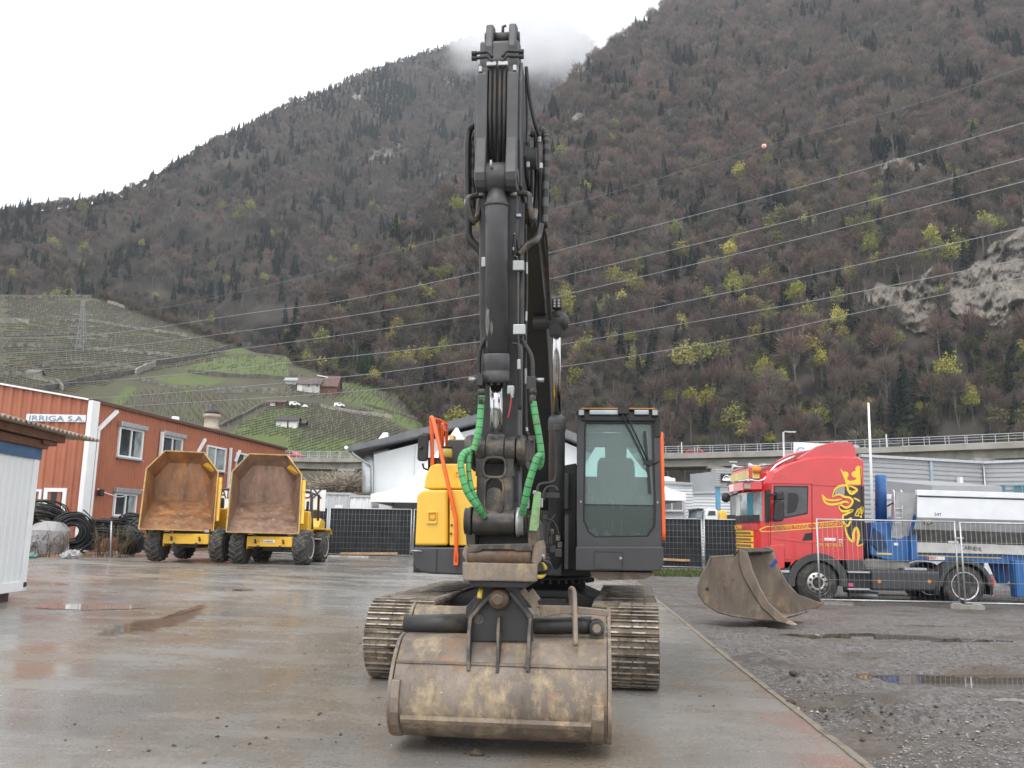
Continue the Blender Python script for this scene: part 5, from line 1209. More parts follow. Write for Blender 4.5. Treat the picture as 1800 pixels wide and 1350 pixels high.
# --- boom cylinder
b0_ = E(978,566,-2.35); b1_ = E(979,728,-1.75); b2_ = E(978,1003,-1.25)
mb = MB(); mb.lathe([(.05,0),(.092,.02),(.10,.05),(.10,.10),(.092,.11),(.092,1)], b1_, b2_, 24); bc = mb.build('boom_cylinder', m_char2, EX)
mb = MB(); mb.cyl(b0_, b1_, .046, 20); mb.build('cylinder_rod', m_chrome, bc)
mb = MB(); mb.lathe([(.06,0),(.10,.1),(.10,.45),(.075,.5),(.075,1)], b0_+V((.13,0,0)), b0_+V((-.25,0,0)), 20); mb.lathe([(.09,0),(.105,.3),(.07,1)], b0_+V((0,-.0,.10)), b0_+V((0,0,-.16)), 16); mb.build('rod_eye', m_dark, bc, bevel=.006)
wlp = E(979,535,-2.45); mb = MB(); mb.cbox(wlp,.10,.08,.11); mb.cyl(wlp+V((0,.02,-.06)),wlp+V((0,.02,-.14)),.035,12); wl2 = mb.build('work_light', m_black, EX, bevel=.015); mb = MB()
for dx in (-.022,.022):
    for dz in (-.03,0,.03): mb.cyl(wlp+V((dx,-.048,dz)),wlp+V((dx,-.038,dz)),.013,10)
mb.build('lens', m_lens, wl2)
mb = MB(); mb.cbox(E(978,752,-1.95),.06,.05,.07); mb.build('cylinder_port', m_linksteel, bc, bevel=.008)
hose([(977,755,-1.95),(978,800,-1.92),(977,838,-1.9),(970,848,-1.9),(955,850,-1.9),(946,856,-1.9),(944,880,-1.9)], .018, m_dark, 'hydraulic_pipe')
hose([(980,862,-1.9),(975,856,-1.9),(964,856,-1.9),(957,864,-1.9),(955,880,-1.9)], .018, m_dark, 'hydraulic_pipe')
a, b = E(950,866,-1.86), E(984,876,-1.86); mb = MB(); mb.box(a.x,b.x,-1.9,-1.84,b.z,a.z); mb.build('pipe_bracket', m_dark, EX, bevel=.005)
for k, pts in enumerate(([(956,912),(972,916),(980,930),(982,940)],[(976,905),(965,925),(962,960)],[(958,915),(968,935),(970,960)])):
    hose([(x,y,-1.85) for x,y in pts], .012, m_rub)
for px, py, s in ((970,935,.05),(966,950,.06),(981,946,.05),(982,972,.07),(962,958,.05),(972,965,.06),(984,958,.05)):
    p = E(px,py,-1.82); mb = MB(); mb.cbox(p,s,s,s*1.3); mb.build('valve', m_dark if s > .05 else m_linksteel, EX, bevel=.008)
for px, w_ in ((958,.02),(996,.02)):
    a, b = E(px,905,-1.75), E(px+2,1000,-1.75); mb = MB(); mb.box(a.x-w_,a.x+w_,-1.77,-1.72,b.z,a.z); mb.build('frame_rail', m_dark, EX)
# ================================================================ WALL HELPERS
def W(P0, u, n, s, d, z): return V((P0.x+u.x*s+n.x*d, P0.y+u.y*s+n.y*d, z))
def wbox(mb, P0, u, n, s0, s1, z0, z1, d0, d1, mi=0):
    vs = [W(P0,u,n,s,d,z) for z in (z0,z1) for s, d in ((s0,d0),(s1,d0),(s1,d1),(s0,d1))]
    mb.add(vs, [(0,3,2,1),(4,5,6,7),(0,1,5,4),(1,2,6,5),(2,3,7,6),(3,0,4,7)], mi)
def corr(mb, P0, u, n, L, z0, zt, pitch=.25, dep=.035, horiz=False, mi=0):
    """trapezoid sheeting; zt(s) is the top edge"""
    prof = [(0,0),(.36,0),(.5,1),(.86,1)]; S = []
    if not horiz:
        k = 0
        while k*pitch < L:
            for a, b in prof:
                if (k+a)*pitch <= L: S.append(((k+a)*pitch, b*dep))
            k += 1
        S.append((L, 0)); b0 = len(mb.v)
        for s, d in S: mb.v += [tuple(W(P0,u,n,s,d,z0)), tuple(W(P0,u,n,s,d,zt(s)))]
        for i in range(len(S)-1): mb.f.append((b0+2*i,b0+2*i+2,b0+2*i+3,b0+2*i+1)); mb.m.append(mi); mb.s.append(False)
    else:
        b0 = len(mb.v); z = z0; k = 0; n_ = 0; top = zt(0); top2 = zt(L)
        while z < max(top, top2):
            for a, b in prof:
                q = z+a*pitch; mb.v += [tuple(W(P0,u,n,0,b*dep,min(q,top))), tuple(W(P0,u,n,L,b*dep,min(q,top2)))]; n_ += 1
            z += pitch
        for i in range(n_-1): mb.f.append((b0+2*i,b0+2*i+1,b0+2*i+3,b0+2*i+2)); mb.m.append(mi); mb.s.append(False)
class Wall:
    def __init__(s, A, B):
        s.P0 = V((A.x, A.y, 0)); d = V((B.x-A.x, B.y-A.y, 0)); s.L = d.length; s.u = d.normalized(); s.n = V((s.u.y, -s.u.x, 0))
        if s.n.dot(EYE-s.P0) < 0: s.n = -s.n
    def sz(s, px, py):
        p = on_plane(px, py, s.P0, s.n); return (p-s.P0).dot(s.u), p.z
def window(wl, parent, x0, y0, x1, y1, mull=(.5,), fr=.09, pane=None, label=None, curtains=True, box=False, frm=None):
    a = wl.sz(x0, y0); b = wl.sz(x1, y1); c = wl.sz(x0, y1); d = wl.sz(x1, y0)
    s0, s1 = (a[0]+c[0])/2, (b[0]+d[0])/2; zt_, zb_ = (a[1]+d[1])/2, (b[1]+c[1])/2; frm = frm or m_white
    mb = MB(); g = (wl.P0, wl.u, wl.n)
    wbox(mb,*g,s0,s1,zt_-fr,zt_,.02,.12); wbox(mb,*g,s0,s1,zb_,zb_+fr,.02,.12); wbox(mb,*g,s0,s0+fr,zb_+fr,zt_-fr,.02,.12); wbox(mb,*g,s1-fr,s1,zb_+fr,zt_-fr,.02,.12)
    for m_ in mull: q = s0+(s1-s0)*m_; wbox(mb,*g,q-fr*.45,q+fr*.45,zb_+fr,zt_-fr,.03,.11)
    w_ = mb.build('window', frm, parent, world=True)
    mb = MB(); wbox(mb,*g,s0+fr,s1-fr,zb_+fr,zt_-fr,.037,.05); mb.build('pane', pane or m_window, w_, world=True)
    if curtains:
        mb = MB(); L = s1-s0; wbox(mb,*g,s1-fr-L*.27,s1-fr-.01,zb_+fr,zt_-fr,.05,.056); mb.build('curtain', m_curtain, w_, world=True)
    mb = MB(); wbox(mb,*g,s0-.06,s1+.06,zb_-.07,zb_,.02,.2); mb.build('sill', m_steel, w_, world=True)
    if box: mb = MB(); wbox(mb,*g,s0-.1,s1+.1,zt_,zt_+.22,.02,.26); mb.build('shutter_box', m_steel, w_, world=True, bevel=.02)
    return w_

# ================================================================ RED CORRUGATED BUILDING
m_redwall = M('red_sheeting', (.37,.125,.066), .55, var=.12, scale=.5, dirt=(.40,.22,.16), amt=.18, dscale=1.5, streak=.12)
RA = at(158, 705, 36.6); RB = at(501, 790, 57.0); RL = at(0, 677, 36.5); ztop = RA.z
wR = Wall(RA, RB); wL = Wall(RL, RA)
RBG = thing('red_building', 'two storey brick red corrugated workshop with white corner pillar and windows', 'building', (RA.x, RA.y, .44))
def ztR(s): return RA.z + (RB.z-RA.z)*s/wR.L
def ztL(s): return RL.z + (RA.z-RL.z)*s/wL.L
L0 = V((wL.P0.x-wL.u.x*9, wL.P0.y-wL.u.y*9, 0))
mb = MB(); corr(mb, wR.P0, wR.u, wR.n, wR.L, .3, ztR, .25, .04); corr(mb, L0, wL.u, wL.n, wL.L+9, .3, lambda s: ztL(s-9), .42, .06)
# far end and back, so the building is closed
bk1 = RB - wR.n*14; bk0 = L0 - wL.n*14
mb.add([(RB.x,RB.y,.3),(bk1.x,bk1.y,.3),(bk1.x,bk1.y,RB.z),(RB.x,RB.y,RB.z)],[(0,1,2,3)])
mb.build('wall', m_redwall, RBG, world=True)
mb = MB(); za, zb_, zc = ztL(-9), RA.z, RB.z; n_ = wR.n*.12; nl = wL.n*.12
mb.add([V((L0.x,L0.y,za))+nl, V((RA.x,RA.y,zb_))+nl, V((RB.x,RB.y,zc))+n_, V((bk1.x,bk1.y,zc+.4)), V((bk0.x,bk0.y,za+.4))]+[V((L0.x,L0.y,za+.1))+nl, V((RA.x,RA.y,zb_+.1))+nl, V((RB.x,RB.y,zc+.1))+n_, V((bk1.x,bk1.y,zc+.5)), V((bk0.x,bk0.y,za+.5))],
       [(0,1,2,3,4),(9,8,7,6,5),(0,5,6,1),(1,6,7,2),(2,7,8,3),(3,8,9,4),(4,9,5,0)])
mb.build('roof', M('roof_edge',(.16,.13,.115),.7), RBG, world=True)
mb = MB(); wbox(mb, L0, wL.u, wL.n, 0, wL.L+8.9, .0, .0, 0, 0) if False else None
a_ = MB(); a_.bar(V((L0.x,L0.y,ztL(-9)+.05))+wL.n*.15, V((RA.x,RA.y,RA.z+.05))+wL.n*.15, .08, .07); a_.build('roof_trim', m_white, RBG, world=True)
a_ = MB(); a_.bar(V((RA.x,RA.y,RA.z+.03))+wR.n*.15, V((RB.x,RB.y,RB.z+.03))+wR.n*.15, .08, .14); a_.build('roof_trim', M('brown_trim',(.10,.05,.035),.6), RBG, world=True)
mb = MB(); p0 = RA + wR.n*.0; wbox(mb, wR.P0, wR.u, wR.n, -.10, .42, .4, RA.z+.02, .0, .22); mb.build('corner_pillar', m_white, RBG, world=True, bevel=.02)
mb = MB(); wbox(mb, wR.P0, wR.u, wR.n, .50, .64, .42, wR.sz(180,758)[1], .05, .2); s_, z_ = wR.sz(180,758); mb.bar(W(wR.P0,wR.u,wR.n,.57,.13,z_), W(wR.P0,wR.u,wR.n,1.8,.13,z_+1.0), .14, .14); mb.build('downpipe', m_white, RBG, world=True)
for (xa, ya, yb, xb) in ((276,758,820,None),(344,795,772,357),(396,786,870,None),(410,812,792,418)):
    s0, z0 = wR.sz(xa, max(ya,yb)); s1, z1 = wR.sz(xb or xa, min(ya,yb)); mb = MB(); mb.bar(W(wR.P0,wR.u,wR.n,s0,.13,z0), W(wR.P0,wR.u,wR.n,s1 if xb else s0+.02,.13,z1), .13, .13); mb.build('downpipe', m_white, RBG, world=True)
window(wR, RBG, 205, 753, 248, 806, box=True); window(wR, RBG, 281, 768, 317, 815, box=True); window(wR, RBG, 360, 785, 394, 828, mull=(.45,), pane=m_curtain); window(wR, RBG, 412, 797, 440, 838, mull=(.5,)); 
window(wR, RBG, 197, 867, 236, 908, box=True); window(wR, RBG, 262, 874, 290, 912); window(wR, RBG, 300, 878, 330, 914)
wo = window(wL, RBG, 76, 858, 116, 935, mull=(), fr=.16, curtains=False, pane=M('dark_opening',(.03,.022,.025),.5)); window(wL, RBG, 48, 860, 74, 892, mull=(), fr=.10, curtains=False, pane=m_window)
s0, z0 = wR.sz(166,859); pts = [W(wR.P0,wR.u,wR.n,s0,.15,z0)]
for px, py in ((175,865),(190,870),(200,873),(212,872),(228,864),(245,861),(258,862)): s1, z1 = wR.sz(px,py); pts.append(W(wR.P0,wR.u,wR.n,s1,.18,z1))
mb = MB(); mb.tube(pts, .022, 6, sub=3); mb.build('hanging_cable', m_white, RBG, world=True)
s1, z1 = wR.sz(170,866); mb = MB(); mb.cbox(W(wR.P0,wR.u,wR.n,s1,.2,z1), .22,.22,.3); mb.build('wall_lamp', m_black, RBG, world=True, bevel=.04)
# sign
sa = wL.sz(49,728); sb = wL.sz(152,743); SG = thing('company_sign', 'long white sign board with blue serif letters on the red corrugated wall', 'sign', W(wL.P0,wL.u,wL.n,sa[0],.1,sb[1]))
mb = MB(); wbox(mb, wL.P0, wL.u, wL.n, sa[0], sb[0], sb[1], sa[1], .07, .11); mb.build('board', m_whitepanel, SG, world=True, bevel=.01)
tx_ = text('IRRIGA S.A.', .98*(sa[1]-sb[1]), M('sign_blue',(.16,.25,.36),.5), frame4(W(wL.P0,wL.u,wL.n,sa[0]+.12,.118,sb[1]+.13*(sa[1]-sb[1])), wL.u, (0,0,1)), SG)
x0_ = min(v.co.x for v in tx_.data.vertices); x1_ = max(v.co.x for v in tx_.data.vertices)
for v in tx_.data.vertices: v.co.x = x0_ + (v.co.x-x0_)*(.93*(sb[0]-sa[0])*wL.u.x)/(x1_-x0_)
# chimney on the roof behind
cp = at(371, 752, 62); CH = thing('roof_cowl', 'round beige chimney with dark conical cap rising behind the red roof', 'chimney', (cp.x, cp.y, cp.z-1.5))
mb = MB(); mb.lathe([(.55,0),(.52,.6),(.62,.62),(.62,.68),(.5,.7),(.5,.9),(.62,.92),(.6,1)], (cp.x,cp.y,cp.z-2), (cp.x,cp.y,cp.z+1.0), 18); mb.build('stack', M('beige_render',(.42,.36,.29),.85), CH, world=True)
mb = MB(); mb.lathe([(.62,0),(.3,.45),(.08,.6),(.05,1)], (cp.x,cp.y,cp.z+1.0), (cp.x,cp.y,cp.z+1.75), 16); mb.build('cap', m_dark, CH, world=True)
cp = at(308, 740, 50); mb = MB(); mb.lathe([(.16,0),(.16,.5),(.24,.55),(.2,1)], cp+V((0,0,-.3)), cp+V((0,0,.25)), 12); tag(mb.build('roof_vent', m_white), 'tiny white vent cap on the edge of the red roof', 'vent')

# ================================================================ WHITE SITE CABIN AT THE LEFT EDGE
zb0 = .40; cA = at(41, 1033, 15.7); xw = cA.x; yr = 15.7; zb0 = cA.z; zt0 = at(60, 808, 15.7).z
CB_ = thing('site_cabin', 'white sheet metal site cabin under a corrugated brown canopy at the left', 'cabin', (xw, yr, gz(xw, yr)))
wC = Wall(V((xw+.62, 8.0, 0)), V((xw, yr, 0)))
mb = MB(); corr(mb, wC.P0, wC.u, wC.n, wC.L, zb0, lambda s: zt0, .21, .012)
q = wC.P0 - wC.n*2.4; q2 = q + wC.u*wC.L
mb.add([(wC.P0.x+wC.u.x*wC.L,wC.P0.y+wC.u.y*wC.L,zb0),(q2.x,q2.y,zb0),(q2.x,q2.y,zt0),(wC.P0.x+wC.u.x*wC.L,wC.P0.y+wC.u.y*wC.L,zt0)],[(0,1,2,3)])
mb.add([(wC.P0.x,wC.P0.y,zb0),(q.x,q.y,zb0),(q.x,q.y,zt0),(wC.P0.x,wC.P0.y,zt0)],[(0,1,2,3)])
mb.build('wall', m_whitepanel, CB_, world=True)
mb = MB(); wbox(mb, wC.P0, wC.u, wC.n, wC.L-.18, wC.L+.02, zb0+.12, zt0, .0, .035); wbox(mb, wC.P0, wC.u, wC.n, 0, wC.L+.03, zb0-.05, zb0+.12, .0, .04); mb.build('steel_frame', m_white, CB_, world=True, bevel=.01)
mb = MB(); wbox(mb, wC.P0, wC.u, wC.n, 0, wC.L+.04, zt0, zt0+.2, -.02, .05); mb.build('blue_band', M('blue_band',(.045,.105,.22),.5), CB_, world=True)
mb = MB(); wbox(mb, wC.P0, wC.u, wC.n, wC.L-.1, wC.L-.02, zb0+.02, zb0+.10, .04, .06); mb.build('corner_fitting', m_black, CB_, world=True)
m_dt = M('dark_timber',(.06,.04,.035),.8)
for s in (1.2, wC.L-.9): mb = MB(); wbox(mb, wC.P0, wC.u, wC.n, s-.4, s+.5, gz(xw,yr)-.05, zb0-.05, -.5, -.05); mb.build('support_block', m_dt, CB_, world=True)
zr = at(85, 764, 15.9).z
mb = MB(); wbox(mb, wC.P0, wC.u, wC.n, 0, wC.L+.1, zt0+.2, zt0+.34, -.1, .12); wbox(mb, wC.P0, wC.u, wC.n, 0, wC.L+.55, zt0+.36, zt0+.50, .02, .22); wbox(mb, wC.P0, wC.u, wC.n, wC.L-.2, wC.L+.35, zt0+.28, zt0+.38, -1.2, .16); mb.build('roof_beam', m_brownwood, CB_, world=True)
mb = MB(); S = []; Lc = wC.L+1.75; k = int(Lc/.045)
for i in range(k+1):
    s = i*.045; z = zt0+.56+.03*math.sin(s*2*math.pi/.177)+.0*s; S.append((s, z))
b0 = len(mb.v)
for s, z in S: mb.v += [tuple(W(wC.P0,wC.u,wC.n,s,.42,z-.03)), tuple(W(wC.P0,wC.u,wC.n,s,-2.6,z+.16))]
for i in range(k): mb.f.append((b0+2*i,b0+2*i+2,b0+2*i+3,b0+2*i+1)); mb.m.append(0); mb.s.append(True)
mb.build('corrugated_canopy', M('fibre_cement',(.36,.29,.23),.85,var=.2,dirt=(.14,.08,.05),amt=.4), CB_, world=True, solid=.02)

# ================================================================ FENCES
m_wire = M('fence_wire', (.24,.255,.27), .5, metal=.4)
m_shade = M('dark_shade_net', (.020,.022,.026), .85, var=.35, scale=1.2)
def fence_panel(A, B, h, name, label, group, shade=None, vstep=.16, hn=6, lift=.12, wr=.004, wm=None):
    A, B = V(A), V(B); P = thing(name, label, 'fence', (A.x, A.y, A.z), 0, group); u = (B-A); L = u.length; u = u.normalized(); up = V((0,0,1))
    mb = MB(); r = .021
    for q in (A, B): mb.tube([q+up*lift*.2, q+up*h], r, 8)
    mb.tube([A+up*(h-.02), B+up*(h-.02)], r, 8); mb.tube([A+up*lift, B+up*lift], r, 8); mb.build('frame', m_steel, P, world=True)
    mb = MB(); n = int(L/vstep); nrm = V((u.y,-u.x,0))
    if nrm.dot(EYE-A) < 0: nrm = -nrm
    o_ = nrm*.028
    for i in range(1, n): q = A + u*(L*i/n) + o_; mb.tube([q+up*lift, q+up*(h-.02)], wr, 4)
    for j in range(1, hn): z = lift+(h-.02-lift)*j/hn; mb.tube([A+up*z+o_, B+up*z+o_], wr, 4)
    mb.build('wire_mesh', wm or m_wire, P, world=True)
    if shade:
        mb = MB(); m_, k_ = 24, 10; b0 = 0
        for i in range(m_+1):
            for j in range(k_+1):
                q = A + u*(L*i/m_) + up*(lift*.6+(h+.0-lift*.6)*j/k_) - nrm*(.03+.03*noise.noise(V((i*.5+A.x, j*.4, 0)))); mb.v.append(tuple(q))
        for i in range(m_):
            for j in range(k_): mb.f.append((i*(k_+1)+j,(i+1)*(k_+1)+j,(i+1)*(k_+1)+j+1,i*(k_+1)+j+1)); mb.m.append(0); mb.s.append(True)
        mb.build('shade_net', m_shade, P, world=True)
    return P
# dark screened fence behind the yard
bp = [(426,898,979,36.0),(574,898,980,35.8),(723,898,981.5,35.6),(870,901,985,35.2),(1018,904,990,34.8),(1118,907,995,34.4),(1237,911,1000,34.0),(1340,914,1003,33.8),(1460,917,1006,33.6)]
labs = ['dark screened fence panel hidden partly behind the two yellow dumpers', 'dark screened fence panel left of the excavator with a long timber batten at its foot', 'dark screened fence panel just behind the yellow excavator hood', 'dark screened fence panel behind the excavator arm', 'dark screened fence panel behind the left half of the excavator cab', 'dark screened fence panel right of the excavator cab with a short batten', 'dark screened fence panel behind the front of the red truck', 'dark screened fence panel behind the red truck cab']
for k in range(8):
    a, b = bp[k], bp[k+1]; A = at(a[0], a[2], a[3]); B = at(b[0], b[2], b[3]); A.z = gz(A.x, A.y); B.z = gz(B.x, B.y)
    A += (B-A).normalized()*.06; fence_panel(A, B-(B-A).normalized()*.06, 2.0, 'screened_fence', labs[k], 'dark screened site fence panels', shade=True, vstep=.15, hn=8, wr=.0045)
def batten(x0, x1, y0, y1, Y, label):
    a, b = at(x0, y0, Y), at(x1, y1, Y); mb = MB(); mb.bar(a, b, .05, .09); tag(mb.build('timber_batten', m_wood, bevel=.006), label, 'timber', 'timber battens')
batten(598, 699, 973, 973, 35.55, 'longer pale timber batten along the foot of the dark fence')
batten(1164, 1213, 983, 985.5, 34.1, 'short pale timber batten on the dark fence right of the excavator')
# open mesh fence in front of the truck
FY = 20.9
def fpt(px, py, Y): p = at(px, py, Y); p.z = gz(p.x, p.y)-.01; return p
fA, fB = fpt(1442,1064,FY), fpt(1688,1070,FY-.05); fC = fpt(1698,1071,FY-.2); fD = fC + (fB-fA).normalized()*3.45 + V((0,-.15,0))
m_wire2 = M('bright_fence_wire', (.42,.44,.46), .4, metal=.4)
fence_panel(fA, fB, 2.03, 'mesh_fence', 'open galvanised mesh fence panel in front of the red truck', 'galvanised mesh fence panels', vstep=.115, hn=4, wr=.0032, wm=m_wire2)
fence_panel(fC, fD, 2.01, 'mesh_fence', 'open galvanised mesh fence panel cut by the right edge in front of the trailer', 'galvanised mesh fence panels', vstep=.115, hn=4, wr=.0032, wm=m_wire2)
mb = MB(); mb.cbox((fB+fC)/2+V((0,-.03,1.62)), .22,.06,.05); tag(mb.build('fence_clamp', m_silver, bevel=.01), 'steel clamp joining the two mesh fence panels', 'clamp')
for p, rz, lb in ((fA+V((.45,.12,0)), .05, 'concrete fence foot beside the tooth of the loose bucket'), ((fB+fC)/2+V((.05,-.1,0)), rad(-22), 'concrete fence foot under the joint of the two mesh panels')):
    o = thing('ballast_block', lb, 'fence foot', (p.x, p.y, gz(p.x,p.y)-.04), rz, 'concrete fence feet'); mb = MB()
    mb.prism([(-.36,0),(.36,0),(.36,.10),(.30,.14),(.12,.14),(.09,.11),(-.09,.11),(-.12,.14),(-.30,.14),(-.36,.10)], 'y', -.11, .11); mb.build('foot', m_conc, o, bevel=.015)

# ================================================================ LOOSE BUCKET
YB = 15.6
def bp_(pts): return [at(x, y, YB) for x, y in pts]
near = [(1313,971),(1299,966),(1290,976),(1249,979),(1243,994),(1233,1012),(1227,1030),(1229,1046),(1240,1062),(1262,1076),(1290,1083),(1330,1088),(1366,1090),(1378,1085),(1350,1060),(1334,1030),(1322,1002),(1317,985)]
LBK = thing('digging_bucket', 'large worn digging bucket with two tooth corners lying on the gravel beside the truck', 'bucket', at(1300,1080,YB))
N_ = bp_(near); off = V((.86,1.30,.0))
def sheetm(idx, name, m):
    mb = MB(); rings = []
    for k in range(9): t_ = k/8; rings.append([N_[i]+off*t_+V((0,0,.012*noise.noise(V((i*.7,k*.9,0))))) for i in idx])
    mb.loft(rings, closed=False, caps=False); return mb.build(name, m, LBK, world=True, solid=.035)
sheetm([2,3,4,5,6,7,8,9,10,11,12,13], 'shell', m_bucket3); sheetm([0,1,2], 'hinge_beam', m_dark)
for k_, (o_, nm) in enumerate((((0,0,0),'side_plate'),(tuple(off),'side_plate'))):
    mb = MB(); q = [p+V(o_) for p in N_]; dv = V((.86,1.3,0)).normalized()*.05; n = len(q)
    mb.add(q+[p+dv*(1 if k_ == 0 else -1) for p in q], [tuple(range(n)), tuple(range(2*n-1,n-1,-1))]+[(i,(i+1)%n,n+(i+1)%n,n+i) for i in range(n)])
    mb.build(nm, m_bucket3, LBK, world=True)
def plate(pts, o_, th, name, m, back=0):
    mb = MB(); q = [at(x,y,YB)+V(o_) for x,y in pts]; dv = V((.55,.83,0))*th; n = len(q); mb.add(q+[p+dv for p in q], [tuple(range(n)), tuple(range(2*n-1,n-1,-1))]+[(i,(i+1)%n,n+(i+1)%n,n+i) for i in range(n)]); return mb.build(name, m, LBK, world=True, bevel=.008)
# side cutters curling to the teeth
plate([(1299,966),(1313,970),(1316,984),(1321,1002),(1334,1032),(1352,1062),(1378,1084),(1398,1097),(1391,1098),(1366,1092),(1340,1068),(1322,1040),(1306,1012),(1300,990)], (-.01,-.03,0), .05, 'side_cutter', m_bucket3)
plate([(1299,966),(1313,970),(1316,984),(1323,1004),(1338,1034),(1360,1058),(1392,1070),(1410,1076),(1396,1085),(1366,1088),(1340,1068),(1322,1040),(1306,1012),(1300,990)], (.86,1.30,.05), .05, 'side_cutter', m_bucket3)
plate([(1386,1090),(1400,1098),(1396,1100),(1380,1095)], (-.02,-.05,0), .10, 'tooth', M('worn_tooth_steel',(.40,.30,.22),.5,dirt=(.2,.15,.1),amt=.4))
mb = MB(); p = at(1243,1035,YB)+V((0,-.03,0)); mb.cyl(p, p+V((.0,.01,0)), .03, 12); p = at(1288,1020,YB)+V((0,-.03,0)); mb.cyl(p, p+V((0,.01,0)), .014, 10); mb.build('drain_hole', m_black, LBK, world=True)
plate([(1249,979),(1290,975),(1298,967),(1293,985),(1262,995),(1247,998)], (.1,.15,.0), .10, 'hinge_ear', m_dark)
plate([(1320,1000),(1334,985),(1337,992),(1327,1003)], (.60,.95,.02), .03, 'blue_sticker', M('blue_sticker',(.03,.05,.25),.5))
# ================================================================ DUMPERS
def dumper(px, py, label, skip_mat, yaw, plate, posts, sw=17, sx=-.43):
    g = at(px, py, 28.0); D = thing('swivel_dumper', label, 'dumper', (g.x, g.y, g.z), yaw, 'swivel dumpers')
    H = V
    SR = Matrix.Rotation(rad(sw), 3, 'Z'); SP = lambda P: [SR @ V((p[0]*.945, p[1], p[2])) + V((sx,0,0)) for p in P]
    rim = SP([(-1.15,-.62,1.04),(1.15,-.62,1.02),(1.15,.45,2.93),(.64,1.05,3.60),(-.66,1.05,3.60),(-1.15,.45,2.95)])
    bak = SP([(-.92,1.35,2.02),(.92,1.35,2.02),(.94,1.40,2.75),(.52,1.36,3.25),(-.52,1.36,3.25),(-.94,1.40,2.75)])
    def inset(P, k): c = sum((V(p) for p in P), V((0,0,0)))/len(P); return [V(p)+(V(p)-c).normalized()*k for p in P]
    mb = MB(); n = 6; seg = 8; b0 = 0
    mb2 = MB()
    for i in range(n):
        j = (i+1) % n
        for s in range(seg):
            for t_ in range(seg):
                q = []
                for ds, dt in ((0,0),(1,0),(1,1),(0,1)):
                    a = (s+ds)/seg; b = (t_+dt)/seg; p = V(rim[i]).lerp(V(rim[j]), a).lerp(V(bak[i]).lerp(V(bak[j]), a), b); q.append(p+V((0,0,1))*.0+.02*V((noise.noise(p*2.1), noise.noise(p*2.3+V((3,0,0))), noise.noise(p*1.9)))*(1 if 0 < b < 1 else 0))
                mb.add(q, [(0,1,2,3)], 0, False)
    mb.add([V(p) for p in bak], [tuple(range(6))])
    sk = mb.build('skip', skip_mat, D)
    ro, bo = inset(rim, .03), inset(bak, .05)
    mb = MB()
    for i in range(n): j = (i+1) % n; mb.add([ro[i], ro[j], bo[j]+V((0,.05,-.03)), bo[i]+V((0,.05,-.03))], [(0,1,2,3)])
    mb.add([p+V((0,.05,-.03)) for p in bo], [tuple(range(6))]); mb.build('skip_outer', m_yel2, sk, solid=.02)
    mb = MB()
    for i in range(n):
        if i == 0: mb.bar(ro[i], ro[i+1], .04, .05, up=(0,1,0)); continue
        mb.bar(ro[i], ro[(i+1) % n], .042, .05, up=(0,1,.3))
    mb.build('skip_rim', m_rimyel, sk, bevel=.012)
    mb = MB()
    for z, s in ((2.25,1),): mb.bar(ro[1].lerp(ro[2],.15)+V((.05,.15,0)), ro[2].lerp(ro[1],.1)+V((.05,.15,0)), .10, .12, up=(1,0,0))
    mb.build('skip_stiffener', m_yel2, sk, bevel=.02)
    # wheels
    def wheel(x, y, st):
        R3 = Matrix.Rotation(st, 4, 'Z'); wv = .225; c = V((x,y,.57)); mb = MB(); ax = R3 @ V((1,0,0))
        mb.lathe([(.30,0),(.46,.0),(.525,.10),(.54,.3),(.54,.7),(.525,.9),(.46,1),(.30,1)], c-ax*wv, c+ax*wv, 36)
        for k in range(17):
            for sd in (-1, 1):
                a0 = (k+(.5 if sd > 0 else 0))*2*math.pi/17
                pts = []
                for u_, da in ((.0,.20),(.5,.06),(1.0,-.06)):
                    a = a0+da; r = .565-(.03 if u_ > .9 else 0); pts.append((u_*wv*.98*sd, a, r))
                for (u0,a1,r1),(u1_,a2,r2) in zip(pts, pts[1:]):
                    def P(u_, a, r): return c + (R3 @ V((u_, r*math.cos(a), r*math.sin(a))))
                    w_ = .052; vs = [P(u0,a1-w_,.52),P(u0,a1+w_,.52),P(u1_,a2+w_,.52 if r2 > .55 else .49),P(u1_,a2-w_,.52 if r2 > .55 else .49),P(u0,a1-w_*.7,r1),P(u0,a1+w_*.7,r1),P(u1_,a2+w_*.7,r2),P(u1_,a2-w_*.7,r2)]
                    mb.add(vs, [(0,1,2,3),(4,7,6,5),(0,4,5,1),(1,5,6,2),(2,6,7,3),(3,7,4,0)], 1)
        wo_ = mb.build('wheel', [m_tire, M2('lug_rubber')], D)
        mb = MB(); s = 1 if x > 0 else -1
        mb.lathe([(.35,-.01),(.33,.0),(.31,.10),(.29,.20),(.14,.24),(.12,.16),(.03,.15)], c+ax*(s*.235), c-ax*(s*.2), 26, caps=False); mb.build('rim', M3(), wo_)
    wheel(-1.0,0,rad(-5)); wheel(1.0,0,rad(-5)); wheel(-.95,2.35,rad(-6)); wheel(1.02,2.35,rad(-6))
    mb = MB(); mb.box(-.72,.72,-.42,-.26,.58,.90); mb.box(-.74,-.70,-.36,.4,.5,.86); mb.box(.70,.74,-.36,.4,.5,.86); cb = mb.build('cross_beam', m_yel2, D, bevel=.015)
    mb = MB()
    for s in (-.36, .34): mb.box(s-.03,s+.03,-.46,-.42,.56,.62)
    for s in (-.46,.42): mb.tube([(s,-.43,.80),(s+.02,-.46,.74),(s+.03,-.44,.68)], .03, 8)
    mb.build('towing_eye', m_dark, cb)
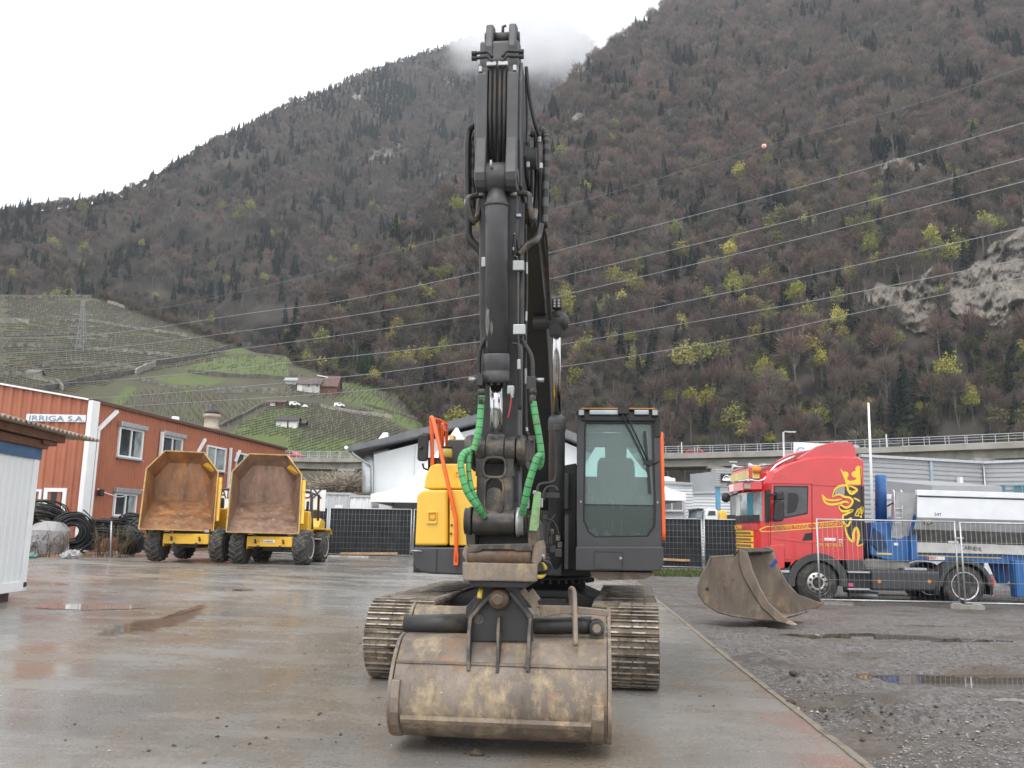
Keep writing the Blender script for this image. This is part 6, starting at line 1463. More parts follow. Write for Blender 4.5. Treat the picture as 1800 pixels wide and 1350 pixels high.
    if plate:
        mb = MB(); mb.box(-.18,.17,-.436,-.42,.70,.79); pl_ = mb.build('number_plate', m_white, D); text('VS 288 002', .072, m_black, SPACE[D.name] @ Matrix.Translation((-.165,-.44,.717)) @ Matrix.Rotation(math.pi/2, 4, 'X'), pl_, xs=.86)
    for s in (-1, 1):
        mb = MB(); mb.box(s*.62-.11,s*.62+.11,-.36,-.24,.93,1.06); hl_ = mb.build('headlight', m_black, D, bevel=.02); mb = MB(); mb.box(s*.62-.08,s*.62+.08,-.375,-.36,.95,1.04); mb.build('lens', m_lens, hl_)
    mb = MB(); mb.box(-.5,.5,-.2,1.4,.75,1.12); mb.box(-.3,.3,-.1,2.6,.45,.75); mb.build('chassis', m_dark, D, bevel=.03)
    mb = MB(); mb.prism([(1.25,.62),(4.1,.62),(4.1,1.45),(3.3,1.55),(2.9,1.25),(1.9,1.25),(1.55,1.75),(1.25,1.75)],'x',-.85,.85); bd = mb.build('body', m_yel, D, bevel=.05, seg=3)
    mb = MB(); mb.prism([(2.0,1.18),(3.0,1.18),(3.2,1.05),(3.3,1.0),(3.3,.96),(3.15,.98),(2.95,1.12),(2.02,1.12)],'x',.8,1.28); mb.build('mudguard', m_yel2, D, bevel=.015)
    mb = MB(); mb.box(.86,1.2,1.5,1.9,.80,.84); mb.build('step', m_steel, D, bevel=.01)
    mb = MB(); rbox(mb,(.0,2.3,1.5),.5,.5,.14); rbox(mb,(0,2.62,1.85),.48,.14,.6); mb.build('seat', m_black, D)
    mb = MB(); mb.tube([(0,1.5,1.7),(0,1.75,2.02)],.03,8); mb.tube([(.19*math.cos(a),1.76+.09*math.sin(a),2.04+.14*math.sin(a)) for a in [i*math.pi/8 for i in range(16)]],.016,6,closed=True); mb.build('steering_wheel', m_black, D)
    mb = MB()
    if posts: mb.tube([(.86,1.75,1.15),(.80,1.75,2.0),(.78,1.8,2.32),(.6,1.85,2.42),(-.6,1.85,2.42),(-.78,1.8,2.32),(-.85,1.75,1.2)],.055,10,sub=3); mb.tube([(.80,3.0,1.45),(.80,2.9,2.35),(.80,1.85,2.36)],.045,8)
    else: mb.tube([(.86,2.9,1.2),(.82,2.9,2.35),(.6,2.9,2.45),(-.6,2.9,2.45),(-.82,2.9,2.35),(-.86,2.9,1.2)],.05,10,sub=3)
    mb.build('roll_bar', m_char, D)
    mb = MB(); mb.box(.1,.7,3.3,3.9,1.45,1.85); mb.build('engine_cover', m_char if posts else m_yel, D, bevel=.04)
    mb = MB(); mb.tube([(.62,2.0,1.6),(.62,2.0,2.1)],.05,8); mb.build('exhaust_stack', m_black, D)
    return D
def M3(): return bpy.data.materials.get('pale_rim_paint') or M('pale_rim_paint', (.46,.46,.44), .6, var=.1, dirt=(.22,.19,.15), amt=.4, dscale=8)
def M2(n): return bpy.data.materials.get(n) or M(n, (.085,.080,.072), .75, var=.3, scale=4, dirt=(.17,.15,.12), amt=.5, dscale=5)
dumper(331, 988, 'yellow swivel dumper whose raised skip is bright orange rust inside, the left one', m_rustskip, rad(2), False, False)
dumper(477, 993, 'yellow swivel dumper with dull brown skip interior and white number plate, the right one', m_brownskip, rad(1), True, True, 14, -.33)

# ================================================================ RED TRUCK
TY = 21.8
g = at(1437, 1061, TY); TK = thing('tractor_truck', 'red tractor truck with black and yellow griffin decal behind its door', 'truck', (g.x, g.y, gz(g.x, g.y)))
def tp(px, py, dy=0): p = at(px, py, TY); return V((p.x, p.y+dy, p.z))
def tpd(px, py, d0): return at(px, py, TY+d0) if d0 < 1.5 else tp(px, py)
def tz(px, py): p = at(px, py, TY); return (p.x, p.z)
# cab: loft across the width; flag f moves front points outward towards the middle
cabp = [(1355,1000,1),(1353,960,1),(1352,915,1),(1353,868,.95),(1355,842,.8),(1362,828,.6),(1380,816,.3),(1410,806,.1),(1440,800,0),(1508,802,0),(1518,808,0),(1519,880,0),(1518,984,0),(1490,985,0),(1470,985,0),(1400,985,0),(1385,1000,.3)]
def slice_(dy, dx, dz=0): return [V((tp(x,y).x - dx*f, TY+dy, tp(x,y).z + dz*(1 if y < 850 else 0))) for x, y, f in cabp]
mb = MB(); prof = [(0.0,0,-.05),(.05,.02,-.01),(.18,.16,0),(.5,.30,.01),(1.25,.36,.02),(2.0,.30,.01),(2.32,.16,0),(2.45,.02,-.01),(2.5,0,-.05)]
mb.loft([slice_(*q) for q in prof], smooth=False); cabt = mb.build('cab', m_red, TK, world=True, bevel=.02)
def tbox(x0, y0, x1, y1, d0, d1, name, m, par=TK, bevel=0):
    a, b = tpd(x0,y0,d0), tpd(x1,y1,d0); mb = MB(); mb.box(a.x,b.x,TY+d0,TY+d1,b.z,a.z); return mb.build(name, m, par, world=True, bevel=bevel)
def tpoly(pts, d0, d1, name, m, par=TK, bevel=0):
    mb = MB(); mb.prism([(tpd(*p,d0).x, tpd(*p,d0).z) for p in pts],'y',TY+d0,TY+d1); return mb.build(name, m, par, world=True, bevel=bevel)
# roof deflector
mb = MB(); dfp = [(1400,808),(1410,801),(1436,787),(1462,780.5),(1494,779.5),(1503,783),(1507,793),(1509,809)]
mb.loft([[V((tp(x,y).x, TY+dy, TP_z)) for x, y in dfp for TP_z in [tp(x,y).z-dz*(tp(1400,808).z-tp(1400,779).z)*((808-y)/30)]] for dy, dz in ((.08,.15),(.2,.02),(.6,0),(1.9,0),(2.3,.02),(2.42,.15))], smooth=False); mb.build('roof_deflector', m_redbar, TK, world=True, bevel=.03, )
# door and panel grooves
gm = M('panel_gap', (.20,.012,.014), .5)
def groove(pts, w_=.018, m=gm, d=-.006, par=cabt, name='door_gap'):
    mb = MB(); P = [tp(*p) for p in pts]
    for a, b in zip(P, P[1:]): mb.bar(V((a.x,TY+d+.004,a.z)), V((b.x,TY+d+.004,b.z)), .012, w_, up=(0,0,1) if abs(a.x-b.x) > abs(a.z-b.z) else (1,0,0))
    return mb.build(name, m, par, world=True)
groove([(1355,850),(1354,985)]); groove([(1427,850),(1428,985)]); groove([(1356,850),(1427,851)]); groove([(1484,852),(1485,985)]); groove([(1355,982),(1392,984)], .012)
groove([(1428,853),(1470,855),(1485,872)], .012)
# soft crease along the door
tpoly([(1360,945),(1425,952),(1484,950),(1484,952),(1425,955),(1360,948)], -.012, .004, 'door_crease', m_red, cabt, .006)
# glazing
wf = tpoly([(1360,853.5),(1421,854),(1420,903.5),(1384,910.5),(1360,913)], -.004, .03, 'door_window_seal', m_black, cabt)
tpoly([(1362,856.5),(1419,857),(1418,901),(1384,908),(1362,910)], -.009, .01, 'door_window', M('truck_side_glass',(.030,.036,.040),.06,var=.8,scale=2.2,spec=.7), wf)
tpoly([(1385,868),(1392,866),(1402,868),(1404,882),(1398,900),(1384,903)], -.011, -.008, 'seat_back', m_black, wf)
tpoly([(1346.5,862),(1353.5,860),(1353.5,916),(1346.5,918)], -.015, .12, 'corner_pillar', m_black, cabt)
def front(px0, py0, px1, py1, name, m, out=.02, w0=.12, w1=2.38, n=10, par=cabt, lean=0):
    """curved panel on the front of the cab between two heights"""
    za, zb = at(1352,py0,TY).z, at(1352,py1,TY).z; mb = MB(); xs = tp(1352,900).x
    def fx(w_): 
        t_ = [(q[0], q[1]) for q in prof]; return xs - interp(t_, w_)
    rows = []
    for i in range(n+1):
        w_ = w0+(w1-w0)*i/n; x = fx(w_)-out; rows.append([V((x+lean,TY+w_,za)),V((x,TY+w_,zb)),V((x+.05,TY+w_,zb)),V((x+.05+lean,TY+w_,za))])
    mb.loft(rows, smooth=False); return mb.build(name, m, par, world=True)
ws = front(0,864,0,916,'windscreen',M('truck_windscreen',(.30,.34,.36),.08,var=.7,scale=1.1,spec=.7),.03,.16,2.34)
front(0,865,0,908,'blue_curtain',M('teal_curtain',(.02,.17,.23),.5),.036,.42,.72,4,ws); front(0,865,0,912,'sky_reflection',M('sky_reflection',(.62,.63,.62),.5),.036,1.3,1.9,4,ws); front(0,905,0,918,'wiper_bar',m_black,.05,.2,2.3,10,ws)  # teal curtain is cloth; the pale panel paints white sky reflected in the glass
front(0,846,0,860,'sun_visor',m_red,.20,.02,2.48,10)
for w_ in (.35,2.1): front(0,849,0,858,'marker_light',m_lens,.215,w_-.1,w_+.1,2)
front(0,921,0,932,'badge_panel',m_redbar,.035,.3,2.2)
for y0, y1 in ((933,942),(944.5,953.5),(956,965),(968,976)):
    f_ = front(0,y0,0,y1,'grille_slat',m_gold,.045,.45,2.05); front(0,y0+2.2,0,y1-2.2,'grille_gap',M('grille_dark',(.22,.13,.03),.6),.052,.52,1.98,10,f_)
xs = tp(1352,925).x
text('SCANIA', .17, m_gold, Matrix(((0,0,-1,xs-.415),(-1,0,0,TY+1.75),(0,1,0,at(1352,931,TY).z),(0,0,0,1))), cabt, xs=1.25)
tpoly([(1354,958),(1378,955),(1381,962),(1380,1000),(1356,1004)], -.05, .5, 'corner_bumper', m_red, TK, .04)
front(0,985,0,1030,'bumper',m_redbar,.08,.02,2.48)
# roof lights
mb = MB(); za, zb = at(1352,818,TY).z, at(1352,842,TY).z; lx0, lx1 = tp(1300,830).x, tp(1345,830).x
mb.box(lx0+.35,lx1,TY+.35,TY+2.15,zb,za); rl = mb.build('roof_sign_box', m_redbar, TK, world=True, bevel=.05); mb = MB(); mb.box(lx0+.30,lx0+.345,TY+.40,TY+2.10,zb+.03,za-.12); mb.box(lx0+.42,lx0+.60,TY+.325,TY+.345,zb+.03,za-.02); mb.build('sign_face', M('pale_yellow_sign',(.72,.58,.20),.4), rl, world=True)
for w_ in (.45, 2.05): mb = MB(); c = V((lx1-.12,TY+w_-.1,zb+.18)); mb.lathe([(.11,0),(.12,.5),(.09,1)], c, c+V((0,0,.17)), 14); mb.build('amber_beacon', m_amber, TK, world=True)
mb = MB(); mb.tube([V((lx0+.3,TY+.2,zb-.02)),V((lx1+.0,TY+.2,zb-.02)),V((lx1+.35,TY+.2,za+.02)),V((tp(1402,803).x,TY+.2,tp(1402,803).z+.03))], .035, 10, sub=3); mb.tube([V((lx0+.28,TY+.2,zb-.02)),V((lx0+.22,TY+1.25,zb-.02)),V((lx0+.28,TY+2.3,zb-.02))], .035, 10); mb.tube([V((lx0+.6,TY+.3,za+.04)),V((lx1+.3,TY+.3,za+.05))], .02, 8); mb.build('light_bar', m_chrome, TK, world=True)
for a in ((1312,818),(1341,816)): mb = MB(); c = tp(*a,.6); mb.lathe([(.02,0),(.03,.7),(.09,1)], c+V((.25,0,0)), c+V((-.2,0,0)), 12); mb.build('air_horn', m_chrome, TK, world=True)
# mirrors
for d in (-.28, 2.55):
    mt = tpoly([(1364,884),(1377,880),(1379,884),(1379,912),(1376,916),(1363,917),(1361,912)], d, d+.18, 'wing_mirror', m_black, TK, .03)
    tpoly([(1365,866),(1378,863),(1380,878),(1366,880)], d+.02, d+.18, 'wide_mirror', m_black, mt, .03); tpoly([(1356,868),(1366,868),(1366,871),(1356,871)], d+.05, d+.2, 'mirror_arm', m_black, mt)
mb = MB(); c = tp(1302,870,1.9)+V((.1,0,0)); mb.lathe([(.04,0),(.12,.3),(.12,.8),(.05,1)], c+V((0,0,.14)), c+V((0,0,-.12)), 12); mb.tube([c, c+V((.5,.0,.2))], .02, 6); mb.build('front_mirror', m_black, TK, world=True)
# handle, decals
tpoly([(1410,951),(1416,938),(1428,936),(1428,949)], -.008, .02, 'door_handle', m_black, cabt)
def stripe(pts, w_, m=m_gold, d=-.010):
    return groove(pts, w_, m, d, cabt, 'decal_stripe')
stripe([(1335,931),(1346,926),(1410,921.5),(1481,915)], .022, d=-.004); stripe([(1335,931),(1338,934),(1352,934.5),(1410,930),(1482,925)], .022, d=-.004)
def ttext(body, x, y, h, length, name='lettering', m=m_gold, slope=-.062, par=cabt, d=-.012, shear=0):
    p = tp(x,y); s = h*TY/FPX/.72; o = text(body, s, m, frame4(V((p.x,TY+d,p.z)), (1,0,-slope), (0,0,1)), par, name, .003, shear=shear)
    L = max(v.co.x for v in o.data.vertices)-min(v.co.x for v in o.data.vertices); k = (length*TY/FPX)/L; x0 = min(v.co.x for v in o.data.vertices)
    for v in o.data.vertices: v.co.x = x0+(v.co.x-x0)*k
    return o
ttext('ETIENNE ROUGE', 1362.5, 930.5, 6.4, 58); ttext('- TRANSPORTS', 1426, 926, 5.4, 54)
ttext('079 787 95 87', 1435, 960.5, 5.6, 46, slope=-.01)
tbox(1449,945.5,1469,950.5,-.012,.0,'white_sticker',m_white,cabt); tbox(1474.5,947.5,1480.5,953.5,-.012,.0,'white_sticker',m_white,cabt); tbox(1476,949,1479,952.5,-.015,-.0121,'sticker_print',m_pink,cabt)
# griffin emblem
def zz5(X, Y): return (1420+X/6.135, 780+Y/6.135)
def gpoly(pts, d, m, name): return tpoly([zz5(*p) for p in pts], d, d+.004, name, m, cabt)
m_grif = M('griffin_dark', (.040,.028,.030), .4, var=.1)
gpoly([(395,455),(608,455),(612,700),(618,1080),(600,1085),(555,1090),(535,1085),(548,1010),(530,920),(510,905),(492,1000),(485,1045),(440,1005),(410,930),(395,870),(378,790),(390,740),(440,715),(340,700),(330,650),(420,690),(470,650),(480,610),(440,570),(385,560),(330,540),(275,565),(295,490),(345,460)], -.008, m_grif, 'griffin_body')
gpoly([(300,480),(345,460),(400,462),(395,560),(330,540),(285,556)], -.0125, M('griffin_grey',(.33,.30,.28),.5), 'griffin_beak')
crown = [(345,262),(384,302)]+[(405+36*math.sin(a),335-36*math.cos(a)) for a in [i*.5 for i in range(0,6)]]+[(425,385),(460,402),(500,395),(530,372),(505,366)]+[(500-30*math.sin(a),330+32*math.cos(a)) for a in [.2+i*.5 for i in range(0,6)]]+[(515,290),(512,258),(540,238),(578,246),(578,440),(412,440),(385,360)]
gpoly(crown, -.0125, m_gold, 'griffin_crown')
def ribbon(pts, w_, m=m_gold):
    P = [V((*zz5(*p),0)) for p in pts]; P = catmull(P, 4); L, R_ = [], []
    for i, p in enumerate(P):
        d = (P[min(i+1,len(P)-1)]-P[max(i-1,0)]).normalized(); t_ = i/(len(P)-1); k = w_/6.135/2*min(1, .35+3*min(t_,1-t_)); n = V((-d.y,d.x,0))*k; L.append((p.x+n.x,p.y+n.y)); R_.append((p.x-n.x,p.y-n.y))
    mb = MB(); n = len(L); mb.add([V((tp(*q).x,TY-.0145,tp(*q).z)) for q in L+R_], [(i,i+1,n+i+1,n+i) for i in range(n-1)]); mb.build('griffin_outline', m, cabt, world=True)
for pts, w_ in (([(262,578),(285,500),(340,458),(418,452),(432,500),(468,542),(518,512),(524,492),(480,466),(432,456)],24),([(268,572),(330,548),(390,572),(448,582),(480,615),(462,662),(415,690),(365,668),(330,650)],24),
                ([(148,545),(195,598),(270,612),(362,598)],20),([(150,560),(180,625),(240,655),(330,645),(400,625),(440,640)],24),([(330,660),(345,708),(385,730),(482,716),(405,762),(378,775),(384,850),(430,885),(465,800),(408,835)],24),
                ([(395,870),(410,950),(440,1020),(487,1052),(492,960),(520,905),(548,985),(532,1098),(596,1078)],26),([(492,585),(530,602),(562,622)],18),([(450,500),(480,520),(500,500)],12),([(505,776),(545,700),(556,735),(582,680),(584,742),(545,772),(508,778)],22),([(540,745),(560,760),(575,800)],26)): ribbon(pts, w_)
tbox(1513,820,1521,985,-.03,2.4,'rear_fairing',m_black,TK,.02)
# chassis, wheels, tank
tbox(1385,1012,1740,1030,.55,1.95,'chassis_frame',m_dark,TK)
tpoly([(1487,985),(1518,985),(1524,1003),(1490,1003)], -.01, .4, 'side_skirt', m_char, TK, .01)
tpoly([(1355,986),(1392,986),(1388,1004),(1386,1040),(1372,1040),(1370,1046),(1356,1044)], .0, .5, 'entry_steps', m_char, TK, .02)
for y in (1002,1037): tbox(1358,y,1388,y+5,-.03,.12,'step_tread',m_steel,TK,.01)
tbox(1361,1009,1368,1014,-.012,.02,'side_marker',m_amber,TK)
tbox(1532,1002,1655,1040,.0,.62,'fuel_tank',m_char,TK,.06)
for x in (1546,1634): tbox(x-3,1019.5,x+3,1025.5,-.015,.02,'side_marker',m_amber,TK,.01)
tbox(1490,1006,1530,1043,.12,.5,'battery_box',m_black,TK,.02)
for y in (1004,1034): tbox(1490,y,1530,y+4,.0,.2,'step_tread',m_steel,TK,.01)
tbox(1491,1025,1500,1031,.09,.12,'pink_sticker',m_pink,TK)
tbox(1590,998,1630,1003,.3,.7,'deck_plate',m_steel,TK,.01); tbox(1510,982,1600,1000,.5,1.9,'fifth_wheel_deck',m_alud,TK,.02)
mb = MB(); c = tp(1520,1048,.5); mb.tube([c+V((-.2,0,.02)), c+V((.3,0,0)), c+V((.5,-.1,-.02))], .10, 12); mb.build('exhaust_silencer', m_steel, TK, world=True); tbox(1540,1046,1600,1054,.4,.8,'exhaust_shield',m_alud,TK,.03)
def tarc(cx, cy, r0, r1, a0, a1, d0, d1, name, m):
    mb = MB(); k = 18; rg = [];
    for i in range(k+1):
        a = rad(a0+(a1-a0)*i/k); q = [(cx+r*math.cos(a), cy-r*math.sin(a)) for r in (r0,r1)]; rg.append([V((tp(*q[0]).x,TY+d0,tp(*q[0]).z)),V((tp(*q[1]).x,TY+d0,tp(*q[1]).z)),V((tp(*q[1]).x,TY+d1,tp(*q[1]).z)),V((tp(*q[0]).x,TY+d1,tp(*q[0]).z))])
    mb.loft(rg, smooth=False); return mb.build(name, m, TK, world=True, bevel=.01)
tarc(1437,1025,40,53,-8,188,-.03,.5,'front_mudguard',m_char); tarc(1697,1031,40,47,2,180,-.02,.6,'rear_mudguard',m_char); tbox(1645,1030,1650,1046,-.02,.5,'mud_flap',m_black,TK); tbox(1741,1030,1746,1046,-.02,.5,'mud_flap',m_black,TK)
tbox(1740,1018,1748,1030,.05,.3,'rear_light',m_redlens,TK,.01)
def truck_wheel(cx, cy, d0, d1, par, deep, name='wheel', R=36.3):
    c = tp(cx, cy); r = R*TY/FPX; mb = MB(); mb.lathe([(r*.58,0),(r*.80,-.02),(r*.93,.03),(r,.14),(r,.86),(r*.93,.97),(r*.58,1)], V((c.x,TY+d0,c.z)), V((c.x,TY+d1,c.z)), 44); mb.lathe([(r*.90,0),(r*.93,.4),(r*.90,1)], V((c.x,TY+d0+.006,c.z)), V((c.x,TY+d0+.02,c.z)), 44)
    w_ = mb.build(name, m_tire, par, world=True); L = d1-d0
    mb = MB()
    if deep: mb.lathe([(r*.66,-.01),(r*.62,-.02),(r*.54,0.06),(r*.50,.55),(r*.42,.60),(r*.22,.55),(r*.20,.2),(r*.10,.18)], V((c.x,TY+d0-.005,c.z)), V((c.x,TY+d1,c.z)), 36, caps=False)
    else: mb.lathe([(r*.60,.0),(r*.57,.05),(r*.53,.10),(r*.50,.02),(r*.30,-.10),(r*.26,-.11),(r*.25,.04)], V((c.x,TY+d0-.005,c.z)), V((c.x,TY+d1,c.z)), 36, caps=False)
    rm = mb.build('rim', m_chrome if deep else m_rim, w_, world=True)
    mb = MB(); e = -.05 if not deep else .5*L
    for k in range(10): a = k*math.pi/5+.2; q = V((c.x+r*.39*math.cos(a), TY+d0+e, c.z+r*.39*math.sin(a))); mb.cyl(q+V((0,-.03,0)), q+V((0,.03,0)), .028, 8)
    mb.build('wheel_nut', m_dark, rm, world=True)
    mb = MB(); mb.lathe([(r*.10,0),(r*.22,.3),(r*.22,1)], V((c.x,TY+d0-(.02 if not deep else -.06),c.z)), V((c.x,TY+d0+.25,c.z)), 20); mb.build('hub', m_dark, rm, world=True)
m_rim = M('wheel_rim_metal', (.50,.49,.47), .32, metal=.75, var=.1, dirt=(.12,.10,.085), amt=.28, dscale=8)
for d in (0.02, 2.13): truck_wheel(1437.5,1025,d,d+.33,TK,False)
for d in (0.02, 1.85): truck_wheel(1697,1030.5,d,d+.60,TK,True)

# ================================================================ TIPPER TRAILER
TR_ = thing('tipper_trailer', 'silver tipping trailer on a blue chassis coupled behind the red truck', 'trailer', (tp(1700,1000).x, TY+1.2, gz(13, TY)))
EXT = 2500
tub = [(1613,868,.0),(1613,909,.0),(1611,930,.12),(1612,952,.55)]
def skew(px, py): return py + .030*(px-1613) if px > 1613 else py
mb = MB(); rings = []
for px in (1612, 1700, 1900, EXT):
    rg = []
    for sgn in (0, 1):
        seq = tub if sgn == 0 else tub[::-1]
        for x, y, d in seq: p = tp(px + (x-1613), skew(px,y)); rg.append(V((p.x, TY+(d if sgn == 0 else 2.5-d), p.z)))
    rings.append(rg)
b0 = 0; n = 8
for i in range(len(rings)): mb.v += [tuple(p) for p in rings[i]]
for i in range(len(rings)-1):
    for j in range(7):
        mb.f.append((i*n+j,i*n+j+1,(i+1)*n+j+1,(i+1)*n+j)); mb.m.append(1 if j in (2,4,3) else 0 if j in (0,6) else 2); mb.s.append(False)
mb.build('tipping_body', [m_alu, m_alud, M('mid_grey_aluminium',(.42,.43,.44),.5,metal=.2,dirt=(.3,.29,.27),amt=.3,streak=.2)], TR_, world=True, solid=.02)  # side bands coloured darker in steps where the tub slopes inward
mb = MB(); 
for d in (-.05, 2.45):
    rg = []
    for px in (1610,1700,1900,EXT): a, b = tp(px,skew(px,861)), tp(px,skew(px,871)); rg.append([V((a.x,TY+d,a.z)),V((a.x,TY+d+.10,a.z)),V((b.x,TY+d+.10,b.z)),V((b.x,TY+d,b.z))])
    mb.loft(rg, smooth=False)
mb.build('top_rail', m_alu, TR_, world=True, bevel=.01)
mb = MB(); rg = []
for px in (1614,1900,EXT): a, b = tp(px,skew(px,871.5)), tp(px,skew(px,873.5)); rg.append([V((a.x,TY-.02,a.z)),V((a.x,TY+.03,a.z)),V((b.x,TY+.03,b.z)),V((b.x,TY-.02,b.z))])
mb.loft(rg, smooth=False); mb.build('rail_shadow_gap', m_dark, TR_, world=True)
# front wall of the tub, leaning forward
mb = MB(); q = []
for d in (0, 2.0): q += [p_ + V((.75 if d else 0,0,0)) for p_ in (tp(1576,864)+V((0,d,0)), tp(1612,868)+V((0,d,0)), tp(1612,950)+V((0,d+(.5 if d == 0 else -.5),0)), tp(1579,945)+V((0,d+(.4 if d == 0 else -.4),0)))]
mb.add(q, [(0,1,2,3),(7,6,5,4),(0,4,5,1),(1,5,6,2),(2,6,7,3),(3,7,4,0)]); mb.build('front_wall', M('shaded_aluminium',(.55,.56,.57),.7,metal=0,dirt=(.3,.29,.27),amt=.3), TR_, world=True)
tpoly([(1612,953),(1760,958),(EXT,982),(EXT,1006),(1760,974),(1612,971)], .35, .55, 'tub_beam', M('pale_grey_beam',(.55,.55,.53),.5,dirt=(.3,.29,.27),amt=.3,streak=.2), TR_)
tpoly([(1605,969),(1760,974),(EXT,1000),(EXT,1020),(1760,990),(1605,985)], .45, .65, 'chassis_beam', m_blue, TR_); tpoly([(1605,969),(1760,974),(EXT,1000),(EXT,1020),(1760,990),(1605,985)], 1.85, 2.05, 'chassis_beam', m_blue, TR_)
tpoly([(1534,918),(1578,917),(1600,919),(1604,910),(1609,905),(1612,912),(1612,985),(1602,988),(1560,985),(1530,975),(1528,950)], .45, 2.0, 'headboard_frame', m_blue, TR_, .03)
tpoly([(1602,908),(1609,903),(1613,912),(1613,984),(1602,986)], .30, .46, 'frame_post', m_blue, TR_, .02)
tpoly([(1536,928),(1552,940),(1560,962),(1545,968),(1532,955)], .40, .46, 'recess_shade', M('shaded_blue',(.012,.04,.10),.5), TR_)  # flat plate in darker blue paints the shade of a recess; nothing is cut
mb = MB(); a, b = at(1549,922,TY+1.25), at(1548,835,TY+1.25); mb.lathe([(.145,0),(.145,.98),(.13,1)], a, b, 28); mb.build('tipping_ram', m_blue, TR_, world=True)
tbox(1571.5,954,1579,959,.43,.46,'white_sticker',m_white,TR_)
mb = MB()
for x in (1576.5,1590): p, q = tp(x,864,.15), tp(x+1.5,925,.15); mb.tube([p+V((.02,.1,.05)), p, q], .016, 6)
for y in range(870,924,8): mb.tube([tp(1576.6,y,.15), tp(1590.2,y,.15)], .010, 6)
mb.build('ladder', m_alu, TR_, world=True)
mb = MB(); mb.tube([tpd(1560,890,1.0), tpd(1566,886,.9), tpd(1574,884,.7), tpd(1578,888,.5)], .02, 6, sub=3); mb.build('air_hose', m_black, TR_, world=True)
tpoly([(1784,985),(1806,986),(1806,1050),(1788,1050)], .25, .55, 'landing_leg', m_blue, TR_, .02); tpoly([(1784,985),(1806,986),(1806,1050),(1788,1050)], 1.95, 2.25, 'landing_leg', m_blue, TR_, .02)
tpoly([(1738,985),(1784,987),(1784,1010),(1766,1030),(1758,1030),(1748,1008)], .9, 1.0, 'support_bracket', m_blue, TR_); tbox(1745,1026,1790,1031,.6,.75,'cross_tube',m_steel,TR_)
tpoly([(1740,1010),(1748,1012),(1746,1040),(1752,1046),(1744,1048),(1740,1030)], .8, .84, 'warning_board', M('red_white_board',(.6,.35,.32),.6), TR_)
tbox(1667,950.5,1685,954.5,.33,.36,'white_sticker',m_white,TR_); tbox(1633,978,1661,984.5,.42,.46,'white_sticker',m_white,TR_)
ttext('ELVEDI', 1640, 983.4, 4.2, 19, m=M('red_letters',(.6,.05,.08),.5), slope=.0, par=TR_, d=.41); ttext('CARNEHL', 1702, 966, 7.2, 36, m=m_black, slope=.06, par=TR_, d=.345); ttext('24T', 1642, 906.6, 5.6, 12.5, m=m_black, slope=.04, par=TR_, d=-.012)
tbox(1624.5,911.6,1638,921.4,.02,.10,'load_badge',m_black,TR_); ttext('20', 1626.5, 920, 6.8, 9, m=M('badge_gold',(.75,.55,.18),.4), slope=0, par=TR_, d=.012, shear=.25)
tpoly([(1541,971.5),(1568,972.5),(1568,975.5),(1541,974.5)], .44, .447, 'yellow_reflector_tape', m_gold, TR_); tpoly([(1604,975),(1760,980),(1760,982),(1604,977)], .44, .447, 'yellow_reflector_tape', m_gold, TR_)
# ================================================================ PIPE COILS AND CLUTTER BY THE RED BUILDING
m_pipe = M('black_pipe', (.022,.024,.027), .45, var=.3, dirt=(.10,.09,.08), amt=.3, dscale=3)
def coil(px, py, r0, r1, wd, Y, tilt, turn, label, turns=46):
    p = at(px, py, Y); zc = p.z; rnd = random.Random(int(px)); mb = MB()
    R3 = Matrix.Rotation(turn, 3, 'Z') @ Matrix.Rotation(tilt, 3, 'X')
    for k in range(turns):
        r = rnd.uniform(r0, r1); x = rnd.uniform(-wd/2, wd/2); c = V((rnd.uniform(-.04,.04), 0, rnd.uniform(-.04,.04))); e = rnd.uniform(.94,1.06); ph = rnd.uniform(0, 6)
        pts = [p + R3 @ (V((r*math.cos(a)*e, x+.05*math.sin(a*2+ph), r*math.sin(a)/e))+c) for a in [i*2*math.pi/26 for i in range(26)]]
        mb.tube(pts, .026, 5, closed=True)
    for k in range(3):
        a0 = rnd.uniform(0,6); mb.tube([p + R3 @ V(((r1+.02+.12*t)*math.cos(a0+t*1.2), rnd.uniform(-wd/2,wd/2), (r1+.02+.12*t)*math.sin(a0+t*1.2))) for t in (0,.25,.5,.75,1)], .026, 5, sub=3)
    tag(mb.build('pipe_coil', m_pipe), label, 'pipe coil', 'black pipe coils stacked along the red building')
coil(126, 935, .30, .74, .75, 32.5, rad(4), rad(35), 'big black pipe coil standing upright beside the wrapped pallet')
coil(78, 905, .35, .80, .6, 34.2, rad(62), rad(10), 'brown tinged pipe coil leaning on the wall under the open window')
coil(190, 928, .3, .95, .55, 34.6, rad(82), rad(0), 'flat stacked pipe coil behind the scrub and thin post')
coil(228, 949, .18, .52, .62, 32.4, rad(8), rad(-40), 'tight black pipe coil closest to the left dumper wheel')
coil(250, 938, .22, .55, .6, 33.4, rad(12), rad(25), 'black pipe coil behind the left dumper wheel')
coil(240, 918, .25, .62, .4, 34.8, rad(75), rad(15), 'pipe coil lying on top of the others beneath the lower window')
coil(158, 950, .14, .36, .4, 33.2, rad(10), rad(60), 'small black pipe coil at the foot of the white corner pillar')
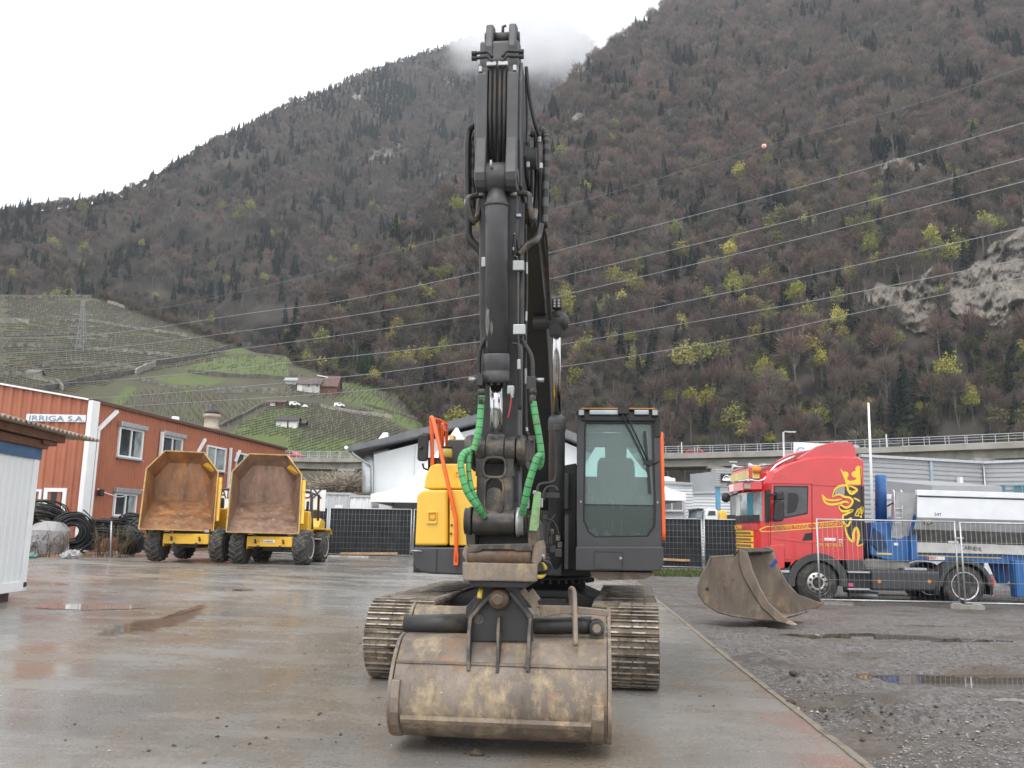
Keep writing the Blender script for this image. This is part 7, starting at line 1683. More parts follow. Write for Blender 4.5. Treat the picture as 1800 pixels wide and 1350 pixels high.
# wrapped pallet
p = at(82, 972, 31.2); WP = thing('wrapped_pallet', 'pallet of pipes wrapped in shiny clear film by the red wall', 'wrapped goods', (p.x, p.y, gz(p.x,p.y)), rad(12))
mb = MB(); rings = []
for z, k in ((.1,1),(.45,1.05),(.9,.95),(1.15,.72),(1.22,.4)):
    rings.append([V((.66*k*(1+.14*noise.noise(V((math.cos(a)*2,math.sin(a)*2,z*3))))*math.copysign(abs(math.cos(a))**.6,math.cos(a)), .5*k*(1+.14*noise.noise(V((math.cos(a)*2,math.sin(a)*2,z*3+9))))*math.copysign(abs(math.sin(a))**.6,math.sin(a)), z+.05*noise.noise(V((a,z,3))))) for a in [i*math.pi/14 for i in range(28)]])
mb.loft(rings, smooth=False); mb.build('film', m_wrap, WP)
mb = MB(); rnd = random.Random(4)
for k in range(26):
    r = rnd.uniform(.2,.42); mb.tube([(r*1.15*math.cos(a), r*.9*math.sin(a), .18+k*.032) for a in [i*math.pi/10 for i in range(20)]], .022, 5, closed=True)
mb.build('pipes', m_pipe, WP); mb = MB(); [mb.box(-.6,.6,y-.05,y+.05,.0,.09) for y in (-.4,0,.4)]; mb.build('pallet', m_wood, WP)
def lump(px, py, Y, r, m, name, label, cat, flat=.6):
    p = at(px, py, Y); p.z = gz(p.x, p.y); mb = MB(); rings = []
    for j in range(8):
        ph = math.pi*(j+.5)/8-math.pi/2; rings.append([p+V((math.cos(a)*math.cos(ph), math.sin(a)*math.cos(ph), (math.sin(ph)+.8)*flat))*r*(1+.45*noise.noise(V((math.cos(a)*1.5+px,math.sin(a)*1.5,ph*1.5)))) for a in [i*math.pi/7 for i in range(14)]])
    mb.loft(rings, smooth=False); tag(mb.build(name, m), label, cat)
lump(128, 975, 29.6, .26, m_wrap, 'plastic_bag', 'crumpled clear plastic bag on the soil in front of the big pipe coil', 'bag')
lump(116, 976, 29.4, .18, M('grey_film',(.35,.36,.36),.4), 'plastic_bag', 'small grey plastic scrap left of the crumpled clear bag', 'bag')
lump(58, 977, 29.2, .16, M('green_bucket',(.10,.25,.20),.5), 'plastic_tub', 'small green plastic tub on the soil beside the site cabin', 'tub')
lump(66, 935, 32, .55, M('white_sack',(.6,.6,.6),.6), 'white_sack', 'white plastic sack behind the wrapped pallet next to the cabin edge', 'sack', .9)
a, b = at(110,965,30.6), at(162,964,30.9); a.z = gz(a.x,a.y)+.08; b.z = gz(b.x,b.y)+.08; mb = MB(); mb.bar(a,b,.12,.12); tag(mb.build('timber_beam', M('rotten_timber',(.20,.12,.06),.85,var=.4)), 'old brown timber beam on the soil under the pipe coils', 'timber')
a, b = at(195,972,30.4), at(196,916,30.4); a.z = gz(a.x,a.y); mb = MB(); mb.tube([a,b],.025,6); tag(mb.build('thin_post', m_steel), 'thin grey metal post standing in the scrub before the pipe coils', 'post')
m_dryleaf = M('dry_scrub', (.12,.09,.055), .9, var=.4, scale=8)
def scrub(px0, px1, py, Y, h, label, n=26, m=None, name='scrub'):
    rnd = random.Random(int(px0*7+Y)); mb = MB()
    for k in range(n):
        p = at(rnd.uniform(px0,px1), py, Y+rnd.uniform(-.5,.5)); p.z = gz(p.x,min(p.y,60)); d = V((rnd.uniform(-.35,.35), rnd.uniform(-.3,.3), 1)).normalized(); H = h*rnd.uniform(.4,1.1); q = p
        mb.tube([p, p+d*H*.5, p+d*H+V((rnd.uniform(-.2,.2),0,0))*H], .010, 4)
        for j in range(9):
            b = p+d*H*rnd.uniform(.2,.95); e = V((rnd.uniform(-1,1), rnd.uniform(-.6,.6), rnd.uniform(.1,.9))).normalized()*H*rnd.uniform(.12,.4); mb.tube([b, b+e], .005, 3)
            if rnd.random() < .5: s = V((rnd.uniform(-1,1),rnd.uniform(-1,1),rnd.uniform(-1,1)))*.06; mb.add([b+e, b+e+s, b+e+V((.05,0,.05))], [(0,1,2)])
    tag(mb.build(name, m or m_dryleaf), label, 'shrub')
scrub(168, 225, 968, 31.4, 1.1, 'dry brown scrub growing in front of the flat pipe coils', 40); scrub(48, 112, 972, 30.4, 1.0, 'thin leafless twigs growing around the wrapped pallet', 22); scrub(92, 104, 930, 33.5, 2.6, 'slender bare sapling standing before the open window', 4)

# ================================================================ WHITE GABLED HALL, TENTS, CONTAINERS
HY = 46
def hp(px, py, dy=0): p = at(px, py, HY); return V((p.x, p.y+dy, p.z))
HL = thing('white_hall', 'white gabled industrial hall with thick dark grey roof behind the fence', 'building', (hp(850,900).x, HY, .44))
gab = [(657,930),(657,799),(897,738),(1085,816),(1085,930)]
mb = MB(); n = len(gab); mb.add([hp(*q) for q in gab]+[hp(*q, 24) for q in gab], [tuple(range(n)), tuple(range(2*n-1,n-1,-1))]+[(i,(i+1)%n,n+(i+1)%n,n+i) for i in range(n) if i not in (1,2)]); mb.build('wall', m_whitepanel, HL, world=True)
for px in (724.5, 792): a, b = hp(px,930,-.012), hp(px,interp([(657,799),(897,738)],px)+2,-.012); mb = MB(); mb.box(a.x-.02,a.x+.02,HY-.014,HY-.002,a.z,b.z); mb.build('panel_joint', M('joint_grey',(.5,.51,.52),.6), HL, world=True)
mb = MB()
for q in (((618,788),(897,718),(897,733),(618,797)),((897,718),(1128,815),(1128,826),(897,733))): mb.add([hp(*p,-1.0) for p in q]+[hp(*p,25) for p in q], [(0,1,2,3),(7,6,5,4),(0,4,5,1),(1,5,6,2),(2,6,7,3),(3,7,4,0)])
mb.build('roof', M('dark_grey_roofing',(.13,.135,.145),.6), HL, world=True)
a, b = hp(613,787,-1.05), hp(622,790,-1.05); mb = MB(); mb.tube([hp(615,790,-1.1), hp(615,790,25)], .10, 8); mb.build('gutter', m_white, HL, world=True)
mb = MB(); mb.tube([hp(622,793,-.8), hp(625,800,-.7), hp(640,811,-.3), hp(652,817,-.2), hp(655,822,-.2), hp(655,930,-.2)], .07, 8); mb.build('downpipe', m_steel, HL, world=True)
mb = MB(); t0, t1 = [(664,753),(672,753)], [(650,774),(675,775)]
p0, p1, p2, p3 = hp(664,753,2), hp(673,753,2), hp(676,776,1.6), hp(650,776,1.6); mb.loft([[p3+V((0,0,-.6)),p2+V((0,0,-.6)),p2+V((0,1.2,-.6)),p3+V((0,1.2,-.6))],[p3,p2,p2+V((0,1.2,0)),p3+V((0,1.2,0))],[p0,p1,p1+V((0,.6,0)),p0+V((0,.6,0))]], smooth=False); mb.build('roof_vent', m_steel, HL, world=True)
mb = MB(); a = hp(646,806,.6); mb.lathe([(.35,0),(.42,.1),(.42,.85),(.2,1)], hp(648,870,.4), hp(648,800,.4), 18); mb.build('ventilation_duct', M('duct_metal',(.55,.6,.62),.35,metal=.5), HL, world=True)
def pagoda(px, pyt, x0, x1, pye, Y, label):
    t = at(px, pyt, Y); a = at(x0, pye, Y); hw = abs(t.x-a.x); TN = thing('pagoda_tent', label, 'tent', (t.x, t.y, .44), 0, 'white pagoda tents'); mb = MB(); rings = []
    for k in range(9):
        u = k/8; r = hw*(1-u)**1.0; z = a.z+(t.z-a.z)*(u**1.55); r = max(r*(1-.10*math.sin(u*3.14)), .05); rings.append([V((t.x+sx*r, t.y+sy*r, z)) for sx, sy in ((-1,-1),(0,-1),(1,-1),(1,0),(1,1),(0,1),(-1,1),(-1,0))])
    mb.loft(rings, smooth=False); mb.build('canopy', m_fabricwhite, TN, world=True)
    mb = MB(); mb.ring([(t.x-hw,t.y-hw),(t.x+hw,t.y-hw),(t.x+hw,t.y+hw),(t.x-hw,t.y+hw)],[(t.x-hw+.03,t.y-hw+.03),(t.x+hw-.03,t.y-hw+.03),(t.x+hw-.03,t.y+hw-.03),(t.x-hw+.03,t.y+hw-.03)],'z',a.z-.35,a.z); mb.build('valance', m_fabricwhite, TN, world=True)
    for sx in (-1,1):
        for sy in (-1,1): mb = MB(); mb.box(t.x+sx*(hw-.06)-.04,t.x+sx*(hw-.06)+.04,t.y+sy*(hw-.06)-.04,t.y+sy*(hw-.06)+.04,.4,a.z); mb.build('leg', m_steel, TN, world=True)
    mb = MB(); mb.box(t.x-hw+.12,t.x+hw-.12,t.y+hw-.08,t.y+hw-.05,.4,a.z-.3); mb.build('side_sheet', m_fabricwhite, TN, world=True)
pagoda(803, 752, 672, 934, 874, 42.5, 'white pagoda tent behind the yellow excavator hood'); pagoda(1072, 742, 962, 1182, 868, 43.5, 'white pagoda tent showing beside and through the excavator cab')
def container(x0, x1, y0, y1, Y, label, m, name='container', door=True):
    a, b = at(x0,y0,Y), at(x1,y1,Y); C_ = thing(name, label, 'container', ((a.x+b.x)/2, Y, .44)); wl = Wall(V((a.x,Y,0)), V((b.x,Y,0))); mb = MB(); corr(mb, wl.P0, wl.u, wl.n, wl.L, .44, lambda s: a.z, .3, .03); mb.box(min(a.x,b.x),max(a.x,b.x),Y+.01,Y+2.4,.44,a.z-.01); mb.build('wall', m, C_, world=True)
    mb = MB(); mb.box(a.x-.04,b.x+.04,Y-.08,Y+2.45,a.z,a.z+.1); mb.build('roof_edge', m_steel, C_, world=True)
    if door: mb = MB(); mb.box(a.x+(b.x-a.x)*.55,a.x+(b.x-a.x)*.80,Y-.06,Y-.035,.5,a.z-.5); mb.build('door', m_white, C_, world=True)
    return C_
m_contgrey = M('light_grey_container', (.50,.52,.53), .5, var=.06, dirt=(.3,.3,.28), amt=.25, streak=.2)
container(558, 614, 869, 900, 42, 'light grey container left of the white hall', m_contgrey); container(616, 652, 874, 900, 41, 'small pale switch cabinet container against the white hall', m_white, door=False)
a, b = at(596,847,46), at(668,861,46); mb = MB(); mb.box(a.x-3,b.x,50,50.4,b.z-.25,b.z); tag(mb.build('earth_ledge', M('brown_ledge',(.22,.15,.10),.8)), 'long brown coping ledge below the brushwood', 'ledge')
rnd = random.Random(8); mb = MB()
for k in range(420):
    p = at(rnd.gauss(605,22), 862-abs(rnd.gauss(0,6)), 52+rnd.uniform(-1,1)); d = V((rnd.uniform(-1,1),rnd.uniform(-.6,.6),rnd.uniform(-.1,1))).normalized()*rnd.uniform(.4,1.3); mb.tube([p-d*.3, p+d*.4+V((0,0,.08)), p+d], .02, 4)
tag(mb.build('brushwood_pile', M('pale_brushwood',(.36,.31,.25),.9,var=.3)), 'heap of pale cut branches below the viaduct', 'brushwood')
# banner behind the dumpers
a, b = at(383,858,33.5), at(572,878,33.5); BN = thing('banner', 'white banner with black capital letters behind the two dumpers', 'banner', (a.x,33.5,b.z)); mb = MB(); mb.box(a.x,b.x,33.5,33.56,b.z-.45,a.z); mb.build('cloth', m_white, BN, world=True)
for s, px in (('ALI', 385),('UX', 531),): p = at(px,876,33.5); text(s, .55, m_black, frame4(V((p.x,33.485,p.z)), (1,0,0), (0,0,1)), BN, xs=.78 if s == 'ALI' else 1.0)

# ================================================================ RIGHT BACKGROUND
m_siding = M('white_siding', (.66,.68,.70), .45, var=.03, dirt=(.45,.45,.44), amt=.12, streak=.2); m_greysid = M('grey_siding', (.36,.37,.385), .45, metal=.15, var=.04, dirt=(.34,.35,.36), amt=.2, streak=.2)
def hall(pts, pb, Y0, Y1, label, name, m, depth=12, pitch=.22, roofm=None):
    A, B = at(*pts[0],Y0), at(*pts[1],Y1); wl = Wall(A, B); O = thing(name, label, 'building', ((A.x+B.x)/2, (A.y+B.y)/2, .4)); mb = MB(); corr(mb, wl.P0, wl.u, wl.n, wl.L, .3, lambda s: A.z+(B.z-A.z)*s/wl.L, pitch, .03, horiz=True)
    q0, q1 = A-wl.n*depth, B-wl.n*depth; mb.add([(A.x,A.y,.3),(q0.x,q0.y,.3),(q0.x,q0.y,A.z),(A.x,A.y,A.z),(B.x,B.y,.3),(q1.x,q1.y,.3),(q1.x,q1.y,B.z),(B.x,B.y,B.z)],[(0,1,2,3),(4,7,6,5),(3,2,6,7)]); mb.build('wall', m, O, world=True)
    mb = MB(); mb.bar(A+wl.n*.05+V((0,0,.06)), B+wl.n*.05+V((0,0,.06)), .2, .14); mb.build('roof_trim', roofm or m_steel, O, world=True); return O, wl
O1, w1 = hall([(1150,849),(1217,853)], 0, 46, 46.3, 'small white clad office annex right of the excavator cab', 'office_annex', m_siding, 6, .16)
window(w1, O1, 1160, 868, 1200, 898, mull=(.5,), fr=.05, curtains=False, frm=m_white, pane=M('grey_blind',(.20,.20,.20),.4))
for px, py, h in ((1172,838,14),(1184,840,10)):
    p = at(px,849,46.5); q = at(px,py,46.5); mb = MB(); mb.lathe([(.42,0),(.40,.6),(.15,1)], p, q, 12) if px < 1180 else mb.lathe([(.10,0),(.10,.8),(.03,1)], p, q, 8); tag(mb.build('roof_cowl' if px < 1180 else 'roof_pipe', m_white), 'white domed cowl on the roof of the small annex' if px < 1180 else 'thin white pipe on the annex roof right of the cowl', 'vent')
hall([(1217,868),(1300,866)], 0, 50, 50, 'low white clad shed between the annex and the red truck', 'clad_shed', m_siding, 8, .18)
O2, w2 = hall([(1511,803),(1727,815)], 0, 44, 47, 'long grey horizontally clad hall behind the red truck', 'grey_hall', m_greysid, 16, .24)
for px in (1634,): s_, z_ = w2.sz(px,809); mb = MB(); wbox(mb, w2.P0,w2.u,w2.n,s_-.08,s_+.08,.4,z_,.03,.1); mb.build('joint_cover', M('pale_blue_trim',(.33,.45,.52),.5), O2, world=True)
for px, py in ((1683,842),(1727,820)): s_, z_ = w2.sz(px,py); mb = MB(); wbox(mb, w2.P0,w2.u,w2.n,s_-.12,s_+.12,z_-.25,z_+.1,.05,.25) if px == 1683 else mb.tube([W(w2.P0,w2.u,w2.n,w2.L-.05,.1,z_),W(w2.P0,w2.u,w2.n,w2.L-.05,.1,.5)],.06,8); mb.build('wall_light' if px == 1683 else 'downpipe', m_white if px == 1683 else m_steel, O2, world=True)
O3, w3 = hall([(1729,815),(1960,806)], 0, 47, 44, 'grey clad hall wing with blue framed windows at the right edge', 'grey_hall_wing', m_greysid, 14, .24)
m_teal = M('teal_frame', (.10,.33,.42), .45); window(w3, O3, 1780, 852, 1830, 872, mull=(.35,.7), fr=.06, curtains=False, frm=m_teal, pane=M('teal_glass',(.10,.17,.20),.1)); window(w3, O3, 1758, 852, 1768, 866, mull=(), fr=.05, curtains=False, frm=m_teal, pane=bpy.data.materials['teal_glass'])
a, b = at(1638,853,33), at(1762,868,33); A2_ = thing('flat_roof_shed', 'low grey shed roof showing just above the silver trailer', 'shed', ((a.x+b.x)/2,35,.4)); mb = MB(); mb.prism([(33,b.z-.1),(33,a.z),(38,a.z+.5),(38,b.z-.1)],'x',a.x,b.x); mb.build('roof', m_greysid, A2_, world=True); mb = MB(); mb.box(a.x+.2,b.x-.2,33.3,37.8,.3,b.z-.1); mb.build('wall', m_siding, A2_, world=True)
# portal sign on blue posts
PT = thing('portal_sign', 'grey portal with a black and white mountain logo panel on blue posts', 'sign', (at(1275,905,42).x,42,.4)); a, b = at(1257,822,42), at(1300,856,42); mb = MB(); corr(mb, V((a.x,42,0)), V((1,0,0)), V((0,-1,0)), b.x-a.x+2.5, b.z, lambda s: a.z, .12, .02, horiz=True); mb.box(a.x,b.x+2.5,42.02,42.8,b.z,a.z); mb.build('beam', m_greysid, PT, world=True)
a2, b2 = at(1267,833,41.9), at(1290,848,41.9); mb = MB(); mb.box(a2.x,b2.x,41.9,41.96,b2.z,a2.z); lgp = mb.build('logo_panel', m_black, PT, world=True)
def lg(x, y): return at(1140+x/4.823, 740+y/4.823, 41.88)
for pts in ([(622,500),(632,485),(640,470),(660,455),(672,458),(690,472),(712,488),(712,498),(690,508),(640,508)],): mb = MB(); q = [lg(*p) for p in pts]; n = len(q); mb.add(q+[p+V((0,.015,0)) for p in q], [tuple(range(n))]+[(i,(i+1)%n,n+(i+1)%n,n+i) for i in range(n)]); mb.build('logo', m_white, lgp, world=True)
mb = MB(); q = [lg(*p) for p in ((640,478),(658,464),(672,470),(690,482),(668,480),(655,474),(645,488))]; mb.add([p+V((0,-.012,0)) for p in q], [tuple(range(7))]); mb.build('logo_peak', m_black, lgp, world=True)
for px in (1261.5,): p, q = at(px,857,42.2), at(px,915,42.2); mb = MB(); mb.box(p.x-.10,p.x+.10,42.1,42.3,.35,p.z); mb.build('post', M('light_blue_post',(.10,.32,.48),.45), PT, world=True)
a, b = at(1286,856,43), at(1330,910,43); mb = MB(); mb.box(a.x,b.x,43,43.4,.35,a.z); mb.build('side_panel', m_greysid, PT, world=True)
# billboard, flag pole, lamp
a, b = at(1396,777,50), at(1502,812,50); BB = thing('billboard', 'white roadside billboard with a faint blue swoosh rising behind the truck roof', 'sign', ((a.x+b.x)/2,50,.4)); mb = MB(); mb.add([a, at(1502,783,50), b, at(1396,812,50)]+[p+V((0,.15,0)) for p in (a, at(1502,783,50), b, at(1396,812,50))], [(0,1,2,3),(7,6,5,4),(0,4,5,1),(1,5,6,2),(2,6,7,3),(3,7,4,0)]); mb.build('board', m_white, BB, world=True)
def arcp(cx, cy, r, a0, a1, w_, m, nm):
    mb = MB(); k = 12; vs = []
    for i in range(k+1): an_ = rad(a0+(a1-a0)*i/k); vs += [at(cx+(r-w_)*math.cos(an_),cy-(r-w_)*math.sin(an_)*.8,49.97), at(cx+r*math.cos(an_),cy-r*math.sin(an_)*.8,49.97)]
    mb.add(vs, [(2*i,2*i+1,2*i+3,2*i+2) for i in range(k)]); mb.build(nm, m, BB, world=True)
arcp(1408,791,7,20,190,3,M('faded_blue_print',(.30,.36,.62),.6),'printed_swoosh'); arcp(1405,791,6,150,230,2,M('faded_pink_print',(.75,.45,.45),.6),'printed_swoosh')
for px in (1410,1490): p = at(px,812,50.1); mb = MB(); mb.box(p.x-.1,p.x+.1,50.16,50.3,.35,p.z+.4); mb.build('post', m_steel, BB, world=True)
p, q = at(1528,815,40), at(1526.5,708,40); mb = MB(); mb.lathe([(.075,0),(.06,.7),(.045,1)], V((p.x,40,.35)), q, 10); tag(mb.build('flagpole', m_white), 'tall bare white flagpole behind the red truck', 'flagpole')
p, q = at(1377,830,52), at(1377,760,52); LA = thing('street_lamp', 'grey street lamp with a short flat arm above the red truck', 'street lamp', (p.x,52,.4)); mb = MB(); mb.lathe([(.10,0),(.06,1)], V((p.x,52,.35)), q, 10); mb.build('pole', m_steel, LA, world=True); mb = MB(); r_ = at(1391,759,52); mb.tube([q+V((0,0,-.02)), q+V((.12,0,.05)), r_], .035, 8); mb.cbox(r_+V((-.02,0,-.01)), .55,.2,.07); mb.build('lamp_head', m_steel, LA, world=True)
p, q = at(1289,845,75), at(1288,812,75); mb = MB(); mb.tube([V((p.x,75,.4)), q], .08, 8); mb.cbox(q+V((0,0,.0)), .7,.3,.12); tag(mb.build('street_lamp', m_steel), 'small distant lamp post above the grey portal sign', 'street lamp')
# white truck behind the fence
Y = 39; g = at(1244,915,Y); VN = thing('white_truck', 'small white truck cab peeking over the dark fence left of the portal', 'truck', (g.x,Y,.4))
def vp(x, y): p = at(x,y,Y); return (p.x,p.z)
mb = MB(); mb.prism([vp(*p) for p in ((1240,930),(1240,904),(1243,895),(1247,894),(1260,895),(1262,900),(1262,930))],'y',Y,Y+2.0); cb_ = mb.build('cab', m_white, VN, world=True, bevel=.05); mb = MB(); mb.prism([vp(*p) for p in ((1244,906),(1246,898),(1257,898),(1258,906))],'y',Y-.02,Y+.02); mb.build('side_window', m_window, cb_, world=True)
mb = MB(); mb.prism([vp(*p) for p in ((1227,910),(1229,897),(1238,896),(1238,910))],'y',Y+.4,Y+2.2); mb.build('windscreen', M('van_glass',(.25,.30,.33),.1), VN, world=True); mb = MB(); mb.prism([vp(*p) for p in ((1226,897),(1229,893),(1240,894),(1239,897))],'y',Y+.3,Y+2.2); mb.build('sun_visor', m_black, VN, world=True)
Y = 40; g = at(1275,915,Y); YM = thing('yellow_roller', 'yellow machine hood just visible behind the fence beside the blue post', 'machine', (g.x,Y,.4)); mb = MB(); mb.prism([(at(x,y,Y).x, at(x,y,Y).z) for x,y in ((1264,925),(1266,900),(1270,896),(1275,897),(1280,905),(1282,925))],'y',Y,Y+1.4); mb.build('hood', m_yel, YM, world=True, bevel=.05); mb = MB(); a, b = at(1278,905,Y), at(1296,908,Y); mb.box(a.x,b.x,Y-.1,Y+.2,b.z-.3,a.z); mb.build('grille', m_dark, YM, world=True)

# ================================================================ VIADUCT
VP = [at(x, y, Y) for x, y, Y in ((300,800,165),(480,803,156),(560,804.5,150),(640,804,146),(760,801,142),(900,799,138),(1040,799,134),(1170,797.5,130),(1280,795,126),(1400,791.5,121),(1560,785.5,115),(1700,780,109),(1800,776,105),(1950,768,99),(2150,755,92))]
VC = catmull(VP, 4); VD = thing('viaduct', 'long concrete motorway viaduct with metal railings crossing the foot of the mountain', 'viaduct', (VC[30].x, VC[30].y, .4))
def sweep(prof, m, name, par):
    mb = MB(); rg = []
    for i, p in enumerate(VC):
        d = (VC[min(i+1,len(VC)-1)]-VC[max(i-1,0)]); d.z = 0; d.normalize(); n = V((-d.y,d.x,0)); rg.append([p+n*a+V((0,0,b)) for a, b in prof])
    mb.loft(rg, smooth=False); return mb.build(name, m, par, world=True)
sweep([(0,0),(0,-.75),(.3,-.85),(11,-.85),(11.3,-.75),(11.3,0),(11,0),(10.8,-.25),(.5,-.25),(.3,0)], m_concw, 'deck', VD)
sweep([(1.1,-.852),(1.1,-1.9),(2.0,-2.0),(2.0,-.852)], m_concw, 'girder', VD); sweep([(8.8,-.852),(8.8,-1.9),(9.7,-1.9),(9.7,-.852)], m_concw, 'girder', VD)
sweep([(.45,-.245),(.45,-.20),(10.85,-.20),(10.85,-.245)], M('asphalt',(.06,.06,.062),.9), 'road_surface', VD)
def raill(off, name):
    mb = MB(); rg = [[], [], []]; acc = 0; last = None
    P = []
    for i, p in enumerate(VC):
        d = (VC[min(i+1,len(VC)-1)]-VC[max(i-1,0)]); d.z = 0; d.normalize(); n = V((-d.y,d.x,0)); P.append(p+n*off)
    for z in (.45,.80,1.1): mb.tube([p+V((0,0,z)) for p in P], .035 if z < 1 else .05, 4)
    for a, b in zip(P, P[1:]):
        L = (b-a).length; k = 0
        while k*1.9 < L: q = a.lerp(b, k*1.9/L); mb.bar(q, q+V((0,0,1.1)), .07, .07); k += 1
    mb.build(name, m_steel, VD, world=True)
raill(.15, 'railing'); raill(11.15, 'railing')
for px, wd, dd in ((612,2.1,1.2),(640,1.6,1.2),(1257,1.5,1.2),(1305,1.6,1.2),(1735,3.2,1.6),(880,2,1.3),(1060,2,1.3),(1480,2,1.3),(400,2,1.3)):
    best = min(range(len(VC)), key=lambda i: abs(proj(VC[i])[0]-px)); p = VC[best]; d = (VC[min(best+1,len(VC)-1)]-VC[max(best-1,0)]); d.z = 0; d.normalize(); n = V((-d.y,d.x,0)); q = p+n*(1.6 if px not in (640,1305) else 9.2); x_ = at(px,800,q.y).x
    mb = MB(); mb.box(x_-wd/2,x_+wd/2,q.y-dd/2,q.y+dd/2,-.5,p.z-1.85); mb.build('pier', m_concw, VD, world=True)
    mb = MB(); mb.box(x_-wd/2-.5,x_+wd/2+.5,q.y-dd/2-.2,q.y+dd/2+.2,p.z-2.3,p.z-1.86); mb.build('pier_head', m_concw, VD, world=True)
def car(px, off, m, label, L=4.3, h=1.45, van=False):
    best = min(range(len(VC)), key=lambda i: abs(proj(VC[i])[0]-px)); p = VC[best]; d = (VC[min(best+1,len(VC)-1)]-VC[max(best-1,0)]); d.z = 0; d.normalize(); n = V((-d.y,d.x,0)); q = p+n*off+V((0,0,-.2)); q.x += (at(px,790,q.y).x-q.x)
    C_ = thing('car', label, 'car', tuple(q), math.atan2(d.y,d.x), 'cars on the viaduct'); l = L/2
    mb = MB(); mb.loft([[(x,y*k,z) for x,z in ((-l,.3),(-l,.75),(-l+.1,.85),(-l+.55,.9),(-l+1.0,h),(l-1.6,h),(l-.95,.92),(l-.15,.78),(l,.6),(l,.3))] for y,k in ((-.85,1),(-.82,1),(.82,1),(.85,1))], smooth=False); b_ = mb.build('body', m, C_, bevel=.06)
    mb = MB(); mb.prism([(-l+.75,.93),(-l+1.1,h-.07),(l-1.65,h-.07),(l-1.15,.93)],'y',-.865,.865); mb.build('window', m_window, b_)
    for x in (-l+.8, l-.8):
        for y in (-.8,.8): mb = MB(); mb.cyl((x,y-.1,.3),(x,y+.1,.3),.3,14); mb.build('wheel', m_tire, C_)
car(514, 3.0, M('red_car_paint',(.5,.04,.05),.3,coat=.5), 'red car on the viaduct beyond the right end of the red building'); car(1554, 3.0, M('black_car_paint',(.03,.035,.04),.3,coat=.5), 'dark car on the viaduct right of the flagpole'); car(1484, 3.0, M('silver_car_paint',(.5,.52,.54),.3,metal=.5), 'silver car on the viaduct just above the truck roof'); car(1225, 7.5, bpy.data.materials['red_car_paint'], 'small red car far along the viaduct right of the excavator cab')
for px in (1195,1574): best = min(range(len(VC)), key=lambda i: abs(proj(VC[i])[0]-px)); q = VC[best]+V((0,.2,0)); mb = MB(); mb.bar(q, q+V((0,0,1.75)), .12,.12); tag(mb.build('marker_post', m_white), 'white marker post on the viaduct railing %s' % ('near the excavator cab' if px == 1195 else 'above the grey hall'), 'post')

# ================================================================ PYLON AND POWER LINES
PY = 250; pt, pb = at(146,528,PY), at(140,706,PY); PL = thing('lattice_pylon', 'thin grey lattice pylon standing in the terraced vineyard', 'pylon', tuple(pb)); mb = MB(); H = pt.z-pb.z; segs = 14
def pw(u): return .35+2.2*(1-u)**1.35
for k in range(segs):
    u0, u1 = k/segs, (k+1)/segs
    C0 = [V((pb.x+(pt.x-pb.x)*u0+sx*pw(u0), PY+sy*pw(u0), pb.z+H*u0)) for sx, sy in ((-1,-1),(1,-1),(1,1),(-1,1))]; C1 = [V((pb.x+(pt.x-pb.x)*u1+sx*pw(u1), PY+sy*pw(u1), pb.z+H*u1)) for sx, sy in ((-1,-1),(1,-1),(1,1),(-1,1))]
    for i in range(4): j = (i+1) % 4; mb.bar(C0[i],C1[i],.10,.10); mb.bar(C0[i],C1[j],.055,.055); mb.bar(C0[j],C1[i],.055,.055)
for z, w_ in ((.62,4.2),(.74,3.6),(.86,3.0)): c = pb.lerp(pt,z); mb.bar(c+V((-w_,0,0)), c+V((w_,0,0)), .18,.18); mb.bar(c+V((-w_,0,0)), c+V((0,0,1.2)), .06,.06); mb.bar(c+V((w_,0,0)), c+V((0,0,1.2)), .06,.06)
m_pyl = M('pylon_steel', (.24,.25,.24), .6); mb.build('tower', m_pyl, PL, world=True)
m_line = M('cable_aluminium', (.30,.31,.32), .5, metal=.3)
def wire(pts, r, label, m=m_line):
    x0, x1 = pts[0][0], pts[-1][0]; P = []
    for x, y in pts: u = (x-x0)/(x1-x0); Y = 1/((1-u)/250+u/62); P.append(at(x,y,Y))
    mb = MB(); Q = catmull(P, 8); mb.tube(Q, [r*1.25]*1+[r], 5); tag(mb.build('power_line', m), label, 'power line', 'power lines across the valley')
wire([(-60,594),(150,590),(450,549),(590,531),(850,477),(960,446),(1400,331),(1800,216),(2000,158)], .034, 'second highest power line crossing the mountain')
wire([(-60,622),(150,615),(500,572),(855,516),(960,492),(1400,386),(1800,279),(2000,224)], .034, 'third highest power line crossing the mountain')
wire([(-60,650),(150,645),(440,611),(850,551),(985,520),(1400,421),(1800,319),(2000,268)], .034, 'power line close below the third highest, meeting the excavator cylinder light')
wire([(-60,682),(200,668),(520,636),(850,600),(1000,571),(1400,489),(1800,400),(2000,354)], .034, 'power line passing just above the left rock cliff')
wire([(-60,712),(210,697),(590,664),(850,629),(985,606),(1400,534),(1800,455),(2000,414)], .034, 'power line crossing in front of both rock cliffs')
wire([(-60,735),(210,715),(600,690),(850,659),(985,645),(1300,594),(1530,545),(1800,488),(2000,446)], .030, 'lowest power line crossing the mountain')
wire([(-60,560),(200,552),(480,500),(700,440),(1000,360),(1343,258),(1600,186),(1800,118),(2000,48)], .020, 'topmost thin power line carrying the orange marker ball', M('thin_cable',(.20,.20,.20),.6))
c = at(1343,257,1/((1-1403/2060)/250+(1403/2060)/62)); mb = MB(); mb.lathe([(.04,0),(.20,.15),(.26,.5),(.20,.85),(.04,1)], c+V((0,0,-.25)), c+V((0,0,.25)), 16); tag(mb.build('marker_ball', M('pale_orange_ball',(.78,.45,.34),.5)), 'pale orange marker ball hanging on the topmost power line', 'marker ball')

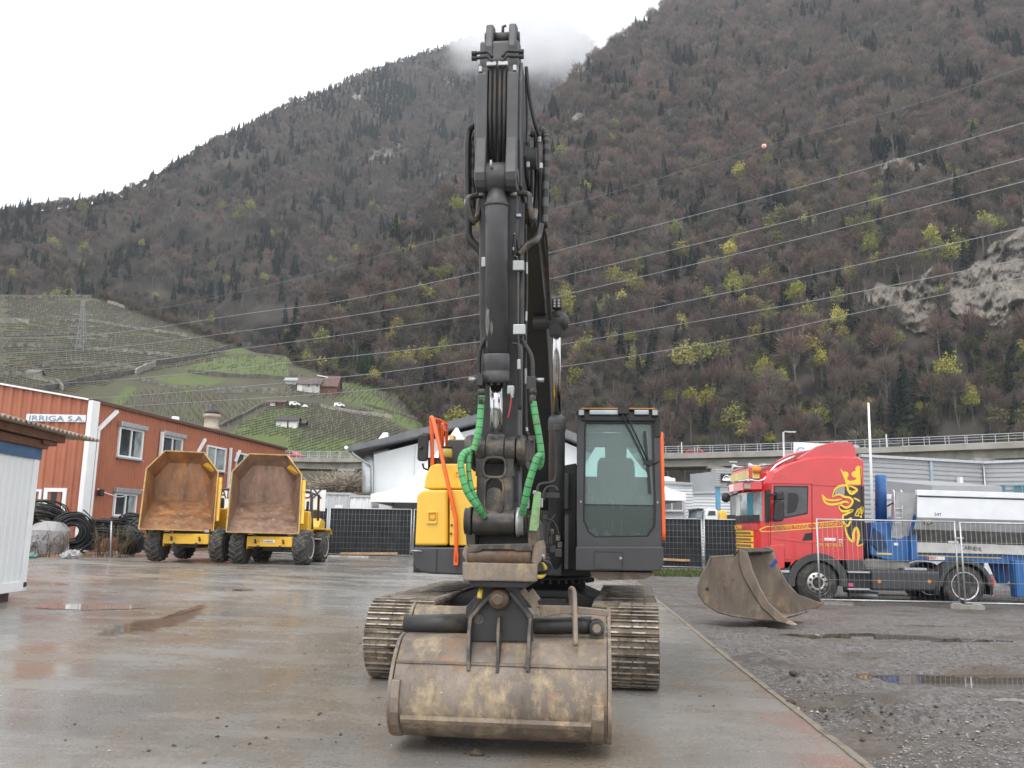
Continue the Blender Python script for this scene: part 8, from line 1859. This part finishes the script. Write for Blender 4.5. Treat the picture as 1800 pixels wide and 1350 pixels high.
# ================================================================ HOUSES ON THE VINEYARD HILL
def s3h(px, py): return S3.pos(px, py)
def house(x0, x1, yb, ye, yr, label, wallm, roofm, name='farmhouse', gx=None, dep=7, extra=None):
    a, b = s3h(x0,yb), s3h(x1,yb); Y = min(a.y,b.y); z0 = min(a.z,b.z)-1; A, B = at(x0,ye,Y), at(x1,ye,Y); R_ = at((x0+x1)/2,yr,Y+dep/2)
    O = thing(name, label, 'house', ((A.x+B.x)/2,Y+dep/2,z0)); mb = MB(); mb.box(A.x,B.x,Y,Y+dep,z0,A.z); mb.prism([(Y,A.z),(Y+dep,A.z),(Y+dep/2,R_.z-.1)],'x',A.x+.01,B.x-.01); mb.build('wall', wallm, O, world=True)
    mb = MB(); e = .5
    for s in (0,1):
        y0 = Y-e if s == 0 else Y+dep+e; mb.add([(A.x-e,y0,A.z-.3),(B.x+e,y0,A.z-.3),(B.x+e,Y+dep/2,R_.z),(A.x-e,Y+dep/2,R_.z),(A.x-e,y0,A.z-.1),(B.x+e,y0,A.z-.1),(B.x+e,Y+dep/2,R_.z+.2),(A.x-e,Y+dep/2,R_.z+.2)], [(0,1,2,3),(7,6,5,4),(0,4,5,1),(1,5,6,2),(2,6,7,3),(3,7,4,0)])
    mb.build('roof', roofm, O, world=True); return O, A, B, Y, z0
m_plaster = M('pale_plaster', (.50,.49,.46), .85, var=.2, scale=1, dirt=(.25,.23,.2), amt=.4); m_slate = M('brown_slate', (.115,.085,.075), .8, var=.3, scale=1); m_redplank = M('red_brown_planks', (.15,.06,.045), .8, var=.3); m_whitewash = M('whitewash', (.74,.73,.70), .8, var=.1)
O, A, B, Y, z0 = house(523, 562, 687, 674, 665, 'pale farmhouse with brown slate roof beside the red barn', m_plaster, m_slate, dep=6)
mb = MB(); p, q = at(523,675,Y), at(531,683,Y); mb.box(p.x,q.x,Y-.05,Y-.01,z0+1,p.z); mb.build('white_gable', m_whitewash, O, world=True)
for px in (541,556): p, q = at(px,676,Y), at(px+3,680,Y); mb = MB(); mb.box(p.x,q.x,Y-.06,Y-.01,q.z,p.z); mb.build('window', m_window, O, world=True)
O, A, B, Y, z0 = house(562, 592, 690, 678, 662, 'red brown barn with steep roof and pale ridge on the vineyard hill', m_redplank, M('rust_tiles',(.14,.08,.065),.8,var=.3), 'barn', dep=6)
mb = MB(); p, q = at(558,661,Y+2.5), at(577,666,Y+2.5); mb.bar(p+V((0,0,.2)), q+V((0,0,.4)), .8,.25); mb.build('ridge_sheet', m_white, O, world=True)
house(502, 520, 674, 668, 665, 'small grey outbuilding left of the farmhouse', m_plaster, M('grey_tin',(.32,.33,.33),.6), 'outbuilding', dep=3)
O, A, B, Y, z0 = house(486, 522, 749, 738, 733, 'low white hut with dark flat roof in the green plot', m_whitewash, M('dark_tar_roof',(.06,.05,.045),.8), 'vineyard_hut', dep=3)
p, q = at(505,739,Y), at(507,748,Y); mb = MB(); mb.box(p.x,q.x,Y-.05,Y-.01,z0+.5,p.z); mb.build('door', m_dark, O, world=True)
house(523, 535, 749, 743, 740, 'dark lean-to shed touching the right side of the white hut', m_dark, m_dark, 'lean_to_shed', dep=2)
house(469, 483, 712, 706, 704, 'tiny white shed at the left end of the track', m_whitewash, m_slate, 'shed', dep=2); house(485, 500, 713, 706, 704, 'tiny brown shed right of the tiny white one', m_redplank, m_slate, 'shed', dep=2)
house(47, 67, 659, 654, 651, 'small pale stone hut among the rubble walls on the far left', m_plaster, m_stone, 'stone_hut', dep=2.5)
def van(px, py, label, L=2.9):
    p = s3h(px,py); C_ = thing('parked_van', label, 'van', (p.x,p.y-1,p.z), rad(4), 'white vans by the vineyard track'); mb = MB(); l = L/2
    mb.prism([(-l,.25),(-l,1.0),(-l+.2,1.25),(l-1.2,1.3),(l-.7,.9),(l-.05,.75),(l,.3)],'y',-.8,.8); b_ = mb.build('body', m_white, C_, bevel=.08); mb = MB(); mb.prism([(l-1.7,.85),(l-1.6,1.18),(l-1.3,1.2),(l-.9,.85)],'y',-.82,.82); mb.build('window', m_window, b_)
    for x in (-l+.7,l-.7): mb = MB(); mb.cyl((x,-.82,.3),(x,.82,.3),.3,12); mb.build('wheel', m_tire, C_)
van(520, 715.5, 'white van parked on the track right of the tiny sheds'); van(598, 717.5, 'white van parked farther right along the track'); 
mb = MB(); p = s3h(537,716); mb.prism([(p.x-.9,p.z),(p.x+.9,p.z),(p.x+.4,p.z+.6),(p.x-.2,p.z+.7)],'y',p.y-1,p.y); tag(mb.build('white_tarpaulin', m_white), 'small white tarpaulin heap beside the left van', 'tarpaulin')

# ================================================================ SINGLE TREES
PM = {}
def solo(px, py, S, h, kind, label, tint=None, name='tree', group=None):
    """one tree of its own: trunk and crown, standing on the slope"""
    p = S.pos(px, py) if S else ground(px, py); key = (kind, h, px); rs = random.getstate()
    if kind == 'c': cr, tr = conifer(int(px), h=h, cr=h*.19)
    else: cr, tr = bare_tree(int(px), h=h, cr=h*.31, leafy=1 if kind == 'y' else 0, nb=80 if kind == 'y' else 46)
    random.setstate(rs); O = thing(name, label, 'tree', tuple(p+V((0,0,-.3))), 0, group)
    col = tint or {'y': (.30,.29,.055), 'b': (.16,.125,.105), 'c': (.028,.045,.028), 'o': (.13,.125,.05)}[kind]; k = 'crown_%.2f_%.2f' % (col[0], col[1])
    if k not in PM: PM[k] = twig_mat(k, col)
    cr.build('crown', PM[k], O); tr.build('trunk', m_bark, O); return O
for px, py, h, lb in ((1620,752,8.5,'round bright yellow green tree above the viaduct at the right'),(1557,775,5,'small yellow bush tree just above the viaduct railing right of the flagpole'),(1212,722,9,'yellow green tree on the slope right of the excavator cab roof'),(1109,622,11,'olive green tree on the slope above the excavator cab'),
    (1355,790,6,'small yellow shrub tree just above the viaduct left of the street lamp')):
    solo(px, py, S1, h, 'y', lb, group='yellow green spring trees')
for px, py, h, lb in ((368,585,13,'large yellow green tree at the upper right corner of the vineyard'),(412,600,8,'smaller yellow green tree below the large one beside the ramp wall'),(272,545,11,'tall narrow yellow green tree at the vineyard edge'),(145,470,17,'broad yellow green tree high in the wood above the vineyard'),(655,525,11,'yellow green tree at the foot of the far ridge left of the excavator arm'),(18,500,10,'yellowish tree at the left edge above the vineyard')):
    solo(px, py, S2, h, 'y', lb, group='yellow green spring trees')
rnd = random.Random(12)
for k in range(18):
    px = 535+k*8.0+rnd.uniform(-3,3); solo(px, 672+rnd.uniform(-10,2)+ (k-9)*.2, S1 if px > 560 else S2, rnd.uniform(10,13.5), 'c', 'dark green spruce in the grove behind the farmhouse', (.035,.062,.026), 'spruce', 'spruce grove behind the farmhouse')
for px, py, h, lb in ((667,668,13,'slim pale birch with white trunk left of the excavator mast'),(530,640,12,'pale leafless tree left of the spruce grove')):
    solo(px, py, S1, h, 'b', lb, (.24,.21,.19), 'bare_tree')
# grey scrub bank under the viaduct
rnd = random.Random(5)
for k in range(26):
    px = 1168+k*5.2+rnd.uniform(-2,2) if k < 24 else 1300+k; Y = rnd.uniform(112,124); p = at(px, 900, Y); p.z = .3; rs = random.getstate(); cr, tr = bare_tree(k+300, h=rnd.uniform(6,9.5), cr=3.0, nb=60); random.setstate(rs)
    O = thing('scrub_tree', 'grey leafless scrub tree under the viaduct right of the excavator', 'tree', tuple(p), 0, 'scrub trees under the viaduct'); kk = 'scrub_twigs'
    if kk not in PM: PM[kk] = twig_mat(kk, (.135,.115,.085))
    cr.build('crown', PM[kk], O); tr.build('trunk', m_bark, O)
# dark green bank and hedge under the left part of the viaduct
t = NT('bank_grass'); t.set('Base Color', t.ramp(t.noise(.5, 7, .7), [(.35,(.022,.035,.012)),(.55,(.05,.075,.02)),(.7,(.09,.12,.03))])); t.set('Roughness', .95)
mb = MB(); rg = []
for i in range(30): x = -62+i*2.0; rg.append([V((x, 150+j*1.0, .3+5.0*sstep(0,9,j)+.4*noise.noise(V((x*.3,j*.4,0))))) for j in range(13)])
mb.loft(rg, closed=False, caps=False); tag(mb.build('grass_bank', t.mat), kind='structure')
# ================================================================ HAZE AND MIST
zmax = max((o.matrix_world @ V(c)).z for o in bpy.data.objects if o.type == 'MESH' and o.name.startswith('mountain') for c in o.bound_box) + 60
t = bpy.data.materials.new('haze_air'); t.use_nodes = True; n = t.node_tree; n.nodes.clear()
vo = n.nodes.new('ShaderNodeVolumePrincipled'); vo.inputs['Color'].default_value = (.86,.93,1,1); vo.inputs['Density'].default_value = .00015; vo.inputs['Anisotropy'].default_value = .2
ou = n.nodes.new('ShaderNodeOutputMaterial'); n.links.new(vo.outputs[0], ou.inputs['Volume'])
mb = MB(); mb.box(-1700, 1300, -40, 1500, -40, zmax)
o = mb.build('haze', t); o['kind'] = 'stuff'
def mist(px, py, Y, rx, ry, rz, dens, seed):
    c = at(px, py, Y); t = bpy.data.materials.new('mist_%d' % seed); t.use_nodes = True; n = t.node_tree; n.nodes.clear()
    tc = n.nodes.new('ShaderNodeTexCoord'); mp = n.nodes.new('ShaderNodeMapping'); mp.inputs['Scale'].default_value = (1/rx,1/ry,1/rz); mp.inputs['Location'].default_value = (0,0,-1)
    ln = n.nodes.new('ShaderNodeVectorMath'); ln.operation = 'LENGTH'; nz = n.nodes.new('ShaderNodeTexNoise'); nz.inputs['Scale'].default_value = 2.2; nz.inputs['Detail'].default_value = 5; mp2 = n.nodes.new('ShaderNodeMapping'); mp2.inputs['Location'].default_value = (seed*3.1,seed*1.7,0)
    L = n.links.new; L(tc.outputs['Object'], mp.inputs[0]); L(mp.outputs[0], ln.inputs[0]); L(mp.outputs[0], mp2.inputs[0]); L(mp2.outputs[0], nz.inputs['Vector'])
    a = n.nodes.new('ShaderNodeMath'); a.operation = 'MULTIPLY_ADD'; L(nz.outputs[0], a.inputs[0]); a.inputs[1].default_value = 1.5; a.inputs[2].default_value = -.05
    s = n.nodes.new('ShaderNodeMath'); s.operation = 'SUBTRACT'; L(a.outputs[0], s.inputs[0]); L(ln.outputs['Value'], s.inputs[1]); s.use_clamp = True
    m = n.nodes.new('ShaderNodeMath'); m.operation = 'MULTIPLY'; L(s.outputs[0], m.inputs[0]); m.inputs[1].default_value = dens
    vo = n.nodes.new('ShaderNodeVolumePrincipled'); vo.inputs['Color'].default_value = (.99,.99,1,1); L(m.outputs[0], vo.inputs['Density']); ou = n.nodes.new('ShaderNodeOutputMaterial'); L(vo.outputs[0], ou.inputs['Volume'])
    mb = MB(); mb.loft([[V((c.x+rx*math.cos(a_)*math.cos(ph), c.y+ry*math.sin(a_)*math.cos(ph), c.z+rz*math.sin(ph))) for a_ in [i*math.pi/12 for i in range(24)]] for ph in [(j-6)*math.pi/12.4 for j in range(13)]])
    o = mb.build('mist', t); tag(o, 'bank of white mist drifting over the saddle behind the excavator arm', 'mist', kind='stuff')
mist(1000, 12, 800, 175, 95, 118, .060, 1)
mist(870, 62, 880, 100, 60, 75, .045, 2)
